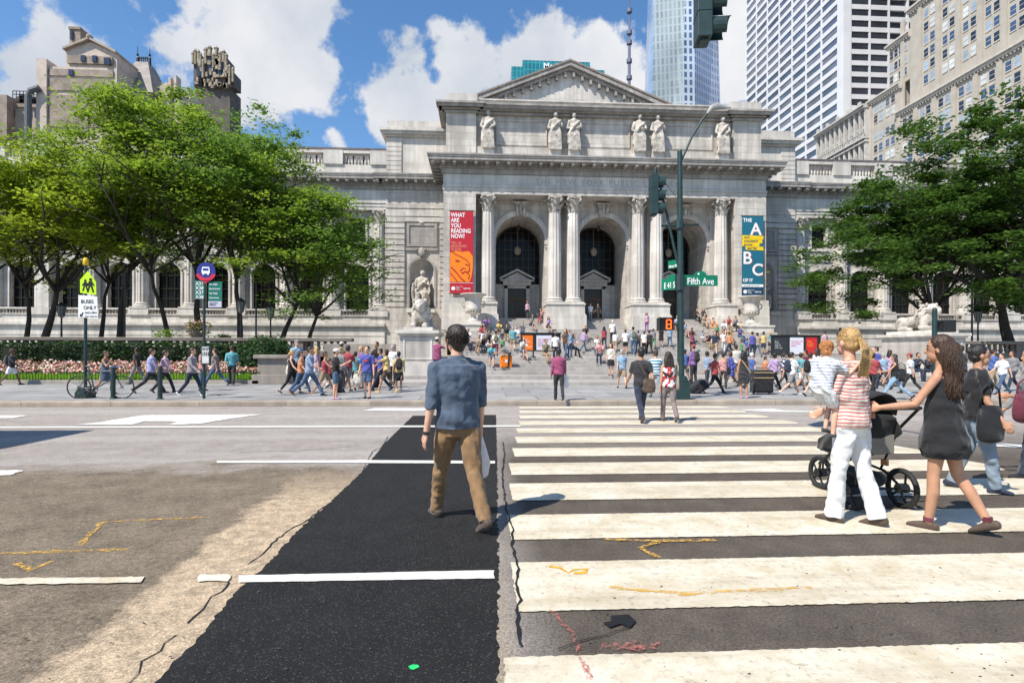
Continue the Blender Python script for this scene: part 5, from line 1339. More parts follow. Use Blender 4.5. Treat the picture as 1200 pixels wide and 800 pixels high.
# ---------------- the five figures close to the camera
def near_people():
    # man in denim shirt, walking away
    p = G(536, 613); 
    man = person('tall man in blue denim shirt and tan chinos striding away over the fresh asphalt', Vector((p.x, p.y, 0)), 1.86, R(24), 'stride', ('rolled', 'slate'), ('trousers', 'chino'), ('short', 'dark'), 'l', 'brown', near=True,
                 legs=((22, 5), (-19, 14)), arms=((-6, 14, 8), (6, 12, 7)), head=(6, 0), build=1.08)
    bm = BM(); c = man['J']['wr', 0]; d = man['J']['hd', 0]; tube(bm, [c-d*.012, c+d*.012], [.030, .030], 14); mk('wristwatch', bm, mat('watch', (.05, .05, .05), .3, metal=.5), man['root'])
    bm = BM(); O, up = man['O'], man['up']; tube(bm, [O+up*.055, O+up*.085], [(.172, .126), (.170, .126)], 20, ax=(1, 0, 0)); mk('belt', bm, cmat('shoe_brown', COLS['brown']), man['root'])
    w = wpt(man, man['J']['wr', 1]+man['J']['hd', 1]*.1)
    root = empty('plastic_bag', w, 0, 'thin white plastic bag in the right hand of the man in denim', 'bag'); m = mat('plastic_white', (.66, .62, .62), .35, .1, 8)
    bm = BM(); tube(bm, [(0, 0, .02), (0, .01, -.08), (0, .02, -.25), (0, .01, -.36)], [.02, (.05, .05), (.10, .07), (.08, .05)], 14, rnd=True)
    o = mk('bag', bm, m, root, smooth=True); 
    bm = BM(); hc = man['hc']; HR = man['HR']
    for k in range(1500):      # short layered hair
        rr = random.Random(k+77); th = rr.uniform(-2.45, 2.45); el = rr.uniform(-.55, 1.5)
        n_ = Vector((sin(pi+th)*cos(el), cos(pi+th)*cos(el), sin(el))); b0 = Vector((n_.x*.083, -.018+n_.y*.098, .035+n_.z*.096))
        dn = Vector((rr.gauss(0, .20)+n_.x*.16, rr.gauss(0, .20)+(.45 if el > .9 else -.05), -.95 if el < .9 else -.15)); tube(bm, [hc+HR@(b0*.985), hc+HR@(b0+n_*.007+dn*.016), hc+HR@(b0+n_*.006+dn*.034)], [.0022, .0022, .0006], 3)
    mk('hair_strands', bm, hmat('dark'), man['root'], smooth=True)
    bm = BM(); nk = man['neck']; tube(bm, [nk-man['up']*.03, nk+man['up']*.030], [(.080, .076), (.064, .066)], 18, ax=(1, 0, 0)); mk('collar', bm, cmat('cloth_slate', COLS['slate']), man['root'], bevel=.004)
    bm = BM(); box(bm, -.045, .045, man['O'].y-.150, man['O'].y-.140, man['O'].z-.13, man['O'].z-.05); 
    bm.free()
    # woman in striped top
    p = G(998, 613); wm = person('blonde woman in red and white striped top and white trousers carrying a toddler', Vector((p.x, p.y, 0)), 1.80, R(32), 'walk', ('elbow', 'cream', ('stripes', (.50, .05, .07), .030, .30)), ('flare', 'white'), ('tail0', 'blonde'), 'l', 'brown', near=True, female=True,
                 legs=((9, 4), (-7, 9)), arms=((14, 78, 12, 62), (20, 40, 8, 8)), head=(-14, 0), build=1.04)
    # ponytail
    bm = BM(); hc = wm['hc']; HR = wm['HR']
    for k in range(420):
        rr = random.Random(k); a = rr.uniform(0, 2*pi); r_ = rr.uniform(.0, .036)
        b0 = Vector((cos(a)*r_*.6, -.12, .03+sin(a)*r_*.5)); mid = Vector((cos(a)*r_*2.0+.015, -.175, -.09+sin(a)*r_)); e = Vector((cos(a)*r_*1.9-.01, -.145, -.27-rr.uniform(0, .12)))
        q1 = Vector((cos(a+1)*r_*2.1, -.17, -.19))
        tube(bm, [hc+HR@v for v in (b0, mid, q1, e)], [.003, .0042, .004, .001], 3)
    mk('ponytail', bm, hmat('blonde'), wm['root'], smooth=True)
    bm = BM()
    for k in range(620):
        rr = random.Random(k+500); th = rr.uniform(-1.9, 1.9); ph = rr.uniform(.15, 1.25)
        pts = []
        for t in (0, .35, .7, 1.0):
            an = th*(1-t*.86); el = ph*(1-t)+.05
            pts.append(hc+HR@Vector((.092*sin(an)*cos(el), -.020+.102*cos(an)*cos(el)*(1 if t < .3 else .4) - .115*t, .035+.100*sin(el)*(1-t*.5))))
        tube(bm, pts, [.001, .003, .003, .002], 3)
    mk('hair_strands', bm, hmat('blonde'), wm['root'], smooth=True)
    # toddler on her left arm
    td = person('curly haired toddler in a pale striped shirt held on the arm of the blonde woman', Vector((0, 0, 0)), .93, R(-74), 'sit', ('tee', 'white', ('stripes', (.15, .22, .38), .05, .25)), ('shorts', 'white'), ('bob', 'ginger'), 'l', 'darkgrey', vox=.012,
                legs=((48, 62), (36, 44)), arms=((40, 60, 10), (50, 85, 10)), build=1.2)
    r_ = _ray(961, 455); tg = Vector((r_.x*5.06, r_.y*5.06, EYE+r_.z*5.06)); td['root'].location = tg - Matrix.Rotation(R(-74), 3, 'Z') @ (td['O']*td['s'])
    hb = BM()
    ctr = td['hc']
    for k in range(60):
        rr = random.Random(k+90); v = Vector((rr.gauss(0, 1), rr.gauss(-.3, 1), rr.gauss(.6, 1))).normalized()
        if v.y > .55 and v.z < .5: continue
        ball(hb, ctr+Vector((v.x*.088, v.y*.1-.01, v.z*.1+.03)), rr.uniform(.02, .034), 7, 5)
    mk('curls', hb, hmat('ginger'), td['root'], smooth=True)
    bm = BM(); ball(bm, ctr+Vector((0, -.0, .025)), (.10, .115, .12), 14, 10); mk('scalp_hair', bm, hmat('ginger'), td['root'], smooth=True)
    # woman in black dress
    p = G(1106, 621); bd = person('woman with long wavy brown hair in a short loose black dress pushing the stroller', Vector((p.x, p.y, 0)), 1.73, R(34), 'walk', ('dress', 'black', None, .62), ('none', 'black'), ('base', 'brown'), 'm', 'brown', near=True, female=True,
                 legs=((7, 2), (-10, 20)), arms=((30, 50, 14, 0), (8, 14, 8)), head=(10, 0), build=.96)
    def wavy(info, n, hcn, ln, seed, spread=.10):
        bm = BM(); hc = info['hc']; HR = info['HR']
        for k in range(n):
            rr = random.Random(seed+k); an = rr.uniform(-2.35, 2.35); el = rr.uniform(.0, 1.3); out = rr.uniform(.9, 1.12)
            a0 = pi+an
            st = Vector((.085*sin(a0)*cos(el), -.015+.098*cos(a0)*cos(el), .03+.098*sin(el)))
            L_ = ln*rr.uniform(.7, 1.1); pts = [hc+HR@(st*.97)]; ph = rr.gauss(0, .5)+an*2; fr = rr.uniform(17, 21)
            side = Vector((sin(a0)*.095*out, -.02+min(.02, cos(a0)*.10*out), 0)); m_ = 11
            for t in range(1, m_+1):
                u = t/m_; z = .03+.05*sin(el)*(1-u)-L_*u
                wv = .016*u**.5; x = side.x*(1+spread*6*u*(.6 if u < .5 else .45)) + wv*sin(ph+fr*u*L_)
                y = side.y*(1-.2*u)-.045*u - .02 + wv*cos(ph+fr*u*L_)
                pts.append(hc+HR@Vector((x, y, z)))
            tube(bm, pts, [.003]+[rr.uniform(.002, .004)]*(m_-1)+[.001], 3)
        return mk('hair_strands', bm, hmat(hcn), info['root'], smooth=True)
    wavy(bd, 1500, 'brown', .44, 1000)
    bm = BM(); hc = bd['hc']; tube(bm, [hc+Vector((0, -.03, .0)), hc+Vector((0, -.07, -.12)), hc+Vector((0, -.08, -.26)), hc+Vector((0, -.07, -.36))], [(.085, .08), (.10, .055), (.105, .045), (.06, .02)], 14, ax=(1, 0, 0), rnd=True); mk('hair_mass', bm, hmat('brown'), bd['root'], smooth=True)
    # ankle straps
    for i in (0, 1):
        bm = BM(); an = bd['J']['an', i]; tube(bm, [an+Vector((0, 0, .0)), an+Vector((0, 0, .035))], [.043, .040], 12); mk('ankle_strap', bm, cmat('shoe_maroon', COLS['maroon'], .5), bd['root'])
    # woman in black t-shirt and jeans
    p = G(1143, 575); bs = person('dark haired woman in black t-shirt and jeans glancing right while carrying a large black bag', Vector((p.x, p.y, 0)), 1.68, R(-118), 'walk', ('tee', 'black'), ('trousers', 'lightdenim'), ('bun', 'black'), 'm', 'navy', near=True, female=True, build=1.16,
                 legs=((-8, 12), (14, 6)), arms=((4, 12, 10), (6, 25, 10)), head=(4, 2))
    w = wpt(bs, bs['O']+Vector((.27, .06, -.06)))
    handbag(w, R(-12), 'black', 'large soft black leather tote hanging beside the woman in black t-shirt', .28, .34, .12, .26, 'tote_bag')
    # figure cut by the frame
    p = G(1212, 560); rg = person('woman in grey patterned top and dark trousers half cut off by the right edge', Vector((p.x, p.y, 0)), 1.66, R(70), 'walk', ('long', 'grey'), ('trousers', 'navy'), ('long', 'black'), 'm', 'black', near=True, female=True, legs=((14, 6), (-14, 20)), arms=((22, 70, 8), (10, 30, 8)))
    w = G(1190, 560); handbag(Vector((w.x-.02, w.y-.12, .93)), R(20), 'maroon', 'dark red leather handbag on the arm of the woman at the right edge', .40, .30, .16, .16, 'handbag')
    return man, wm, td, bd, bs
NEAR = near_people()

# ---------------- people on and across the avenue
i = walker('man in black t-shirt and dark jeans crossing with a brown messenger bag', 752, 494.5, 404, AW, 'walk2', ('tee', 'charcoal'), ('trousers', 'navy'), ('short', 'black'), 'm', 'brown', near=False, vox=.014)
w = wpt(i, i['O']+Vector((.13, -.14, -.02))); handbag(w, R(-10), 'brown', 'brown leather satchel on the hip of the man in black t-shirt', .30, .26, .10, 0, 'satchel')
bm = BM(); tube(bm, [i['O']+Vector((-.10, -.11, .50)), i['O']+Vector((.0, -.155, .30)), i['O']+Vector((.12, -.16, .05))], [.014]*3, 6); mk('bag_strap', bm, cmat('bag_brown', COLS['brown'], .5), i['root'])
i = walker('woman in red and white patchwork blouse and mauve trousers crossing beside him', 784, 494.5, 411, AW, 'step', ('tank', 'white', ('blocks', (.45, .05, .06), 16, .45)), ('trousers', 'mauve'), ('long', 'dark'), 'm', 'brown', female=True, vox=.014)
w = wpt(i, i['O']+Vector((.22, .0, .08))); handbag(w, R(80), 'tan', 'cream tote bag on the shoulder of the woman in patchwork blouse', .32, .28, .08, .30, 'tote_bag')
i = walker('man in magenta shirt and black trousers stepping onto the far kerb', 655, 474.5, 412, AW, 'step', ('long', 'magenta'), ('trousers', 'charcoal'), ('short', 'black'), 'd', 'black')
w = wpt(i, i['J']['wr', 1]+Vector((0, 0, -.26))); handbag(w, 0, 'white', 'white carrier bag hanging from the hand of the man in magenta shirt', .22, .30, .08, .06, 'carrier_bag')
walker('man in teal and white striped shirt behind the patchwork blouse woman', 769, 466, 408, AW, 'walk', ('tee', 'white', ('stripes', (.03, .20, .30), .10, .5)), ('trousers', 'lightdenim'), ('short', 'brown'))
# left pavement
i = walker('man in dark jacket and white shorts with a rucksack at the far left', 12, 451, 407, R(-60), 'walk', ('long', 'charcoal'), ('shorts', 'white'), ('cap', 'brown'), 'd'); backpack(i, 'darkgrey', 'dark rucksack on the man in white shorts at far left')
walker('woman in slate blue dress eating as she walks behind the bicycle', 122, 462, 411, RT, 'walk', ('dress', 'slate'), ('none', 'navy'), ('short', 'dark'), 'm', 'brown', female=True, arms=((30, 95), (35, 110)))
walker('man in lavender shirt and dark tie striding past the bollards', 176, 461, 404.5, R(-62), 'stride', ('rolled', 'lav'), ('trousers', 'charcoal'), ('short', 'brown'), 'l', 'brown')
walker('man in pale pink shirt and red tie walking behind the bollard', 192, 460, 408, R(-70), 'walk', ('long', 'pink'), ('trousers', 'charcoal'), ('short', 'brown'), 'l', 'brown', arms=((-40, 10, 14), (30, 20)))
walker('man in grey pullover and navy jeans beside the bus stop pole', 224, 464, 405, RT, 'walk', ('long', 'stripegrey'), ('trousers', 'navy'), ('short', 'brown'), 'l', 'white')
walker('person in salmon pink shirt hidden behind the bus timetable', 237, 458, 406, RT, 'stand', ('tee', 'salmon'), ('trousers', 'denim'), ('short', 'dark'), 'm')
walker('man in taupe jacket and jeans walking left near the flower bed', 252, 452.5, 405, LF, 'stride', ('long', 'mauve'), ('trousers', 'denim'), ('short', 'brown'), 'l')
walker('man in turquoise shirt and black trousers near the flower bed', 271, 450.5, 403, R(20), 'walk', ('rolled', 'teal'), ('trousers', 'charcoal'), ('short', 'brown'), 'l')
# crowd left of centre
i = walker('woman in black leggings carrying a white shoulder bag at the crowd edge', 341, 461, 408, RT, 'walk', ('tank', 'black'), ('leggings', 'black'), ('tail', 'blonde'), 'l', 'brown', female=True)
w = wpt(i, i['O']+Vector((-.2, -.1, .05))); handbag(w, 0, 'cream', 'white shoulder bag on the woman in black leggings', .34, .32, .1, .25)
walker('man in pale blue t-shirt and grey cap beyond the shrub', 347, 452, 394, R(-140), 'stand', ('tee', 'sky'), ('trousers', 'navy'), ('cap', 'grey'), 'l')
walker('woman in orange top and jeans at the left of the crowd', 352, 461, 409, RT, 'walk', ('tee', 'orange'), ('trousers', 'denim'), ('tail', 'brown'), 'l', 'orange', female=True)
walker('man in light blue shirt and jeans striding right in the crowd', 362, 464, 402, RT, 'stride', ('rolled', 'shirtblue'), ('trousers', 'denim'), ('short', 'dark'), 'm')
walker('woman in red vest and khaki shorts pushing a buggy', 380, 461, 410, RT, 'walk', ('tank', 'red'), ('shorts', 'khaki'), ('short', 'brown'), 'm', 'grey', female=True, arms=((40, 30), (45, 25)))
walker('woman in black top and tiny denim shorts with a white cap', 393, 468, 408, R(-80), 'stand', ('tee', 'black'), ('shorts', 'denim'), ('cap', 'white'), 'l', 'pink', female=True, arms=((30, 90), (40, 80)))
walker('person in pale hooded top amid the crowd', 398, 460, 407, R(-30), 'stand', ('long', 'grey'), ('trousers', 'darkgrey'), ('short', 'blonde'), 'l')
walker('man in crimson t-shirt and grey shorts amid the crowd', 407, 459, 402, R(-20), 'walk', ('tee', 'red'), ('shorts', 'grey'), ('short', 'dark'), 'm')
walker('child in turquoise t-shirt beside the crimson t-shirt man', 416, 457, 410, AW, 'walk', ('tee', 'teal'), ('shorts', 'darkgrey'), ('short', 'dark'), 'm')
i = walker('man in blue t-shirt with red print and denim shorts facing the street', 430, 467, 405, R(170), 'stand', ('tee', 'royal'), ('shorts', 'denim'), ('short', 'dark'), 'l', 'black')
bm = BM(); c = i['O']+i['up']*.34+Vector((0, .138, 0)); box(bm, c.x-.09, c.x+.09, c.y-.004, c.y+.012, c.z-.035, c.z+.03); mk('print', bm, cmat('cloth_red', COLS['red']), i['root'])
w = wpt(i, i['J']['wr', 1]+Vector((.05, 0, -.2))); handbag(w, 0, 'cream', 'pale shopping bag beside the man in blue t-shirt', .26, .3, .1, .08, 'shopping_bag')
walker('woman in black top standing behind the blue t-shirt man', 441, 454, 400, R(150), 'stand', ('tee', 'black'), ('trousers', 'charcoal'), ('short', 'dark'), 'm', female=True)
walker('woman in bright blue blouse with dark hair in the crowd', 446, 458, 406, R(100), 'walk', ('tee', 'royal'), ('trousers', 'navy'), ('short', 'dark'), 'm', female=True)
walker('woman in orange yellow tee and brown shorts reaching forward', 453, 460, 407, LF, 'walk', ('tee', 'yellow'), ('shorts', 'brown'), ('bob', 'dark'), 'm', 'yellow', female=True, arms=((70, 20), (20, 30)))
i = walker('person in yellow shirt and long black shorts at the right of the crowd', 467, 458.5, 411, R(10), 'walk', ('tee', 'yellow'), ('skirt', 'black', 1.0), ('short', 'black'), 'm', 'white'); backpack(i, 'charcoal', 'black rucksack on the person in yellow shirt')
walker('boy in plum t-shirt in the middle of the crowd', 436, 456, 412, AW, 'walk', ('tee', 'purple'), ('shorts', 'darkgrey'), ('short', 'dark'), 'm')
walker('woman in magenta top holding a camera beside the lion plinth', 512, 448, 392, R(-30), 'stand', ('tee', 'magenta'), ('trousers', 'navy'), ('cap', 'cream'), 'l', female=True, arms=((70, 100), (75, 95)))
# right pavement
walker('boy in blue t-shirt half hidden by the signal pole', 803, 449, 411, AW, 'walk', ('tee', 'blue'), ('shorts', 'darkgrey'), ('short', 'black'), 'd')
i = walker('woman in purple shirt and red headscarf facing the library', 813, 452, 403, R(30), 'stand', ('long', 'purple'), ('trousers', 'charcoal'), ('cap', 'red'), 'm', female=True); backpack(i, 'charcoal', 'black rucksack on the woman in purple shirt')
walker('man in slate blue shirt walking behind the suitcase', 829, 455, 412, RT, 'stand', ('tee', 'shirtblue'), ('trousers', 'navy'), ('short', 'dark'), 'd')
walker('man in red t-shirt and black trousers dragging a tilted suitcase', 838, 461, 414, RT, 'stride', ('tee', 'red'), ('trousers', 'black'), ('short', 'dark'), 'm', arms=((-45, 5), (10, 10)))
i = walker('woman in peach blouse with black shoulder bag walking away', 848, 455, 414, R(-20), 'walk', ('tank', 'salmon'), ('trousers', 'charcoal'), ('short', 'dark'), 'm', female=True)
w = wpt(i, i['O']+Vector((.2, 0, -.02))); handbag(w, 0, 'black', 'round black bag on the woman in peach blouse', .26, .24, .12, .4)
i = walker('woman in short charcoal dress with a yellow shoulder strap facing the steps', 872, 466.5, 416, AW, 'stand', ('dress', 'charcoal'), ('none', 'navy'), ('long', 'black'), 'm', 'pink', female=True)
bm = BM(); tube(bm, [i['O']+Vector((-.12, -.13, .46)), i['O']+Vector((.02, -.165, .25)), i['O']+Vector((.19, -.15, .02))], [.016]*3, 6); mk('bag_strap', bm, cmat('cloth_yellow', COLS['yellow']), i['root'])
walker('white haired man in bright blue polo stretching out an arm', 881, 456, 413, RT, 'walk', ('tee', 'blue'), ('trousers', 'charcoal'), ('short', 'white'), 'p', arms=((75, 5), (5, 10)))
i = walker('man in lilac shirt and black trousers striding right past the luggage', 908, 457, 410, R(-75), 'stride', ('long', 'lilac'), ('trousers', 'black'), ('short', 'black'), 'd', 'brown')
i = walker('woman in black and white patterned top walking toward the men in white', 919, 455, 414, RT, 'walk', ('tee', 'white', ('blocks', (.03, .04, .09), 14, .5)), ('trousers', 'charcoal'), ('tail', 'dark'), 'l', female=True)
i = walker('man in white tee and grey shorts striding with a rucksack', 928, 463, 409, R(-80), 'stride', ('tee', 'white'), ('shorts', 'grey'), ('short', 'dark'), 'l', 'white'); backpack(i, 'navy', 'navy rucksack on the striding man in grey shorts')
i = walker('man in teal shirt carrying a tan bag behind the white tee men', 939, 457, 413, R(-70), 'walk', ('tee', 'teal'), ('shorts', 'white'), ('short', 'dark'), 'm'); w = wpt(i, i['O']+Vector((.18, 0, 0))); handbag(w, 0, 'tan', 'tan leather bag on the hip of the man in teal shirt', .28, .24, .1, .3)
i = walker('man in white tee and khaki shorts walking beside the stroller women', 950, 464, 413, R(-70), 'walk', ('tee', 'white'), ('shorts', 'khaki'), ('short', 'dark'), 'l'); backpack(i, 'black', 'black rucksack on the man in khaki shorts')
walker('man in pale blue shirt beyond the blonde woman', 1036, 456, 412, AW, 'walk', ('tee', 'sky'), ('trousers', 'navy'), ('short', 'grey'), 'l')
walker('person in red and white jacket beyond the stroller', 1024, 462, 412, R(-60), 'walk', ('long', 'red'), ('trousers', 'black'), ('short', 'dark'), 'm')
i = walker('woman in black vest and pale jeans walking between the near women', 1050, 473, 421, R(60), 'stride', ('tank', 'black'), ('trousers', 'sky'), ('long', 'black'), 'm', female=True, arms=((40, 40), (20, 10)))
w = wpt(i, i['O']+Vector((.05, -.2, .1))); handbag(w, 0, 'black', 'black drum bag on the woman in pale jeans', .34, .3, .16, .2)
walker('person in white shirt and red beanie beyond the near women', 1068, 461, 414, R(40), 'walk', ('tee', 'white'), ('trousers', 'charcoal'), ('cap', 'red'), 'm')
walker('man in dark polo between the two women in black', 1128, 462, 402, AW, 'walk', ('tee', 'charcoal'), ('trousers', 'charcoal'), ('short', 'dark'), 'm')
walker('person in white t-shirt near the right planter', 1176, 462, 413, LF, 'walk', ('tee', 'white'), ('trousers', 'denim'), ('short', 'dark'), 'l')
# ---------------- on the steps and terrace
SIT = [
 ('man in purple shirt sitting alone on the ledge below the left urn', 570, 391, TC, 'purple', 'black', 'd'),
 ('girl in red top sitting at the left edge of the upper flight', 563, 402, R(160), 'red', 'white', 'm'),
 ('woman in pink top sitting low beside the left cheek wall', 551, 413, R(-150), 'pink', 'navy', 'l'),
 ('woman in tan top sitting in the left cluster', 559, 415, R(150), 'tan', 'black', 'm'),
 ('man in black jacket sitting in the left cluster', 566, 416, R(170), 'black', 'navy', 'm'),
 ('boy in white tee sitting in the left cluster', 573, 415.5, R(-160), 'white', 'charcoal', 'l'),
 ('woman in charcoal top sitting beside the backpacker', 574, 409, R(-170), 'charcoal', 'black', 'm'),
 ('man in charcoal polo sitting on the steps left of the orange board', 594, 403, TC, 'charcoal', 'khaki', 'm'),
 ('man in white shirt and jeans sitting just left of the orange board', 603, 405, R(150), 'white', 'denim', 'l'),
 ('person in grey hood sitting high on the steps above the boards', 626, 390, R(-150), 'grey', 'navy', 'm'),
 ('woman in navy top sitting in front of the first column plinth', 632, 381, R(150), 'navy', 'red', 'l'),
 ('woman in salmon top sitting in front of the first column plinth', 638, 381, R(-150), 'salmon', 'navy', 'l'),
 ('man in olive yellow jacket sitting at the terrace edge by the boards', 643, 428, R(-160), 'olive', 'khaki', 'm'),
 ('woman in white blouse with outstretched legs sitting right of the boards', 677, 421, R(-140), 'white', 'black', 'm'),
 ('woman in pale blouse and jeans sitting alone on the middle steps', 699, 415, R(160), 'white', 'denim', 'm'),
 ('person in lavender top sitting behind the red countdown signal', 793, 391, R(150), 'lav', 'navy', 'm'),
 ('man in black sitting in the shade at the right porch edge', 820, 379, R(-150), 'black', 'black', 'm'),
 ('woman in navy sitting in the shade at the right porch edge', 824, 380, R(150), 'navy', 'charcoal', 'l'),
 ('woman in tan dress sitting at the top of the right flight', 829, 385, R(-150), 'tan', 'tan', 'l'),
 ('bare legged woman in charcoal sitting at the top of the right flight', 834, 386, R(140), 'charcoal', 'khaki', 'l'),
 ('woman in orange dress sitting high on the right flight', 840, 393, R(-150), 'orange', 'orange', 'l'),
 ('child in pale blue sitting in the middle of the right flight', 827, 404, R(-150), 'sky', 'white', 'l'),
 ('woman in red top sitting against the right cheek wall', 856, 390, R(170), 'red', 'khaki', 'l'),
 ('man in grey print shirt sitting against the right cheek wall', 865, 391, R(-170), 'grey', 'charcoal', 'm'),
 ('man in yellow tee sitting on the right flight', 860, 405, R(-150), 'yellow', 'charcoal', 'm')]
for k, (lb, px, fy, fc, tcl, bcl, sk_) in enumerate(SIT):
    sitter(lb, px, fy, fc, ('tee', tcl), ('trousers' if k % 3 else 'shorts', bcl), (('short', 'long', 'bob', 'short')[k % 4], ('dark', 'brown', 'black')[k % 3]), sk_, pose=('sit', 'sit2')[k % 2], h=1.25 if 'child' in lb or 'boy' in lb else 1.68, female='man in' not in lb or 'woman' in lb)
STD = [
 ('woman in patterned pink top standing in the left doorway', 618, 374, 355, TC, 'stand', 'pink', ('trousers', 'charcoal'), ('long', 'dark'), 'm'),
 ('man in white shirt and jeans standing in the centre doorway', 692, 376, 357, TC, 'stand', 'white', ('trousers', 'lightdenim'), ('short', 'dark'), 'l'),
 ('man in charcoal tee standing in the centre doorway', 701, 376, 356, R(150), 'walk', 'charcoal', ('trousers', 'charcoal'), ('short', 'dark'), 'm'),
 ('backpacker in white tee and maroon trousers climbing the left flight', 581, 418, 387, AW, 'step', 'white', ('trousers', 'maroon'), ('short', 'black'), 'm'),
 ('child in green tee beside the backpacker on the steps', 589, 417, 398, AW, 'stand', 'green', ('shorts', 'teal'), ('short', 'black'), 'm'),
 ('man in white shirt standing before the white board', 651, 424, 400, AW, 'stand', 'white', ('trousers', 'navy'), ('short', 'dark'), 'm'),
 ('woman in brown top and jeans stepping down beside the boards', 663, 421, 386, R(150), 'walk', 'brown', ('trousers', 'denim'), ('long', 'brown'), 'l'),
 ('man in blue shirt behind the woman stepping down', 668, 419, 389, R(-150), 'stand', 'sky', ('trousers', 'denim'), ('short', 'dark'), 'm'),
 ('woman in pink cardigan and short black skirt waiting on the lower steps', 716, 442, 404, R(150), 'stand', 'cream', ('skirt', 'black'), ('long', 'brown'), 'l'),
 ('man in white shirt climbing alone in the centre of the steps', 718, 405, 376, AW, 'step', 'white', ('trousers', 'navy'), ('short', 'white'), 'm'),
 ('woman in white vest at the left of the group on the steps', 721, 414, 389, R(-30), 'stand', 'white', ('shorts', 'khaki'), ('long', 'brown'), 'l'),
 ('man in white tee and black shorts in the group on the steps', 733, 417, 388, AW, 'stand', 'white', ('shorts', 'black'), ('short', 'dark'), 'm'),
 ('tall man with a green rucksack in the group on the steps', 742, 417, 384, AW, 'stand', 'sky', ('trousers', 'denim'), ('short', 'black'), 'm'),
 ('person in grey tee beside the green rucksack man', 748, 414, 389, AW, 'step', 'grey', ('trousers', 'denim'), ('short', 'dark'), 'l'),
 ('man in white tee and black trousers in the group on the steps', 755, 417, 390, AW, 'stand', 'white', ('trousers', 'black'), ('short', 'black'), 'm'),
 ('person in charcoal at the right of the group on the steps', 761, 417, 388, AW, 'walk', 'charcoal', ('trousers', 'black'), ('short', 'dark'), 'm'),
 ('woman in bright green trousers at the right of the group', 766, 411, 389, AW, 'step', 'grey', ('leggings', 'green'), ('tail', 'dark'), 'm'),
 ('woman in pink top standing high on the flight left of the countdown signal', 758, 391, 375, TC, 'stand', 'pink', ('trousers', 'purple'), ('long', 'black'), 'm'),
 ('woman in black sundress climbing below the countdown signal', 775, 409, 389, AW, 'stand', 'black', ('skirt', 'black'), ('bun', 'brown'), 'l'),
 ('heavy man in pale blue shirt and jeans climbing beside the signal pole', 785, 408, 387, AW, 'step', 'sky', ('trousers', 'denim'), ('short', 'grey'), 'l'),
 ('man in white shirt and white trousers descending the right flight', 848, 415, 393, TC, 'stand', 'white', ('trousers', 'white'), ('short', 'dark'), 'm'),
 ('boy in green shorts running on the terrace', 869, 418, 398, RT, 'stride', 'green', ('shorts', 'green'), ('short', 'dark'), 'l'),
 ('man in blue shirt on the terrace beside the running boy', 876, 418, 396, AW, 'stand', 'blue', ('trousers', 'navy'), ('short', 'dark'), 'm'),
 ('woman in indigo shirt on the terrace', 882, 419, 397, AW, 'stand', 'royal', ('trousers', 'navy'), ('short', 'dark'), 'm'),
 ('man in tan shirt and jeans on the terrace below the right urn', 888, 419, 391, AW, 'walk', 'tan', ('trousers', 'denim'), ('short', 'dark'), 'm'),
 ('woman in long teal dress beside the right notice boards', 903, 414, 391, R(-150), 'stand', 'teal', ('skirt', 'navy'), ('long', 'blonde'), 'l'),
 ('person in pink top standing behind the right notice boards', 967, 414, 390, AW, 'stand', 'pink', ('trousers', 'tan'), ('short', 'brown'), 'l'),
 ('man in dark suit standing right of the notice boards', 985, 415, 386, R(-60), 'stand', 'charcoal', ('trousers', 'charcoal'), ('short', 'dark'), 'm'),
 ('man in pale yellow polo standing near the right lion plinth', 1037, 417, 391, R(60), 'stand', 'cream', ('trousers', 'khaki'), ('short', 'dark'), 'l')]
for (lb, px, fy, hy_, fc, ps, tcl, bt, hr, sk_) in STD:
    i = walker(lb, px, fy, hy_, fc, ps, ('tee', tcl), bt, hr, sk_, child='child' in lb or 'boy' in lb, female='woman' in lb)
    if 'rucksack man' not in lb and 'rucksack' in lb: backpack(i, 'olive', 'dark green rucksack on the tall man of the group')
    if 'backpacker in' in lb: backpack(i, 'olive', 'dark green rucksack on the backpacker climbing the left flight')
i = walker('stooping man in grey shirt holding an orange shopping bag at the terrace edge', 597, 431, 405, R(100), 'bend', ('tee', 'grey'), ('trousers', 'charcoal'), ('short', 'dark'), 'm')
p = hit(593, 431.5); root = empty('shopping_bag', p, R(15), 'square orange shopping bag set down at the terrace edge', 'bag')
bm = BM(); box(bm, -.30, .30, -.12, .12, 0, .62); mk('body', bm, cmat('bag_orangep', (.85, .20, .01), .5), root, bevel=.04)
bm = BM(); tube(bm, [(-.12, -.1, .6), (-.1, -.1, .78), (.1, -.1, .78), (.12, -.1, .6)], [.015]*4, 6); mk('handle', bm, cmat('bag_orangep', (.85, .20, .01), .5), root)
bm = BM(); box(bm, -.1, .1, -.128, -.121, .26, .40); mk('print', bm, WHITEP, root)
# shaded sitters on the bench at the right
for k, (px, fy, tcl) in enumerate(((1083, 447, 'navy'), (1097, 448, 'charcoal'), (1110, 448, 'charcoal'))):
    sitter(('woman in navy resting on the bench below the right planter wall', 'man in charcoal slouching on the bench by the planter wall', 'person in charcoal at the right end of the bench')[k], px, fy, TC, ('long', tcl), ('trousers', 'navy'), ('short', 'dark'), 'm')
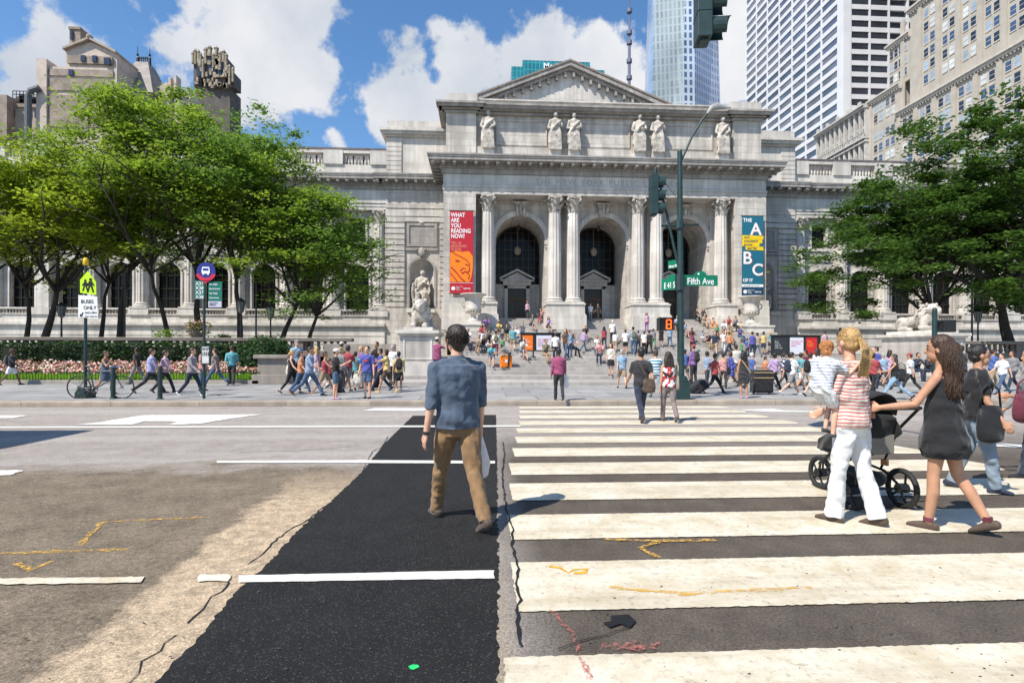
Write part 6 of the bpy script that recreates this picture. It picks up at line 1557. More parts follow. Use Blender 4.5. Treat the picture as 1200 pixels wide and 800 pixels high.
# ---- further walkers and sitters filling the crowd
MORE = [
 ('man in white polo just left of the yellow shirt', 460, 454, 404, AW, 'stand', 'white', ('trousers', 'navy'), ('short', 'grey'), 'l'),
 ('boy in red tee near the buggy in the crowd', 386, 456, 418, RT, 'walk', 'red', ('shorts', 'navy'), ('short', 'brown'), 'l'),
 ('woman in violet tee at the heart of the crowd', 423, 455, 405, R(120), 'stand', 'purple', ('shorts', 'khaki'), ('bob', 'blonde'), 'l'),
 ('man in olive shirt at the back of the crowd', 400, 453, 400, AW, 'stand', 'olive', ('trousers', 'charcoal'), ('cap', 'cream'), 'l'),
 ('woman in pale pink top at the back of the crowd', 371, 455, 404, LF, 'walk', 'pink', ('trousers', 'white'), ('long', 'blonde'), 'l'),
 ('person in charcoal hoodie walking behind the lavender shirt man', 160, 450, 405, LF, 'walk', 'charcoal', ('trousers', 'grey'), ('short', 'black'), 'd'),
 ('man in sky blue polo on the pavement left of the patchwork blouse woman', 729, 455, 407, AW, 'walk', 'sky', ('shorts', 'khaki'), ('short', 'grey'), 'l'),
 ('woman in royal blue dress close behind the striding suitcase man', 857, 453, 410, LF, 'walk', 'royal', ('skirt', 'royal'), ('bob', 'dark'), 'd'),
 ('man in cream shirt left of the upright suitcase', 863, 451, 407, AW, 'stand', 'cream', ('trousers', 'khaki'), ('short', 'dark'), 'm'),
 ('boy in orange tee right of the upright suitcase', 897, 452, 416, RT, 'walk', 'orange', ('shorts', 'denim'), ('short', 'brown'), 'l'),
 ('man in maroon tee behind the teal shirt man', 945, 452, 408, LF, 'walk', 'maroon', ('trousers', 'charcoal'), ('short', 'black'), 'm'),
 ('woman in white blouse and black skirt left of the toddler', 957, 453, 408, AW, 'stand', 'white', ('skirt', 'black'), ('long', 'brown'), 'l'),
 ('man in royal blue tee right of the blonde ponytail', 1028, 452, 404, LF, 'walk', 'royal', ('shorts', 'khaki'), ('short', 'brown'), 'l'),
 ('woman in pink dress beyond the pale jeans woman', 1043, 453, 408, RT, 'walk', 'pink', ('skirt', 'pink'), ('long', 'dark'), 'm'),
 ('man in blue shirt at the far right pavement', 1164, 456, 407, RT, 'walk', 'blue', ('trousers', 'khaki'), ('short', 'dark'), 'm'),
 ('person in grey top at the far right pavement', 1188, 458, 409, LF, 'walk', 'grey', ('trousers', 'navy'), ('long', 'dark'), 'm'),
 ('man in teal polo climbing beside the left urn block', 601, 414, 385, AW, 'step', 'teal', ('shorts', 'khaki'), ('short', 'grey'), 'l'),
 ('woman in red blouse climbing left of the group on the steps', 708, 411, 384, AW, 'step', 'red', ('trousers', 'navy'), ('long', 'black'), 'm'),
 ('man in lilac tee on the terrace left of the notice board woman', 684, 414, 386, R(-60), 'walk', 'lilac', ('trousers', 'denim'), ('short', 'dark'), 'm'),
 ('woman in magenta blouse on the terrace right of the signal pole', 811, 415, 387, R(40), 'stand', 'magenta', ('trousers', 'black'), ('long', 'dark'), 'm'),
 ('man in navy polo on the terrace left of the descending man in white', 838, 416, 388, R(160), 'walk', 'navy', ('shorts', 'khaki'), ('short', 'dark'), 'l'),
 ('man in orange tee on the terrace at the foot of the right flight', 855, 417, 389, LF, 'walk', 'orange', ('trousers', 'navy'), ('short', 'black'), 'd'),
 ('woman in yellow blouse at the left end of the right notice boards', 895, 417, 390, AW, 'stand', 'yellow', ('skirt', 'navy'), ('bob', 'black'), 'm')]
for (lb, px, fy, hy_, fc, ps, tcl, bt, hr, sk_) in MORE:
    walker(lb, px, fy, hy_, fc, ps, ('tee' if len(lb) % 2 else 'long', tcl), bt, hr, sk_, child='boy' in lb, female='woman' in lb, build=.92+.2*((len(lb)*7) % 10)/10, head=((len(lb)*13) % 50-25, 0))
SIT2 = [
 ('woman in teal top sitting on the lower edge beside the stooping man', 576, 431, TC, 'teal', 'denim', 'l'), ('man in white tee sitting at the far left of the main flight', 547, 406, R(160), 'white', 'navy', 'm'),
 ('woman in yellow top sitting in the upper left of the flight', 585, 396, TC, 'yellow', 'navy', 'd'), ('man in grey tee sitting in the middle of the left flight', 612, 397, R(170), 'grey', 'denim', 'l'),
 ('woman in lilac top sitting above the white poster', 645, 391, R(-160), 'lilac', 'charcoal', 'm'), ('man in black tee sitting between poster board and group', 687, 402, TC, 'black', 'khaki', 'm'),
 ('woman in sky top sitting right of the signal pole', 806, 398, R(-160), 'sky', 'denim', 'l'), ('man in maroon tee sitting right of the signal pole', 812, 404, R(170), 'maroon', 'navy', 'd'),
 ('woman in green top sitting halfway up the right flight', 843, 400, R(-170), 'green', 'black', 'm'), ('man in navy tee sitting low on the right flight', 833, 410, TC, 'navy', 'khaki', 'l'),
 ('woman in white top sitting below the orange dress', 849, 395, R(160), 'white', 'black', 'l'), ('man in royal tee sitting by the right cheek wall', 872, 404, R(-160), 'royal', 'denim', 'm'),
 ('woman in cream top seated on the lower steps left of the boards', 616, 424, R(-160), 'cream', 'denim', 'l'), ('man in salmon tee seated on the lower steps near the centre', 702, 427, R(160), 'salmon', 'navy', 'm')]
for k, (lb, px, fy, fc, tcl, bcl, sk_) in enumerate(SIT2):
    sitter(lb, px, fy, fc, ('tee', tcl), ('trousers' if k % 2 else 'shorts', bcl), (('long', 'short')[k % 2], ('dark', 'brown', 'blonde')[k % 3]), sk_, pose=('sit2', 'sit')[k % 2], h=1.66, female=k % 2 == 0)
# ================================================================== STONE FIGURES
def figure(name, parent, loc, h, seed, face=pi, seated=False):
    rr = random.Random(seed); bm = BM(); s = h/1.9
    def V(x, y, z):
        c, q = cos(face), sin(face); return Vector((loc[0]+(x*c-y*q)*s, loc[1]+(x*q+y*c)*s, loc[2]+z*s))
    sw = rr.uniform(-.05, .05)
    tube(bm, [V(0, 0, 0), V(sw, 0, .5), V(-sw, 0, .95), V(0, 0, 1.25), V(0, 0, 1.55), V(0, 0, 1.66)], [(.30*s, .22*s), (.26*s, .20*s), (.23*s, .17*s), (.24*s, .16*s), (.25*s, .13*s), (.08*s, .07*s)], 16, ax=(1, 0, 0))
    ball(bm, V(.0+sw, .03, 1.80), (.10*s, .12*s, .13*s)); ball(bm, V(sw, -.02, 1.84), (.13*s, .13*s, .12*s))
    for k in range(9):
        x = -.24+.06*k; tube(bm, [V(x*.8, .14, 1.3-.2*rr.random()), V(x+sw, .2, .8), V(x*1.2, .19, .05)], [.02*s, .04*s, .045*s], 6, rnd=True)
    tube(bm, [V(-.24, .02, 1.5), V(-.33, .1, 1.2), V(-.1, .24, 1.1+rr.uniform(-.1, .3))], [.08*s, .08*s, .05*s], 8, rnd=True)
    tube(bm, [V(.24, .02, 1.5), V(.34, .05, 1.15), V(.12*rr.choice((1, 2.2)), .2, .95+rr.uniform(-.1, .3))], [.08*s, .08*s, .05*s], 8, rnd=True)
    tube(bm, [V(-.25, .1, 1.5), V(.05, .22, 1.2), V(.26, .12, .85), V(.30, .1, .4)], [.05*s, .08*s, .09*s, .07*s], 8, rnd=True)
    tube(bm, [V(.22, .1, 1.0), V(0, .2, .75), V(-.26, .1, .6)], [.05*s, .07*s, .05*s], 8, rnd=True)
    if seated:
        for q in (-1, 1): tube(bm, [V(q*.12, .1, .75), V(q*.16, .45, .75), V(q*.16, .5, .2)], [.16*s, .14*s, .1*s], 10, rnd=True)
        ball(bm, V(0, 0, .45), (.42*s, .35*s, .5*s)); ball(bm, V(.35, -.05, .9), (.2*s, .2*s, .45*s)); tube(bm, [V(.3, .1, .2), V(.4, .3, .8), V(.36, .42, 1.2)], [.14*s, .1*s, .08*s], 8, rnd=True)
    return skin(name, bm, CARVED, parent, .024*s, 1, .02*s, .08)
for k, off in enumerate((-9.95, -4.35, -2.75, 2.75, 4.35, 9.95)):
    bm = BM(); x = XC+off; box(bm, x-.5, x+.5, 46.25, 46.72, 17.52, 18.35); mk('statue_plinth', bm, MARBLE2, LIB)
    figure('statue', LIB, (x, 46.42, 18.35), 3.2, 40+k)
    
for s in (-1, 1):
    nx = XC+s*15.85
    bm = BM(); box(bm, nx-1.0, nx+1.0, 50.2, 51.9, 1.3, 5.4); box(bm, nx-1.25, nx+1.25, 50.0, 51.6, 5.1, 5.4); mk('fountain_base', bm, MARBLE2, LIB)
    figure('fountain_statue', LIB, (nx, 51.2, 5.4), 3.5, 60+s, seated=True)
# ================================================================== LIONS, URNS
def lion(x, y, z, label, rz):
    root = empty('stone_lion', (x, y, z), rz, label, 'lion statue', 'stone lions on plinths'); bm = BM()
    # crouching, facing -Y
    tube(bm, [(0, 1.25, .42), (0, .8, .52), (0, .2, .56), (0, -.35, .66), (0, -.6, .72)], [(.36, .36), (.34, .34), (.32, .34), (.38, .46), (.34, .42)], 16, ax=(1, 0, 0), rnd=True)
    for q in (-1, 1):
        ball(bm, Vector((q*.30, 1.0, .42)), (.24, .46, .42)); tube(bm, [(q*.36, 1.05, .15), (q*.42, .55, .13), (q*.42, .25, .1)], [.17, .13, .12], 10, rnd=True)
        ball(bm, Vector((q*.27, -.5, .5)), (.19, .27, .45)); tube(bm, [(q*.30, -.35, .2), (q*.30, -.8, .14), (q*.30, -1.25, .12)], [.16, .14, .14], 10, rnd=True)
        ball(bm, Vector((q*.30, -1.32, .1)), (.16, .2, .12))
        for t in (-.08, 0, .08): ball(bm, Vector((q*.30+t, -1.48, .07)), (.045, .07, .07), 8, 6)
    tube(bm, [(.1, 1.5, .25), (.5, 1.45, .12), (.62, 1.0, .1), (.58, .5, .1)], [.08, .07, .06, .09], 8, rnd=True)
    ball(bm, Vector((0, -.78, 1.12)), (.30, .32, .36)); ball(bm, Vector((0, -1.06, 1.02)), (.19, .24, .19)); ball(bm, Vector((0, -1.22, 1.08)), (.10, .09, .07)); ball(bm, Vector((0, -1.12, .90)), (.13, .15, .08))
    for q in (-1, 1): ball(bm, Vector((q*.13, -1.03, 1.24)), (.07, .08, .06)); ball(bm, Vector((q*.27, -.70, 1.42)), (.09, .06, .10))
    rr = random.Random(4)
    for k in range(190):
        a = rr.uniform(0, 2*pi); t = rr.random(); r_ = .34+.10*sin(t*pi)
        c = Vector((cos(a)*r_*.95, -.72+t*.62+.0, .98+sin(a)*r_*1.1 - t*.12))
        if c.z < .3 or (sin(a) < -.2 and t < .2 and abs(cos(a)) < .5 and c.z > .8): continue
        d = Vector((cos(a)*.1, .12, -.10)); tube(bm, [c, c+d], [.062, .02], 6, rnd=True)
    for q in (-1, 1): ball(bm, Vector((q*.09, -1.20, 1.13)), (.035, .03, .03), 8, 6); tube(bm, [(q*.16, -1.12, 1.17), (q*.05, -1.24, 1.16)], [.045, .03], 6, rnd=True)
    skin('body', bm, CARVED, root, .022, 1, .012, .06)
    bm = BM(); box(bm, -.72, .72, -1.62, 1.72, -.16, .012); mk('plinth_slab', bm, MARBLE2, root, bevel=.02)
    return root
for s, lb, pl in ((-1, 'left marble lion crouching on a plinth, facing the avenue', 'left marble plinth with recessed panels under a lion'), (1, 'right marble lion crouching on a plinth under the tree branches', 'right marble plinth under a lion beside the planter wall')):
    x = XC+s*13.65; y = 29.4; zt = 2.62
    lion(x, y, zt+.16, lb, 0)
    r_ = wempty('lion_plinth', (x, y, .3), pl, 'plinth', 'lion plinths')
    bm = BM(); box(bm, x-1.25, x+1.25, y-2.3, y+2.3, .2, .95); box(bm, x-1.12, x+1.12, y-2.15, y+2.15, .95, 1.06); mk('base', bm, MARBLE2, r_, bevel=.02)
    bm = BM(); box(bm, x-.88, x+.88, y-1.85, y+1.85, 1.06, 2.38)
    mk('die', bm, stone('plinth_stone', (.50, .46, .42), bw=3, bh=2, joint=.006, dirt=.6), r_, bevel=.01)
    bm = BM(); box(bm, x-.95, x+.95, y-1.95, y+1.95, 2.38, 2.46); box(bm, x-1.05, x+1.05, y-2.05, y+2.05, 2.46, 2.622); mk('cap', bm, MARBLE2, r_, bevel=.02)
    bm = BM()
    for (a, b, c, d) in ((-.7, .7, 1.2, 1.28), (-.7, .7, 2.16, 2.24), (-.7, -.62, 1.28, 2.16), (.62, .7, 1.28, 2.16)): box(bm, x+a, x+b, y-1.88, y-1.84, c, d)
    mk('panel_moulding', bm, MARBLE2, r_)
def urn(x, y, z, label):
    root = empty('stone_urn', (x, y, z), 0, label, 'urn', 'stone urns flanking the main steps')
    bm = BM(); lathe(bm, 0, 0, [(.48, 0), (.48, .1), (.36, .16), (.20, .34), (.17, .44), (.26, .5), (.24, .56), (.42, .66), (.58, .84), (.63, 1.0), (.60, 1.14), (.62, 1.5), (.70, 1.85), (.86, 2.0), (1.02, 2.06), (1.02, 2.14), (.92, 2.14), (.72, 2.0)], 32)
    mk('bowl', bm, MARBLE2, root, smooth=True)
    bm = BM(); box(bm, -.6, .6, -.6, .6, -.22, 0); mk('foot', bm, MARBLE2, root, bevel=.02)
    bm = BM()
    for k in range(16): a = 2*pi*k/16; ball(bm, Vector((cos(a)*.55, sin(a)*.55, .84)), (.09, .09, .2), 6, 5)
    for q in (-1, 1): tube(bm, [(q*.66, 0, 1.1), (q*.86, 0, 1.2), (q*.9, 0, 1.45), (q*.75, 0, 1.55)], [.05, .05, .05, .05], 6)
    mk('carving', bm, CARVED, root, smooth=True)
for s, lb in ((-1, 'left carved stone urn below the red banner'), (1, 'right carved stone urn below the teal banner')):
    x = XC+s*11.1; y = 43.6
    urn(x, y, 3.95, lb)
    bm = BM(); box(bm, x-1.25, x+1.25, 42.4, 45.6, 1.29, 3.72); box(bm, x-1.32, x+1.32, 42.32, 45.6, 3.6, 3.73); box(bm, x-1.4, x+1.4, 42.2, 45.6, 1.29, 1.9)
    tag(mk('cheek_wall', bm, MARBLE2, bevel=.02), 'pale stone block under the %s urn beside the main steps' % ('left' if s < 0 else 'right'), 'wall')
# ================================================================== BANNERS
def banner(x0, x1, z0, z1, label, base, build):
    root = wempty('banner', ((x0+x1)/2, 45.85, z0), label, 'banner')
    bm = BM(); box(bm, x0, x1, 45.80, 45.815, z0, z1); mk('cloth', bm, mat(base[0], base[1], .7, .06, 2), root)
    bm = BM()
    for z in (z0, z1): tube(bm, [(x0-.1, 45.81, z), (x1+.1, 45.81, z)], [.03, .03], 6)
    for x in (x0, x1): tube(bm, [(x, 45.81, z1), (x, 46.05, z1+.12)], [.02, .02], 5); tube(bm, [(x, 45.81, z0), (x, 46.05, z0-.12)], [.02, .02], 5)
    mk('rod', bm, BLACKM, root); build(root, x0, x1, z0, z1)
WL = mat('banner_white', (.80, .80, .80), .7, .03, 3)
def red_build(root, x0, x1, z0, z1):
    w = x1-x0; y = 45.79
    text('lettering', 'WHAT\nARE\nYOU\nREADING\nNOW?', (x0+.08, y, z1-.50), .47, WL, root, sx=.80, bold=.012)
    text('lettering', 'TELL US\n#READNYPL\n@ NYPL', (x0+.08, y, z1-2.72), .30, mat('banner_orange_text', (.75, .25, .16), .7), root, sx=.80, bold=.004)
    zb_ = z0+.95; zt_ = z1-3.35; org = mat('banner_orange', (.85, .22, .01), .7, .05, 2)
    pts = [(x0+.02, zb_), (x1-.3, zb_), (x1-.12, zb_+.5), (x1-.03, zb_+1.2), (x1-.03, zb_+2.1), (x1-.35, zb_+2.5), (x1-.9, zt_+.0), (x0+.5, zt_+.08), (x0+.02, zt_-.1)]
    bm = BM(); prism(bm, pts, y-.004, y+.008); mk('lion_emblem', bm, org, root)
    dk = mat('banner_crimson', (.46, .012, .03), .7, .05, 2)
    def st(p, w_): 
        bm = BM(); tube(bm, [(x0+a, y-.006, zb_+b) for a, b in p], [(w_, .004)]*len(p), 6, ax=(0, 1, 0)) if False else tube(bm, [(x0+a, y-.004, zb_+b) for a, b in p], [w_]*len(p), 6); mk('emblem_line', bm, dk, root)
    st([(0.05, 2.6), (.45, 2.25), (.9, 2.05), (1.4, 1.75), (1.65, 1.4)], .035); st([(.45, 1.75), (.75, 1.7)], .06); st([(1.25, 1.45), (1.55, 1.35), (1.6, 1.0), (1.45, .8), (1.2, .85), (1.0, .7)], .045)
    st([(1.0, .7), (.85, .95), (1.1, 1.15), (1.3, 1.05)], .04); st([(.1, 1.2), (.5, .8), (.9, .3), (1.2, .05)], .05); st([(.05, .7), (.45, .25), (.6, .02)], .045); st([(1.35, .8), (1.6, .55), (1.5, .25)], .04)
    disc_bm = BM(); disc(disc_bm, (x0+.28, y, z0+.42), .16, th=.012); mk('round_mark', disc_bm, WL, root)
    text('lettering', 'New York\nPublic\nLibrary', (x0+.5, y, z0+.52), .13, WL, root); text('lettering', 'nypl.org', (x0+1.1, y, z0+.38), .17, WL, root, bold=.004)
    bm = BM(); box(bm, x0, x1, y-.002, y+.006, z0+.86, z0+.89); mk('rule', bm, WL, root)
def teal_build(root, x0, x1, z0, z1):
    y = 45.79; Yl = mat('banner_yellow', (.80, .55, .01), .7, .05, 2); dk = mat('banner_navy', (.01, .05, .11), .7)
    text('lettering', 'THE', (x0+.08, y, z1-.50), .42, WL, root, bold=.012)
    for ch, x, z, sz_ in (('A', .72, z1-1.58, 1.42), ('B', .05, z1-4.02, 1.45), ('C', .86, z1-4.98, 1.38)):
        text('lettering', ch, (x0+x+.05, y+.004, z-.03), sz_, mat('banner_red_edge', (.45, .03, .03), .7), root, sx=1.0, bold=.03); text('lettering', ch, (x0+x, y-.006, z), sz_, WL, root, sx=1.0, bold=.025)
    for k, (t, a, b, z) in enumerate((('WHY', 0, 1.84, 1.80), ("CHILDREN'S", 0, 1.75, 2.12), ('BOOKS', 0.0, 1.5, 2.42), ('MATTER', .3, 1.84, 2.72))):
        bm = BM(); prism(bm, [(x0+a, z1-z-.13), (x0+b, z1-z-.18), (x0+b, z1-z+.13), (x0+a, z1-z+.17)], y-.014, y-.006); mk('yellow_strip', bm, Yl, root)
        text('lettering', t, (x0+a+.15, y-.018, z1-z-.09), .22, dk, root, bold=.006)
    text('lettering', 'OF IT', (x0+.08, y, z0+1.22), .36, WL, root, bold=.012)
    bm = BM(); box(bm, x0, x1, y-.003, y+.006, z0+.78, z0+1.0); mk('white_band', bm, WL, root); bm = BM(); box(bm, x0, x1, y-.003, y+.006, z0, z0+.78); mk('navy_band', bm, dk, root)
    text('lettering', 'THE EXHIBITION AT NYPL', (x0+.1, y-.006, z0+.84), .12, dk, root)
    bm = BM(); disc(bm, (x0+.28, y-.004, z0+.38), .16, th=.012); mk('round_mark', bm, WL, root)
    text('lettering', 'New York\nPublic\nLibrary', (x0+.5, y-.006, z0+.48), .13, WL, root); text('lettering', 'nypl.org', (x0+1.1, y-.006, z0+.33), .17, WL, root, bold=.004)
banner(XC-13.05, XC-11.15, 6.35, 13.1, 'tall red banner with white slogan and an orange lion head', ('banner_red', (.46, .012, .03)), red_build)
banner(XC+11.4, XC+13.25, 6.35, 13.1, 'tall teal banner with large white letters A B C', ('banner_teal', (.01, .13, .20)), teal_build)
# ================================================================== NOTICE BOARDS ON THE TERRACE
def boards(pxs, py0, py1, Y, zg, label, panels):
    x0, z1 = WP(pxs[0], py0, Y); x1, _ = WP(pxs[-1], py0, Y); _, z0 = WP(pxs[0], py1, Y)
    root = wempty('notice_board', ((x0+x1)/2, Y, zg), label, 'notice board')
    bm = BM(); box(bm, x0, x1, Y, Y+.08, z0, z1); mk('backing', bm, BLACKM, root, bevel=.01)
    bm = BM(); box(bm, x0-.04, x1+.04, Y-.06, Y+.12, z1, z1+.07)
    for px in (pxs[0]+3, pxs[1]+1, pxs[-1]-3):
        x = WP(px, py0, Y)[0]; box(bm, x-.04, x+.04, Y+.0, Y+.07, zg, z0); box(bm, x-.14, x+.14, Y-.12, Y+.2, zg, zg+.06)
    mk('stand', bm, BLACKM, root)
    for (a, b, col, txt, tc_) in panels:
        xa, xb = WP(a, py0, Y)[0], WP(b, py0, Y)[0]; bm = BM(); box(bm, xa+.03, xb-.03, Y-.012, Y-.002, z0+.07, z1-.07); pn = mk('poster', bm, mat('poster_'+txt[:3]+str(a), col, .6, .05, 3), root)
        text('lettering', txt, (xa+.09, Y-.016, z1-.35), .13, tc_, root, sx=.9)
DKT = mat('poster_dark_text', (.25, .05, .10), .6); PKT = mat('poster_pink_text', (.55, .10, .22), .6); GYT = mat('poster_grey_text', (.5, .5, .5), .6)
boards([610, 624, 657], 391, 411.5, 30.8, 1.3, 'black framed board with an orange and a white poster at the terrace edge', [(611, 625, (.80, .16, .01), 'Why\nChildren\nread\nbooks', WL), (628, 647, (.62, .62, .68), 'THE ABC OF IT\nWhy Books\nMatter\nFree admission', PKT), (648, 656, (.03, .035, .04), 'open\ntoday', GYT)])
boards([904, 924, 962], 393.5, 416.5, 30.8, 1.3, 'black framed board with black, white and red posters in front of the right wing', [(906, 923, (.025, .027, .032), 'Free\nTours\ndaily 11\nand 2 pm', GYT), (925, 942, (.60, .60, .66), 'THE ABC OF IT\nWhy Books\nMatter', PKT), (944, 958, (.50, .02, .02), 'What\nare you\nreading', mat('poster_orange_text', (.85, .3, .03), .6))])
# ================================================================== KERBSIDE POLES AND SIGNS
def pole_base(bm, x, y, z, w=.22, h=.34):
    box(bm, x-w, x+w, y-w, y+w, z, z+h*.55); prism(bm, [(x-w, z+h*.55), (x+w, z+h*.55), (x+w*.4, z+h), (x-w*.4, z+h)], y-w*.9, y+w*.9)
# 1: school crossing / buses only
p = G(100, 466, SW); X0, Y0 = p.x, p.y
r1 = wempty('sign_pole', (X0, Y0, SW), 'green pole with school crossing and buses only signs beside the parked bicycle', 'sign')
def zpx(px, py, Y): return WP(px, py, Y)[1]
bm = BM(); tube(bm, [(X0, Y0, SW), (X0, Y0, zpx(100, 311, Y0))], [.045, .04], 10); mk('pole', bm, GREENM, r1, smooth=False)
bm = BM(); pole_base(bm, X0, Y0, SW, .19, .34); mk('base', bm, GREENM, r1, bevel=.01)
bm = BM(); lathe(bm, X0, Y0, [(.05, zpx(100, 311, Y0)), (.075, zpx(100, 310, Y0)), (.07, zpx(100, 303.5, Y0)), (.03, zpx(100, 302, Y0))], 12); mk('beacon', bm, mat('beacon_yellow', (.75, .45, .02), .4), r1, smooth=True)
def SP(px, py, dy=-.06): x, z = WP(px, py, Y0+dy); return x, z
FLU = mat('fluorescent_sign', (.52, .80, .01), .5, .03, 3)
bm = BM(); prism(bm, [SP(94, 328), SP(103, 317.5), SP(112.5, 330), SP(113, 345.5), SP(94, 343)], Y0-.07, Y0-.055); pent = mk('crossing_sign', bm, FLU, r1)
def pict(cx, cz, h, par):
    bm = BM(); y = Y0-.075; disc(bm, (cx, y, cz+h*.88), h*.10, th=.006)
    prism(bm, [(cx-h*.13, cz+h*.45), (cx+h*.13, cz+h*.45), (cx+h*.11, cz+h*.77), (cx-h*.11, cz+h*.77)], y-.003, y+.003)
    prism(bm, [(cx-h*.12, cz+h*.46), (cx-h*.01, cz+h*.46), (cx-h*.14, cz), (cx-h*.25, cz)], y-.003, y+.003); prism(bm, [(cx+h*.0, cz+h*.46), (cx+h*.12, cz+h*.46), (cx+h*.24, cz), (cx+h*.12, cz)], y-.0025, y+.0035)
    prism(bm, [(cx-h*.1, cz+h*.75), (cx-h*.05, cz+h*.68), (cx-h*.22, cz+h*.42), (cx-h*.27, cz+h*.48)], y-.0035, y+.002); prism(bm, [(cx+h*.1, cz+h*.75), (cx+h*.05, cz+h*.68), (cx+h*.22, cz+h*.42), (cx+h*.27, cz+h*.48)], y-.0035, y+.0025)
    mk('walking_figure', bm, mat('sign_black', (.012, .012, .012), .5), par)
cx, cz = SP(101, 341); pict(cx-.02, cz, .36, r1); cx, cz = SP(106, 342.5); pict(cx+.01, cz, .44, r1)
bm = BM(); prism(bm, [SP(92, 345.5), SP(114, 347.5), SP(115, 373.5), SP(92, 371.5)], Y0-.07, Y0-.056); mk('bus_sign', bm, WHITEP, r1)
SBK = mat('sign_black', (.012, .012, .012), .5)
x, z = SP(95, 355); text('lettering', 'BUSES', (x, Y0-.075, z-.005), .15, SBK, r1, rot=(pi/2, 0, 0), bold=.001, sx=.92); x, z = SP(98, 362); text('lettering', 'ONLY', (x, Y0-.075, z-.01), .15, SBK, r1, bold=.001, sx=.92)
x, z = SP(99.5, 367.5); text('lettering', '7AM-7PM', (x, Y0-.075, z), .085, SBK, r1); x, z = SP(99.5, 371.4); text('lettering', 'MON THRU FRI', (x, Y0-.075, z), .052, SBK, r1)
bm = BM(); x, z = SP(96, 368.5); prism(bm, [(x-.05, z-.06), (x+.04, z-.05), (x+.01, z-.02), (x+.06, z+.05), (x+.03, z+.07), (x-.01, z+.0), (x-.04, z+.03)], Y0-.078, Y0-.072); mk('arrow', bm, SBK, r1)
# 2: bollards
def bollard(px, py, label):
    p = G(px, py, SW); root = empty('bollard', p, 0, label, 'bollard', 'dark green kerb bollards'); bm = BM()
    lathe(bm, 0, 0, [(.065, 0), (.065, .92), (.06, .96), (.03, .985)], 16); mk('post', bm, GREENM, root, smooth=False)
    bm = BM(); lathe(bm, 0, 0, [(.10, 0), (.10, .02), (.075, .04)], 16); mk('flange', bm, GREENM, root)
bollard(132.5, 467, 'dark green bollard overlapping the front wheel of the bicycle'); bollard(187.5, 467.5, 'dark green bollard in front of the man in pink shirt')
# 3: bus stop
p = G(239, 467, SW); X0, Y0 = p.x, p.y
r2 = wempty('bus_stop', (X0, Y0, SW), 'green bus stop pole with round blue bus sign, route panels and timetable box', 'bus stop')
bm = BM(); tube(bm, [(X0, Y0, SW), (X0, Y0, zpx(239, 320, Y0))], [.042, .036], 10); mk('pole', bm, GREENM, r2)
BLUE = mat('bus_blue', (.02, .03, .22), .4); REDS = mat('bus_red', (.55, .02, .06), .4); ROUTE = mat('route_green', (.005, .14, .10), .5)
x, z = WP(241.5, 318, Y0-.07)
bm = BM(); disc(bm, (x, Y0-.07, z), .27, th=.03, seg=32); mk('round_sign', bm, BLUE, r2)
bm = BM()
n = 14; out = [(x+.285*cos(a), z+.285*sin(a)) for a in [R(195)+R(150)*k/n for k in range(n+1)]]; inn = [(x+.19*cos(a), z+.19*sin(a)) for a in [R(345)-R(150)*k/n for k in range(n+1)]]
for k in range(n):
    a0, a1 = R(198)+R(144)*k/n, R(198)+R(144)*(k+1)/n; prism(bm, [(x+.20*cos(a0), z+.20*sin(a0)), (x+.20*cos(a1), z+.20*sin(a1)), (x+.30*cos(a1), z+.30*sin(a1)), (x+.30*cos(a0), z+.30*sin(a0))], Y0-.10, Y0-.087)
prism(bm, [(x-.09, z-.28), (x+.09, z-.28), (x, z-.37)], Y0-.10, Y0-.087); mk('red_band', bm, REDS, r2)
bm = BM(); prism(bm, [(x-.11, z-.07), (x+.11, z-.07), (x+.12, z+.0), (x+.10, z+.13), (x-.10, z+.13), (x-.12, z)], Y0-.10, Y0-.09); box(bm, x-.09, x-.05, Y0-.1, Y0-.09, z-.105, z-.072); box(bm, x+.05, x+.09, Y0-.1, Y0-.09, z-.105, z-.072); bsy = mk('bus_symbol', bm, WHITEP, r2)
bm = BM(); box(bm, x-.08, x+.08, Y0-.106, Y0-.101, z+.02, z+.09); mk('bus_symbol_windscreen', bm, BLUE, r2)
def panel(nm, a, b, c, d, m, dy=-.06, th=.01):
    xa, zb_ = WP(a, d, Y0+dy); xb, zt_ = WP(b, c, Y0+dy); bm = BM(); box(bm, xa, xb, Y0+dy, Y0+dy+th, zb_, zt_); return mk(nm, bm, m, r2), xa, xb, zb_, zt_
_, xa, xb, zb_, zt_ = panel('route_panel', 228, 239.5, 328.5, 350, ROUTE)
for k, t in enumerate(('X27', 'X28', 'X37', 'X38')): text('lettering', t, (xa+.03, Y0-.065, zt_-.14-.135*k), .135, WHITEP, r2, bold=.002)
_, xa, xb, zb_, zt_ = panel('route_panel', 244, 260, 330, 352.5, ROUTE)
for k, t in enumerate(('Bay Ridge', 'Bensonhurst', 'Bay Ridge', 'Downtown')): text('lettering', t, (xa+.03, Y0-.065, zt_-.10-.135*k), .062, WHITEP, r2, bold=.001)
_, xa, xb, zb_, zt_ = panel('fare_panel', 244, 259.5, 353, 360, mat('fare_grey', (.5, .5, .6), .5)); text('lettering', 'exact fare\nexpress', (xa+.03, Y0-.065, zt_-.07), .06, SBK, r2)
_, xa, xb, zb_, zt_ = panel('timetable_box', 235.5, 246, 405, 427, GREENM, -.1, .08)
bm = BM(); box(bm, xa+.03, xb-.03, Y0-.108, Y0-.1, zb_+.04, zt_-.03); mk('timetable', bm, mat('paper', (.62, .62, .6), .5, .1, 9), r2); text('lettering', 'BUS TIMES\nX27 X28\n\n7 12 24 40\n8 10 22 45\n9 05 30 50', (xa+.04, Y0-.112, zt_-.09), .045, SBK, r2)
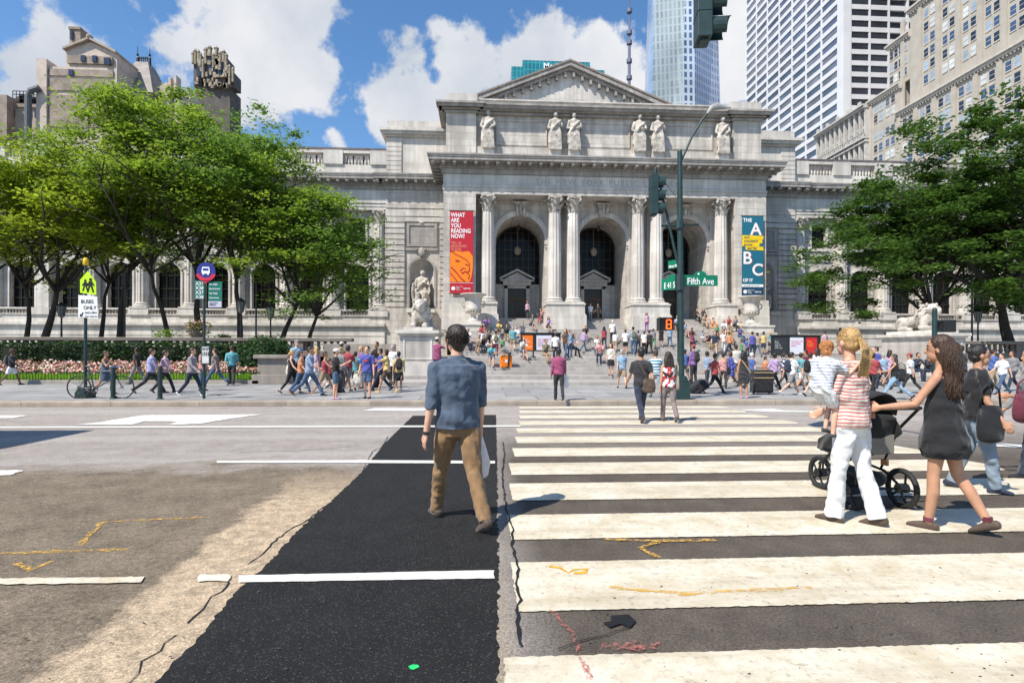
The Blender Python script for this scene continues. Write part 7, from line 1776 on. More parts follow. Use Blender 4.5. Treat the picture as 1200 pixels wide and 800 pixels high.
# 4: signal pole with street signs
p = G(800.5, 467.5, SW); X0, Y0 = p.x-.07, p.y
r3 = wempty('signal_pole', (X0, Y0, SW), 'tall dark green corner pole carrying a traffic signal, street lamp and street name signs', 'traffic light')
def pp3(px, py, dy=0): x, z = WP(px, py, Y0+dy); return Vector((x, Y0+dy, z))
top = pp3(796.5, 178); bm = BM(); tube(bm, [(X0, Y0, SW+.3), (top.x, Y0, top.z)], [.11, .075], 14, rnd=True); mk('pole', bm, GREENM, r3, smooth=False)
bm = BM(); box(bm, X0-.22, X0+.22, Y0-.2, Y0+.2, SW, SW+.52); prism(bm, [(X0-.2, SW+.52), (X0+.2, SW+.52), (X0+.11, SW+.72), (X0-.11, SW+.72)], Y0-.18, Y0+.18); box(bm, X0-.26, X0+.26, Y0-.24, Y0+.24, SW, SW+.06); mk('base', bm, GREENM, r3, bevel=.015)
bm = BM(); pts = [pp3(797.5, 190), pp3(803, 178), pp3(811, 160), pp3(822, 142), pp3(832, 129)]; tube(bm, pts, [.035]*5, 8, rnd=True); mk('lamp_arm', bm, GREENM, r3, smooth=True)
bm = BM(); tube(bm, [pp3(829, 133), pp3(834, 126.5), pp3(841, 124.5), pp3(849, 126)], [(.04, .04), (.07, .09), (.07, .12), (.03, .06)], 12, ax=(0, 1, 0), rnd=True); mk('lamp_head', bm, mat('lamp_grey', (.30, .29, .28), .5), r3, smooth=True)
bm = BM(); tube(bm, [pp3(796, 315), pp3(790, 290), pp3(780, 245), pp3(770, 203)], [.05, .045, .04, .035], 8, rnd=True); tube(bm, [pp3(768.5, 199), pp3(796, 236)], [.008, .008], 5); tube(bm, [pp3(768, 197), pp3(768, 216)], [.05, .05], 8, rnd=True); mk('mast_arm', bm, GREENM, r3, smooth=True)
bm = BM(); tube(bm, [pp3(776, 264.5), pp3(818, 263)], [.035, .035], 8, rnd=True); tube(bm, [pp3(796, 268), pp3(796, 259)], [.13, .13], 10); mk('cross_bar', bm, GREENM, r3); bm = BM(); tube(bm, [pp3(796.5, 340), pp3(796.5, 322)], [.15, .15], 10); mk('clamp', bm, GREENM, r3)
def signal_head(root, c, h, face, lit=None):
    """three-lens head, lenses looking along +X rotated by face"""
    e = h/3; hx_ = empty('signal_head', c, face); setp(hx_, root) if False else None
    bpy.data.objects.remove(hx_)
    Rm = Matrix.Rotation(face, 3, 'Z')
    def T(v): return c + Rm @ Vector(v)
    bm = BM(); vs = box(bm, -e*.42, e*.12, -e*.48, e*.48, -h/2, h/2)
    box(bm, -e*.30, e*.02, -e*.30, e*.30, h/2, h/2+.05); box(bm, -e*.30, e*.02, -e*.30, e*.30, -h/2-.04, -h/2)
    for k in range(2): box(bm, -e*.44, e*.14, -e*.50, e*.50, -h/2+e*(k+1)-.006, -h/2+e*(k+1)+.006)
    for v in bm.verts: v.co = T(v.co)
    hb = mk('signal_housing', bm, GREENM, root, bevel=.01)
    for k, col in enumerate(((.02, .18, .10), (.30, .15, .01), (.25, .01, .01))):
        bm = BM(); z = -h/2+e*(k+.5)
        # hood: open-bottomed cut-away tube
        n = 14; R0 = e*.43; P0 = []; P1 = []; Q0 = []; Q1 = []
        for i in range(n+1):
            a = R(-50)+R(280)*i/n; L_ = e*(.78 if abs(a-pi/2) < 1.0 else .6)
            P0.append(bm.verts.new(T((e*.10, cos(a)*R0, z+sin(a)*R0)))); P1.append(bm.verts.new(T((e*.1+L_, cos(a)*R0, z+sin(a)*R0))))
            Q0.append(bm.verts.new(T((e*.10, cos(a)*R0*.94, z+sin(a)*R0*.94)))); Q1.append(bm.verts.new(T((e*.1+L_, cos(a)*R0*.94, z+sin(a)*R0*.94))))
        for i in range(n):
            bm.faces.new((P0[i], P0[i+1], P1[i+1], P1[i])); bm.faces.new((Q0[i], Q1[i], Q1[i+1], Q0[i+1])); bm.faces.new((P1[i], P1[i+1], Q1[i+1], Q1[i]))
        bm.faces.new((P0[0], P1[0], Q1[0], Q0[0])); bm.faces.new((P0[n], Q0[n], Q1[n], P1[n]))
        mk('visor', bm, GREENM, hb, smooth=False)
        bm = BM(); tube(bm, [T((e*.1, 0, z)), T((e*.2, 0, z))], [e*.38, e*.30], 16); mk('lens', bm, mat('lens_%d' % k, col, .2), hb, smooth=True)
    return hb
c = pp3(768, 229); signal_head(r3, c, 1.20, R(-4))
STG_ = mat('street_sign_green', (.0, .16, .085), .45, .05, 3)
def street_sign(cx, cz, w, h, yaw, txt, crown=True, small=False):
    Rm = Matrix.Rotation(yaw, 3, 'Z'); bm = BM()
    box(bm, 0, w, -.008, .008, -h/2, h/2)
    if crown: prism(bm, [(w*.32+w*.36*(.5-.5*cos(pi*k/10)), h/2-.002+.13*sin(pi*k/10)) for k in range(11)], -.008, .008)
    for v in bm.verts: v.co = Vector((cx, Y0, cz)) + Rm @ (v.co + Vector((.10 if w > 0 else -.10, -.02, 0)))
    o = mk('street_name_sign', bm, STG_, r3)
    q = Vector((cx, Y0, cz)) + Rm @ Vector((.10+w/2 if w > 0 else -.10+w/2, -.034, -h*.36)); text('lettering', txt, q, h*.86, WHITEP, r3, rot=(pi/2, 0, yaw), align='CENTER', ext=.002, sx=.82, bold=.003)
    if crown:
        for t, dx, sz_ in (('E', -.05, .085), ('41 ST', .04, .05)) if False else ((('♦', 0, .01),) if False else ()): pass
        bm = BM(); c0 = Vector((cx, Y0, cz)) + Rm @ Vector(((.10 if w > 0 else -.10)+w*.44, -.032, h/2+.035)); box(bm, c0.x-.025, c0.x+.025, c0.y-.002, c0.y+.002, c0.z-.03, c0.z+.03); mk('sign_emblem', bm, WHITEP, r3)
    return o
c = pp3(796.5, 328.5); street_sign(c.x, c.z, 1.08, .33, 0, 'Fifth Ave')
def angled(px0, px1, pyc0, pyc1, hh, txt, crown, L_=.78):
    """sign standing across the avenue sign, running toward the camera"""
    a = pp3(px1, pyc1); yaw = R(-58)          # towards the street
    Rm = Matrix.Rotation(yaw, 3, 'Z'); bm = BM(); box(bm, -L_, -.08, -.008, .008, -hh/2, hh/2)
    if crown: prism(bm, [(-L_*.66+L_*.36*(.5-.5*cos(pi*k/10)), hh/2-.002+.12*sin(pi*k/10)) for k in range(11)], -.008, .008)
    for v in bm.verts: v.co = Vector((X0+.02, Y0, a.z)) + Rm @ v.co
    mk('street_name_sign', bm, STG_, r3); q = Vector((X0+.02, Y0, a.z)) + Rm @ Vector((-L_/2-.04, -.016, -hh*.36)); text('lettering', txt, q, hh*(.72 if crown else .42), WHITEP, r3, rot=(pi/2, 0, yaw), align='CENTER', ext=.002, sx=.66, bold=.003)
angled(779, 796, 333, 331, .36, 'E 41 St', True); angled(784, 795, 309, 308, .26, 'Library Way', False, .52)
# countdown signal
a = pp3(779, 380, -.05); bm = BM(); box(bm, a.x-.21, a.x+.21, Y0-.12, Y0+.1, a.z-.19, a.z+.19); pb = mk('pedestrian_signal', bm, BLACKM, r3, bevel=.01)
bm = BM(); box(bm, a.x-.23, a.x+.23, Y0-.24, Y0-.12, a.z+.19, a.z+.20); box(bm, a.x-.225, a.x-.215, Y0-.24, Y0-.12, a.z-.19, a.z+.19); box(bm, a.x+.215, a.x+.225, Y0-.24, Y0-.12, a.z-.19, a.z+.19); mk('hood', bm, BLACKM, pb)
bm = BM(); box(bm, a.x+.2, X0, Y0-.03, Y0+.03, a.z-.03, a.z+.03); mk('bracket', bm, GREENM, r3)
LED = mat('led_orange', (1.0, .10, .01), .5, .02, 3, emit=2.2)
bm = BM(); x, z = a.x+.10, a.z
for (x0, x1, z0, z1) in ((-.055, .055, .115, .15), (-.055, .055, -.017, .017), (-.055, .055, -.15, -.115), (-.085, -.055, -.14, .14), (.055, .085, -.14, .14)): box(bm, x+x0, x+x1, Y0-.128, Y0-.121, z+z0, z+z1)
mk('digit', bm, LED, pb)
# small signal post by the right lion (seen from behind)
p = G(1095, 468, SW); X1, Y1 = p.x, p.y; r4 = wempty('pedestrian_signal_post', (X1, Y1, SW), 'short green post with a pedestrian signal seen beneath the right lion', 'signal post')
z1 = WP(1095, 363, Y1)[1]; bm = BM(); tube(bm, [(X1, Y1, SW), (X1, Y1, z1)], [.08, .07], 12, rnd=True); mk('pole', bm, GREENM, r4)
x, z = WP(1109, 382, Y1); bm = BM(); box(bm, x-.21, x+.19, Y1-.15, Y1+.1, z-.19, z+.19); hb = mk('housing', bm, BLACKM, r4, bevel=.01); bm = BM(); box(bm, X1, x-.15, Y1-.03, Y1+.03, z+.12, z+.17); box(bm, X1, x-.15, Y1-.03, Y1+.03, z-.16, z-.11); mk('bracket', bm, GREENM, r4)
# nearer signal hanging from a guyed arm whose pole stands on the near corner
r5 = wempty('near_signal', (7.6, -2.8, SW), 'traffic signal with hooded lenses hanging in close at the top of the picture', 'traffic light')
rr_ = _ray(828, 49); dd = 8.6; bt = Vector((rr_.x*dd, rr_.y*dd, EYE+rr_.z*dd))
c = Vector((bt.x-.0, bt.y, bt.z+.58)); signal_head(r5, c, 1.16, R(-10))
arm_top = c+Vector((0, 0, .95)); bm = BM(); tube(bm, [(7.6, -2.8, 5.2), (6.2, .6, 6.4), (arm_top.x, arm_top.y, arm_top.z)], [.08, .06, .045], 10, rnd=True); tube(bm, [c+Vector((-.04, 0, .58)), arm_top], [.03, .03], 8); tube(bm, [(7.6, -2.8, 8.6), (arm_top.x, arm_top.y, arm_top.z)], [.012, .012], 5); mk('mast_arm', bm, GREENM, r5, smooth=True)
bm = BM(); tube(bm, [(7.6, -2.8, SW), (7.6, -2.8, 8.8)], [.13, .08], 14); box(bm, 7.36, 7.84, -3.04, -2.56, SW, SW+.6); mk('pole', bm, GREENM, r5)
# ================================================================== BICYCLE
def wheel(bm_t, bm_s, c, r, ax, tr=.018, spokes=18, hub=.03):
    """ax: axle direction"""
    ax = Vector(ax).normalized(); u = Vector((0, 0, 1)); v = ax.cross(u).normalized(); c = Vector(c)
    pts = [c + (u*sin(2*pi*k/28)+v*cos(2*pi*k/28))*r for k in range(29)]; tube(bm_t, pts, [tr]*29, 6, ax=tuple(ax), cap=False)
    tube(bm_s, [c-ax*.05, c+ax*.05], [hub, hub], 8)
    for k in range(spokes): a = 2*pi*k/spokes; tube(bm_s, [c + ax*.03*(1 if k % 2 else -1), c + (u*sin(a)+v*cos(a))*(r-tr)], [.0025 if spokes > 8 else .011]*2, 4)
pa, pb_ = G(89, 467.3, SW), G(135.5, 467.8, SW)
rb_ = wempty('bicycle', ((pa.x+pb_.x)/2, pa.y+.10, SW), 'dark road bicycle with blue handlebar tape leaning on the sign pole at the kerb', 'bicycle')
y = pa.y+.12; r = .335; zc = SW+r+.005; xa, xb = pa.x, pb_.x
for x in (xa, xb):
    b1, b2 = BM(), BM(); wheel(b1, b2, (x, y, zc), r, (0, 1, 0)); w_ = mk('wheel', b1, mat('tyre', (.02, .02, .02), .7), rb_, smooth=True); mk('spokes', b2, mat('steel', (.4, .4, .42), .3, metal=1), w_)
bb = Vector((xa+.44, y, zc-.06)); st = Vector((xa+.30, y, zc+.50)); hdt = Vector((xb-.22, y, zc+.50)); hdb = Vector((xb-.17, y, zc+.32)); ra, fa = Vector((xa, y, zc)), Vector((xb, y, zc))
bm = BM()
for a, b, q in ((bb, st, .018), (st+Vector((.02, 0, -.06)), hdt, .016), (bb, hdb, .019), (hdt, hdb, .02), (ra, bb, .012), (ra, st+Vector((.02, 0, -.06)), .010), (hdb, fa, .014)): tube(bm, [a, b], [q, q], 8, rnd=True)
mk('frame', bm, mat('bike_paint', (.06, .08, .12), .3, .2, 6, metal=.4), rb_, smooth=True)
bm = BM(); tube(bm, [st, st+Vector((-.02, 0, .10))], [.012, .012], 8); tube(bm, [st+Vector((-.13, 0, .12)), st+Vector((0, 0, .125)), st+Vector((.13, 0, .11))], [(.07, .03), (.05, .025), (.02, .02)], 10, ax=(0, 1, 0), rnd=True); mk('saddle', bm, BLACKM, rb_, smooth=True)
bm = BM(); tube(bm, [hdt, hdt+Vector((.03, 0, .08)), hdt+Vector((.10, 0, .10))], [.012]*3, 8); tube(bm, [hdt+Vector((.02, -.22, .12)), hdt+Vector((.10, -.18, .11)), hdt+Vector((.10, .18, .11)), hdt+Vector((.02, .22, .12))], [.014]*4, 8); mk('handlebar', bm, mat('bar_tape', (.12, .22, .42), .5), rb_, smooth=True)
bm = BM(); wheel(bm, bm, tuple(bb), .10, (0, 1, 0), .008, 5); tube(bm, [bb+Vector((0, -.06, 0)), bb+Vector((.12, -.06, -.12)), bb+Vector((.12, -.14, -.12))], [.010]*3, 6); tube(bm, [bb+Vector((0, .06, 0)), bb+Vector((-.12, .06, .12)), bb+Vector((-.12, .14, .12))], [.010]*3, 6)
tube(bm, [bb+Vector((0, -.03, .10)), ra+Vector((0, -.03, .045))], [.005]*2, 4); tube(bm, [bb+Vector((0, -.03, -.10)), ra+Vector((0, -.03, -.045))], [.005]*2, 4); tube(bm, [ra+Vector((0, -.03, -.04)), ra+Vector((.03, -.03, -.13))], [.012]*2, 4); mk('drivetrain', bm, BLACKM, rb_)
# ================================================================== LUGGAGE
def suitcase(loc, rz, tilt, label, w=.5, h=.66, d=.3, col='black'):
    root = empty('suitcase', loc, rz, label, 'suitcase'); root.rotation_euler = (0, tilt, rz); m = cmat('bag_'+col, COLS[col], .6)
    bm = BM(); box(bm, -w/2, w/2, -d/2, d/2, .06, h); mk('shell', bm, m, root, bevel=.04)
    bm = BM(); box(bm, -w/2+.06, w/2-.06, -d/2-.02, -d/2, .12, h*.55); mk('pocket', bm, m, root, bevel=.01)
    bm = BM()
    for sx in (-1, 1): tube(bm, [(sx*w*.28, 0, h), (sx*w*.28, 0, h+.34 if tilt else h+.06)], [.010]*2, 6)
    tube(bm, [(-w*.28, 0, h+(.34 if tilt else .06)), (w*.28, 0, h+(.34 if tilt else .06))], [.014]*2, 6); mk('handle', bm, BLACKM, root)
    for sx in (-1, 1):
        bm = BM(); tube(bm, [(sx*w*.4-.02, 0, .035), (sx*w*.4+.02, 0, .035)], [.035, .035], 12); mk('wheel', bm, BLACKM, root)
    return root
p = hit(893, 462); s_ = suitcase(p, R(0), 0, 'large upright black suitcase with tan straps beside the woman in charcoal dress', .70, .84, .34)
bm = BM(); 
for z in (.56, .74): box(bm, -.352, .352, -.177, -.171, z, z+.03)
mk('luggage_strap', bm, mat('strap_tan', (.45, .32, .16), .6), s_)
p = hit(807, 461); suitcase(p+Vector((0, .02, .0)), 0, R(58), 'black wheeled suitcase tilted and dragged behind the man in red t-shirt', .34, .70, .5)
# ================================================================== STROLLER
def stroller():
    ra_ = _ray(1055, 573); Z = 5.62; rear = Vector((ra_.x*Z, ra_.y*Z, 0)); yaw = R(5)
    root = empty('stroller', (rear.x-.26*cos(yaw), rear.y-.26*sin(yaw), 0), yaw, 'black three-wheeled jogging stroller pushed by the woman in the black dress', 'stroller')
    rr = .20; TY = mat('tyre', (.02, .02, .02), .7); FR_ = mat('stroller_frame', (.03, .03, .032), .4, metal=.5); CL = cmat('cloth_black2', (.022, .022, .024)); OR = cmat('cloth_orange', COLS['orange'])
    for (x, y, r_) in ((-.28, 0, rr), (.28, 0, rr), (0, .82, .19)):
        b1, b2 = BM(), BM(); wheel(b1, b2, (x, y, r_), r_-.025, (1, 0, 0), .028, 5, .05); w_ = mk('wheel', b1, TY, root, smooth=True); mk('spokes', b2, FR_, w_)
    bm = BM()
    for q in (-1, 1):
        tube(bm, [(q*.28, 0, rr), (q*.24, .18, .34), (q*.20, .55, .40), (q*.03, .80, .22)], [.014]*4, 8, rnd=True)
        tube(bm, [(q*.24, .52, .36), (q*.25, .15, .66), (q*.25, -.18, .98), (q*.22, -.26, 1.03)], [.015]*4, 8, rnd=True)
        tube(bm, [(q*.25, .02, .78), (q*.24, .22, .36)], [.012]*2, 8)
    tube(bm, [(-.28, 0, rr), (.28, 0, rr)], [.012]*2, 8); mk('frame', bm, FR_, root, smooth=True)
    bm = BM(); tube(bm, [(-.23, -.26, 1.03), (.23, -.26, 1.03)], [.019]*2, 10, rnd=True); mk('handlebar', bm, BLACKM, root)
    bm = BM(); tube(bm, [(0, .62, .52), (0, .30, .50), (0, .10, .62), (0, -.02, .90)], [(.20, .04), (.22, .07), (.22, .07), (.20, .05)], 14, ax=(1, 0, 0), rnd=True)
    for q in (-1, 1): tube(bm, [(q*.21, .55, .56), (q*.22, .25, .66), (q*.21, .0, .85)], [(.02, .07), (.02, .12), (.02, .12)], 10, rnd=True)
    mk('seat', bm, CL, root, smooth=True)
    bm = BM(); n = 10; rows = []
    for i in range(n+1):
        a = R(8)+R(105)*i/n; c = Vector((0, .06, .82)); rows.append([bm.verts.new(c+Vector((.25*sin(t), .40*cos(a)*cos(t)*1.0, .30*sin(a)*cos(t)+.06))) for t in [R(-80)+R(160)*k/10 for k in range(11)]])
    for i in range(n):
        for k in range(10): bm.faces.new((rows[i][k], rows[i+1][k], rows[i+1][k+1], rows[i][k+1]))
    o = mk('canopy', bm, CL, root, smooth=True); so_ = o.modifiers.new('t', 'SOLIDIFY'); so_.thickness = .012
    bm = BM(); tube(bm, [(0, .50, .28), (0, .30, .24), (0, .08, .28)], [(.17, .08), (.19, .11), (.17, .09)], 14, ax=(1, 0, 0), rnd=True); mk('basket', bm, CL, root, smooth=True)
    for b_ in ((-.24, -.215, .12, .20, .40, .46), (.215, .24, .12, .2, .40, .46), (-.25, -.2, -.20, -.14, .93, .98)): bm = BM(); box(bm, *b_); mk('orange_trim', bm, OR, root)
    bm = BM(); box(bm, -.19, .19, .0, .012, .55, .74); mk('rear_pocket', bm, mat('pocket_mesh', (.20, .19, .17), .8), root)
stroller()
# ================================================================== GARDENS LEFT AND RIGHT OF THE STEPS
BAL = stone('balustrade_brown', (.22, .185, .155), bw=2.2, bh=3, joint=.01, dirt=.5)
PLK = stone('planter_stone', (.34, .30, .26), bw=2.6, bh=2, joint=.01, dirt=.5)
def garden(x0, x1, y0, side):
    r_ = wempty('planter_kerb', ((x0+x1)/2, y0, SW), 'low stone edging along the %s flower bed' % side, 'kerb edging')
    bm = BM(); box(bm, x0, x1, y0, y0+.35, SW-.05, SW+.17); mk('edging', bm, PLK, r_, bevel=.02)
    bm = BM(); box(bm, x0, x1, y0+.35, 31.2, SW-.05, SW+.12); tag(mk('flower_bed_soil', bm, mat('soil', (.05, .035, .025), .9, .3, 5)), kind='structure')
    # wicket fence
    bm = BM(); n = int((x1-x0)/.13)
    for i in range(n): x = x0+.1+i*.13; box(bm, x-.007, x+.007, y0+.14, y0+.16, SW+.15, SW+.52)
    box(bm, x0, x1, y0+.135, y0+.165, SW+.50, SW+.525); box(bm, x0, x1, y0+.137, y0+.163, SW+.2, SW+.215)
    tag(mk('garden_fence', bm, BLACKM), 'low black wire fence in front of the %s flower bed' % side, 'fence')
def wall_balustrade(x0, x1, y, z0, label):
    r_ = wempty('balustrade_wall', ((x0+x1)/2, y, z0), label, 'wall')
    bm = BM(); box(bm, x0, x1, y, y+.5, z0, 1.62); mk('base', bm, BAL, r_, bevel=.02)
    bm = BM(); box(bm, x0, x1, y-.05, y+.55, 2.12, 2.32); mk('coping', bm, BAL, r_, bevel=.03)
    bm = BM(); n = int((x1-x0)/.36)
    for i in range(n):
        x = x0+.2+i*.36
        if i % 12 == 0: box(bm, x-.3, x+.3, y+.02, y+.48, 1.6, 2.13); continue
        lathe(bm, x, y+.25, [(.06, 1.62), (.13, 1.75), (.07, 1.95), (.10, 2.08), (.10, 2.12)], 8)
    mk('balusters', bm, BAL, r_)
garden(-62, -9.6, 25.0, 'left'); wall_balustrade(-62, -7.0, 31.3, SW, 'brown stone balustrade behind the left hedge')
wall_balustrade(27.6, 80, 31.3, SW, 'brown stone balustrade behind the right lion and bench')
r_ = wempty('planter_post', (-8.9, 25.4, SW), 'carved stone end post of the flower bed beside the round shrub', 'post')
bm = BM(); box(bm, -9.9, -8.3, 25.0, 26.4, SW, .55); mk('base', bm, PLK, r_, bevel=.02)
bm = BM(); box(bm, -9.7, -8.5, 25.15, 26.2, .55, 1.25); mk('die', bm, PLK, r_); bm = BM(); box(bm, -9.85, -8.35, 25.0, 26.35, 1.25, 1.42); mk('cap', bm, PLK, r_, bevel=.03)
bm = BM(); box(bm, -8.4, -4.0, 27.2, 31.2, SW, .5); box(bm, -8.4, -4.6, 30.9, 31.3, .4, 2.0); tag(mk('low_wall', bm, PLK, bevel=.02), 'low brown stone wall between the shrub and the left lion plinth', 'wall')
bm = BM(); box(bm, 27.5, 60, 25.6, 26.1, SW, .62); box(bm, 27.5, 60, 25.5, 26.2, .56, .64); tag(mk('bench_wall', bm, PLK, bevel=.02), 'long low stone bench in front of the right planter wall', 'bench')
# ================================================================== PLANTS
def lmat(name, c1, c2, trans=.35, rough=.5):
    if name in _m: return _m[name]
    m = bpy.data.materials.new(name); m.use_nodes = True; nt = m.node_tree; N = nt.nodes; L = nt.links; b = N['Principled BSDF']; b.inputs['Roughness'].default_value = rough; b.inputs['Specular IOR Level'].default_value = .3
    g = N.new('ShaderNodeNewGeometry'); n = N.new('ShaderNodeTexNoise'); n.inputs['Scale'].default_value = .7; n.inputs['Detail'].default_value = 4; L.new(g.outputs['Position'], n.inputs['Vector'])
    a = N.new('ShaderNodeMath'); a.operation = 'MULTIPLY_ADD'; L.new(g.outputs['Random Per Island'], a.inputs[0]); a.inputs[1].default_value = .45; L.new(n.outputs['Fac'], a.inputs[2])
    r = N.new('ShaderNodeValToRGB'); r.color_ramp.elements[0].position = .38; r.color_ramp.elements[1].position = .95; r.color_ramp.elements[0].color = (*c1, 1); r.color_ramp.elements[1].color = (*c2, 1)
    L.new(a.outputs[0], r.inputs[0]); L.new(r.outputs[0], b.inputs['Base Color'])
    t = N.new('ShaderNodeBsdfTranslucent'); L.new(r.outputs[0], t.inputs['Color']); mx = N.new('ShaderNodeMixShader'); mx.inputs[0].default_value = trans
    L.new(b.outputs[0], mx.inputs[1]); L.new(t.outputs[0], mx.inputs[2]); L.new(mx.outputs[0], N['Material Output'].inputs[0]); _m[name] = m; return m
LY = lmat('leaf_locust', (.13, .21, .012), (.48, .58, .05), .55); LG = lmat('leaf_green', (.06, .14, .025), (.24, .38, .06), .5); LD = lmat('leaf_dark', (.03, .08, .016), (.12, .22, .035), .4)
LM = lmat('leaf_mid', (.085, .17, .02), (.34, .47, .05), .52)
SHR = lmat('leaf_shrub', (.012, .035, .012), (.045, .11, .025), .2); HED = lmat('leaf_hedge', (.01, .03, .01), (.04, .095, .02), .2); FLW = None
BARK = mat('bark', (.045, .035, .028), .9, .4, 6, bump=.8, bscale=20)
def add_leaves(V, F, pos, rng, size, n, flat=.35, spread=(1, 1, .5), asp=.5):
    for _ in range(n):
        c = (pos[0]+rng.gauss(0, spread[0]), pos[1]+rng.gauss(0, spread[1]), pos[2]+rng.gauss(0, spread[2]))
        a = rng.uniform(0, 2*pi); u = Vector((cos(a), sin(a), rng.uniform(-.6, .3))); nrm = Vector((rng.gauss(0, flat), rng.gauss(0, flat), 1)); v = nrm.cross(u).normalized(); s = size*rng.uniform(.6, 1.3); u = u.normalized()*s; v = v*s*asp
        k = len(V); c = Vector(c); V += [c-u*.5, c+v*.5-u*.05, c+u*.5, c-v*.5-u*.05]; F.append((k, k+1, k+2, k+3))
def mesh_vf(name, V, F, m, parent=None, kind=None):
    me = bpy.data.meshes.new(name); me.from_pydata([tuple(v) for v in V], [], F); me.materials.append(m); o = bpy.data.objects.new(name, me); COL.objects.link(o)
    if parent is not None: setp(o, parent)
    if kind: o['kind'] = kind
    return o
def tree(label, x, y, z, H, rad, trunk_r, seed, leafm, nleaf=11000, lean=(0, 0), fork=.30, crown_lo=.36, lsize=.25, nbr=7, gap=1.0, flatness=.75):
    rng = random.Random(seed); root = wempty('tree', (x, y, z), label, 'tree', 'trees before the library'); bm = BM(); tips = []
    ccx, ccy, ccz, crz = x+lean[0]*H*.5, y+lean[1]*H*.5, z+H*(crown_lo+1)/2, H*(1-crown_lo)/2
    def limb(p, d, L_, r0, lv):
        n = 4 if lv < 2 else 3; pts = [p.copy()]; q = p.copy(); dd = d.copy()
        for i in range(n):
            dd = (dd + Vector((rng.gauss(0, .13), rng.gauss(0, .13), .07 if lv < 2 else -.02))).normalized(); q2 = q + dd*(L_/n)
            if lv and i and ((q2.x-ccx)/rad)**2+((q2.y-ccy)/rad)**2+((q2.z-ccz)/crz)**2 > .85 and q2.z > ccz: q = q + dd*(L_/n)*.25
            else: q = q2
            pts.append(q.copy())
        rr = [r0*(1-.55*i/n) for i in range(n+1)]; tube(bm, pts, rr, 8 if lv == 0 else (6 if lv < 2 else 4), rnd=False)
        if lv >= 3: tips.append(q.copy()); tips.append(pts[-2].copy()); return
        k = (3, 3, 3)[lv] if lv else nbr
        if lv == 0:
            for j in range(nbr):
                t = j/(nbr-1); a = 2.4*j+rng.uniform(-.4, .4); pt = pts[-1].lerp(pts[-2], rng.uniform(0, .5)) ; out = .35+.75*(1-t)+rng.uniform(-.1, .1)
                d2 = Vector((cos(a)*out, sin(a)*out, 1.0-.35*(1-t))).normalized(); limb(pt, d2, (H*(1-fork))*rng.uniform(.42, .56)*(1 if t < .8 else 1.15), r0*.5, 1)
        else:
            for j in range(k+(lv == 1)):
                t = (j+1)/(k+1); pt = pts[min(n, 1+int(t*n))]; a = rng.uniform(0, 2*pi); side = Vector((cos(a), sin(a), rng.uniform(-.05, .45))); d2 = (dd*.65+side*.85).normalized(); limb(pt, d2, L_*rng.uniform(.5, .75), r0*.42, lv+1)
            tips.append(q.copy())
    base = Vector((x, y, z)); limb(base, Vector((lean[0], lean[1], 1)).normalized(), H*fork, trunk_r, 0)
    tube(bm, [base-Vector((0, 0, .2)), base+Vector((0, 0, .35))], [trunk_r*1.5, trunk_r*.98], 10)
    mk('trunk', bm, BARK, root, smooth=True)
    # foliage in flat layered sprays round the twig ends, limited to the crown's envelope
    V, F = [], []; cx, cy = x+lean[0]*H*.5, y+lean[1]*H*.5; cz = z+H*(crown_lo+1)/2; rz = H*(1-crown_lo)/2
    sp = list(tips)
    for _ in range(int(len(tips)*.5*gap)+40):
        a = rng.uniform(0, 2*pi); e = math.asin(rng.uniform(-.75, 1)); k = rng.uniform(.62, 1.0); sp.append(Vector((cx+cos(a)*cos(e)*rad*k, cy+sin(a)*cos(e)*rad*k, cz+sin(e)*rz*k)))
    ok = []
    for t in sp:
        dx, dy, dz = (t.x-cx)/rad, (t.y-cy)/rad, (t.z-cz)/rz; q = sqrt(dx*dx+dy*dy+dz*dz)
        lim = .97+.22*noise.noise(Vector((dx*1.7+seed, dy*1.7, dz*1.7)))
        if q > lim: t = Vector((cx+dx/q*rad*lim, cy+dy/q*rad*lim, cz+dz/q*rz*lim))
        if noise.noise(Vector((t.x*.35+seed*3, t.y*.35, t.z*.5))) < -.16*gap+.0 and rng.random() < .85: continue
        ok.append(t)
    per = max(6, int(nleaf*1.75)//max(1, len(ok)))
    for t in ok:
        w = rng.uniform(.30, .68); add_leaves(V, F, t, rng, lsize, max(4, int(per*rng.uniform(.5, 1.5))), .4, (w, w, w*(1-flatness)+.02))
    mesh_vf('crown', V, F, leafm, root)
    return root
def TX(px, Y): return WP(px, 390, Y)[0]
tree('slim leaning tree with a bright yellow-green crown at the far left', TX(27, 36), 36, 1.3, 13.0, 4.8, .17, 1, LY, 12000, (-.10, 0), .34, .22)
tree('dark trunked locust second from the left with bright yellow foliage', TX(47, 35.5), 35.5, 1.3, 13.2, 4.8, .24, 2, LY, 14000, (.04, 0), .34, .24)
tree('thin tree with pale leaves rising behind the school crossing sign', TX(115, 37), 37, 1.3, 14.4, 4.4, .16, 3, LY, 12000, (.05, 0), .36, .25)
tree('tall upright tree between the crossing sign and the first wing window', TX(139, 36.5), 36.5, 1.3, 16.9, 4.9, .22, 4, LM, 15000, (.03, 0), .36, .22)
tree('curving slim tree in front of the dark arched window', TX(201, 36), 36, 1.3, 16.2, 4.6, .17, 5, LM, 12000, (.05, 0), .36, .26)
tree('tallest green tree behind the round bus stop sign', TX(234, 37), 37, 1.3, 17.0, 4.9, .24, 6, LM, 14000, (.02, 0), .34, .20)
tree('straight trunked tree beside the lamp post left of the round shrub', TX(281, 36), 36, 1.3, 15.8, 4.8, .22, 7, LG, 13000, (.02, 0), .34, .20)
tree('spreading tree above the round shrub with mid green leaves', TX(326, 35), 35, 1.3, 12.8, 4.5, .20, 8, LM, 13000, (.05, 0), .30, .16)
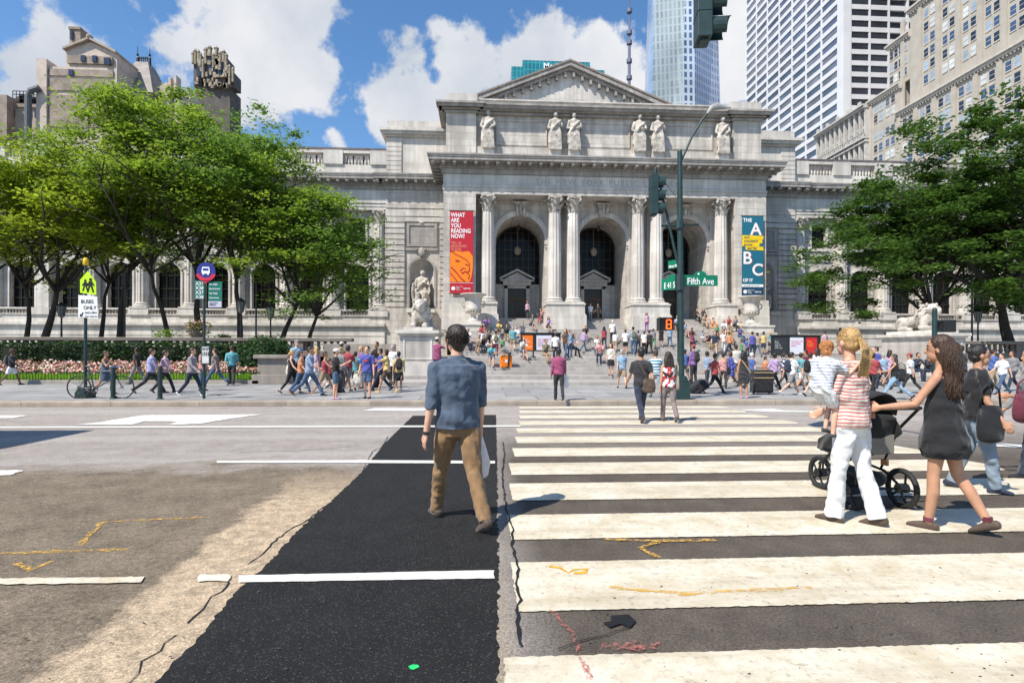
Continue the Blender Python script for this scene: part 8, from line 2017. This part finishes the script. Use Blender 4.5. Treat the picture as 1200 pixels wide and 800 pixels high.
tree('low green tree overhanging toward the left library niche', TX(361, 35.5), 35.5, 1.3, 10.3, 4.3, .17, 9, LG, 13000, (.12, 0), .28, .06)
tree('large tree with long drooping boughs at the far right', TX(1188, 33.5), 33.5, 1.3, 16.2, 8.6, .36, 12, LD, 36000, (-.14, 0), .26, .14, lsize=.30, nbr=9)
tree('dark leaved tree standing behind the right lion', TX(1110, 37), 37, 1.3, 12.2, 8.2, .26, 13, LD, 34000, (-.42, -.1), .28, .08, lsize=.30, nbr=8)
tree('dark leaved tree partly beyond the right edge', TX(1262, 36), 36, 1.3, 15.5, 7.5, .30, 15, LD, 13000, (.02, 0), .28, .24, lsize=.30)
tree('yellow-green tree partly beyond the left edge', TX(-40, 36), 36, 1.3, 13.0, 5.4, .2, 16, LY, 12000, (.0, 0), .32, .28)
# hedge, round shrub, flowers, grass
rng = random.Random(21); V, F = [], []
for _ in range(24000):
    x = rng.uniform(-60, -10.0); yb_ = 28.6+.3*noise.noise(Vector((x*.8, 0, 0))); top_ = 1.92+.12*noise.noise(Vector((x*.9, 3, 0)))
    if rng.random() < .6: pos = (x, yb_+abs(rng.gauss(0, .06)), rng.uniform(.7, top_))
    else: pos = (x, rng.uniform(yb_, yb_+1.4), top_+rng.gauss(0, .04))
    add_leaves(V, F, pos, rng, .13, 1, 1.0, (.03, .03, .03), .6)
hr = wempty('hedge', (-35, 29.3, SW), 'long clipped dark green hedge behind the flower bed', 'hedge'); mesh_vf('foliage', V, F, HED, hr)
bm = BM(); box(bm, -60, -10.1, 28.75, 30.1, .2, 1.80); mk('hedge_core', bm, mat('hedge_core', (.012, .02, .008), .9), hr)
p = WP(313, 405, 28.5); V, F = [], []
for _ in range(5200):
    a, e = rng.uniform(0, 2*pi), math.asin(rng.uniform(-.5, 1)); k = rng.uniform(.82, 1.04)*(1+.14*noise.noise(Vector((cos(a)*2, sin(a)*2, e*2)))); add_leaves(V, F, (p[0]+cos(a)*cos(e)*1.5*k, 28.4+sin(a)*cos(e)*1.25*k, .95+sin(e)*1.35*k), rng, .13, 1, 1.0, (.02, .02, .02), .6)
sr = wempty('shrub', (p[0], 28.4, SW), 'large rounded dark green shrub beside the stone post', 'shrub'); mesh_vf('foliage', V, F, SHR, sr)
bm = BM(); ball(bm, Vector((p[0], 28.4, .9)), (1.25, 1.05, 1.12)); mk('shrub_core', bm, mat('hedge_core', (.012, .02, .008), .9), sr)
bmr = BM(); 
for k in range(5): tube(bmr, [(p[0]+rng.uniform(-.2, .2), 28.4, .2), (p[0]+rng.uniform(-.9, .9), 28.4+rng.uniform(-.7, .7), 1.6)], [.04, .015], 5)
mk('stem', bmr, BARK, sr)
cols = [('flower_pink', (.72, .34, .32)), ('flower_salmon', (.76, .46, .32)), ('flower_white', (.80, .72, .62)), ('flower_red', (.50, .04, .07)), ('flower_leaf', (.04, .10, .02))]
Vs = [([], []) for _ in cols]
for _ in range(30000):
    x = rng.uniform(-60, -10.0); t = rng.random(); y = 26.2+2.2*t; z = .62+.40*t+.10*noise.noise(Vector((x*1.3, y, 0)))+rng.gauss(0, .05); i = rng.choices(range(5), (4, 3, 3, 1.2, 2.6))[0]
    add_leaves(*Vs[i], (x, y, z), rng, .10, 1, .7, (.02, .02, .02), .9)
for (nm, c), (V, F) in zip(cols, Vs): tag(mesh_vf('flowers', V, F, mat(nm, c, .6, .15, 5)), {'flower_pink': 'pink blooms massed along the bed', 'flower_salmon': 'salmon blooms massed along the bed', 'flower_white': 'pale blooms massed along the bed', 'flower_red': 'red blooms scattered along the bed', 'flower_leaf': 'green leaves between the bedding flowers'}[nm], 'flowers', kind='stuff')
V, F = [], []
for _ in range(22000):
    x = rng.uniform(-60, -10); y = rng.uniform(25.4, 26.3); h = rng.uniform(.22, .40); k = len(V); dx = rng.uniform(-.03, .03); V += [(x-.02, y, .24), (x+.02, y, .24), (x+dx, y+rng.uniform(-.03, .03), .24+h)]; F.append((k, k+1, k+2))
tag(mesh_vf('grass', V, F, lmat('grass_blades', (.10, .24, .01), (.24, .46, .02), .3)), 'bright green grass strip between the fence and flowers', 'grass', kind='stuff')
bm = BM(); box(bm, -60, -10, 25.36, 27.9, SW+.1, .262); tag(mk('lawn_strip', bm, mat('lawn', (.13, .27, .02), .9, .3, 6)), kind='structure')
# shrubs peeping over the balustrade, hanging flower basket
def small_shrub(px, label, w=.5, h=.6, Y=33, m=SHR, z=1.9):
    x = TX(px, Y); V, F = [], []
    for _ in range(500): add_leaves(V, F, (x+rng.gauss(0, w*.4), Y+rng.gauss(0, .2), z+rng.uniform(0, h)), rng, .16, 1, .9, (.03, .03, .03), .6)
    r_ = wempty('shrub', (x, Y, 1.3), label, 'shrub'); mesh_vf('foliage', V, F, m, r_); bm = BM(); lathe(bm, x, Y, [(.16, 1.3), (.24, 1.9)], 10); mk('pot', bm, BRONZE, r_)
small_shrub(195, 'potted green shrub behind the balustrade near the curving tree', .7, .9, m=LG); small_shrub(263, 'small potted shrub behind the balustrade right of the bus stop', .5, .6); small_shrub(82, 'small potted shrub behind the balustrade left of the crossing sign', .35, .35); small_shrub(105, 'tiny potted shrub behind the balustrade beside the crossing sign pole', .3, .3)
x = TX(231, 33.5); V, F = [], []; V2, F2 = [], []
for _ in range(420): add_leaves(V, F, (x+rng.gauss(0, .3), 33.5+rng.gauss(0, .25), 2.95+rng.gauss(0, .22)), rng, .13, 1, 1, (.02, .02, .02), .8); add_leaves(V2, F2, (x+rng.gauss(0, .33), 33.5+rng.gauss(0, .25), 2.9+rng.gauss(0, .25)), rng, .13, 1, 1, (.02, .02, .02), .8)
r_ = wempty('flower_urn', (x, 33.5, 1.3), 'stone urn brimming with pinkish flowers in front of a tree trunk', 'planter'); mesh_vf('blossoms', V, F, mat('flower_dusty', (.35, .16, .13), .7), r_); mesh_vf('foliage', V2, F2, LG, r_)
bm = BM(); lathe(bm, x, 33.5, [(.3, 1.3), (.3, 1.5), (.12, 1.7), (.12, 2.1), (.36, 2.5), (.42, 2.8), (.40, 2.8)], 16); mk('bowl', bm, BAL, r_)
# ================================================================== LAMP POSTS
def lamp(px, Y, ptop, label, big=True):
    x = TX(px, Y); zt = WP(px, ptop, Y)[1]; r_ = wempty('street_lamp', (x, Y, 1.3), label, 'street lamp', 'black lamp posts by the library')
    bm = BM(); tube(bm, [(x, Y, 1.3), (x, Y, zt-(.85 if big else 0))], [.06, .045], 10); lathe(bm, x, Y, [(.2, 1.3), (.2, 1.6), (.09, 1.8)], 12); mk('pole', bm, BLACKM, r_)
    if big:
        bm = BM(); lathe(bm, x, Y, [(.06, zt-.86), (.16, zt-.78), (.25, zt-.2), (.25, zt-.19)], 8); mk('lantern', bm, mat('lantern_grey', (.16, .16, .15), .3), r_)
        bm = BM(); lathe(bm, x, Y, [(.29, zt-.19), (.27, zt-.14), (.1, zt-.03), (.03, zt+.06)], 8)
        for k in range(8): a = 2*pi*(k+.5)/8; tube(bm, [(x+.15*cos(a), Y+.15*sin(a), zt-.78), (x+.245*cos(a), Y+.245*sin(a), zt-.19)], [.014]*2, 4)
        mk('cap', bm, BLACKM, r_)
lamp(72, 34, 355, 'black lamp post between the two left tree trunks'); lamp(282, 34, 350, 'black lamp post left of the round shrub'); lamp(317, 34, 357, 'shorter black lamp post above the round shrub'); lamp(1146, 34, 362, 'black lamp post left of the right tree trunk')
lamp(146, 34, 318, 'thin black pole without lantern beside the tall upright tree', False); lamp(1139, 33, 325, 'thin black pole without lantern near the right lion', False); lamp(300, 34, 330, 'thin black pole without lantern between the two lanterns', False)
# ================================================================== VEHICLE WAITING BEYOND THE LEFT EDGE (its shadow shows)
r_ = wempty('box_truck', (-13.5, 8.75, 0), 'white box truck waiting on the avenue just beyond the left edge', 'truck')
bm = BM(); box(bm, -16.2, -9.35, 7.6, 9.95, .85, 3.05); mk('cargo_box', bm, WHITEP, r_, bevel=.03)
bm = BM(); box(bm, -18.4, -16.25, 7.7, 9.85, .5, 2.3); box(bm, -18.0, -16.25, 7.75, 9.8, 2.3, 2.75); mk('cab', bm, WHITEP, r_, bevel=.1)
bm = BM(); box(bm, -18.3, -9.5, 8.1, 9.4, .5, .84); mk('chassis', bm, BLACKM, r_)
for x in (-17.4, -11.2):
    for y in (7.7, 9.6):
        bm = BM(); tube(bm, [(x, y, .45), (x, y+.25, .45)], [.45, .45], 20); mk('wheel', bm, mat('tyre', (.02, .02, .02), .7), r_)
bm = BM(); box(bm, -18.42, -18.38, 7.9, 9.65, 1.5, 2.2); mk('windscreen', bm, DARKG, r_)
for y in (7.75, 9.65): bm = BM(); box(bm, -9.36, -9.33, y, y+.15, .95, 1.15); mk('tail_light', bm, REDS, r_)
finalize()
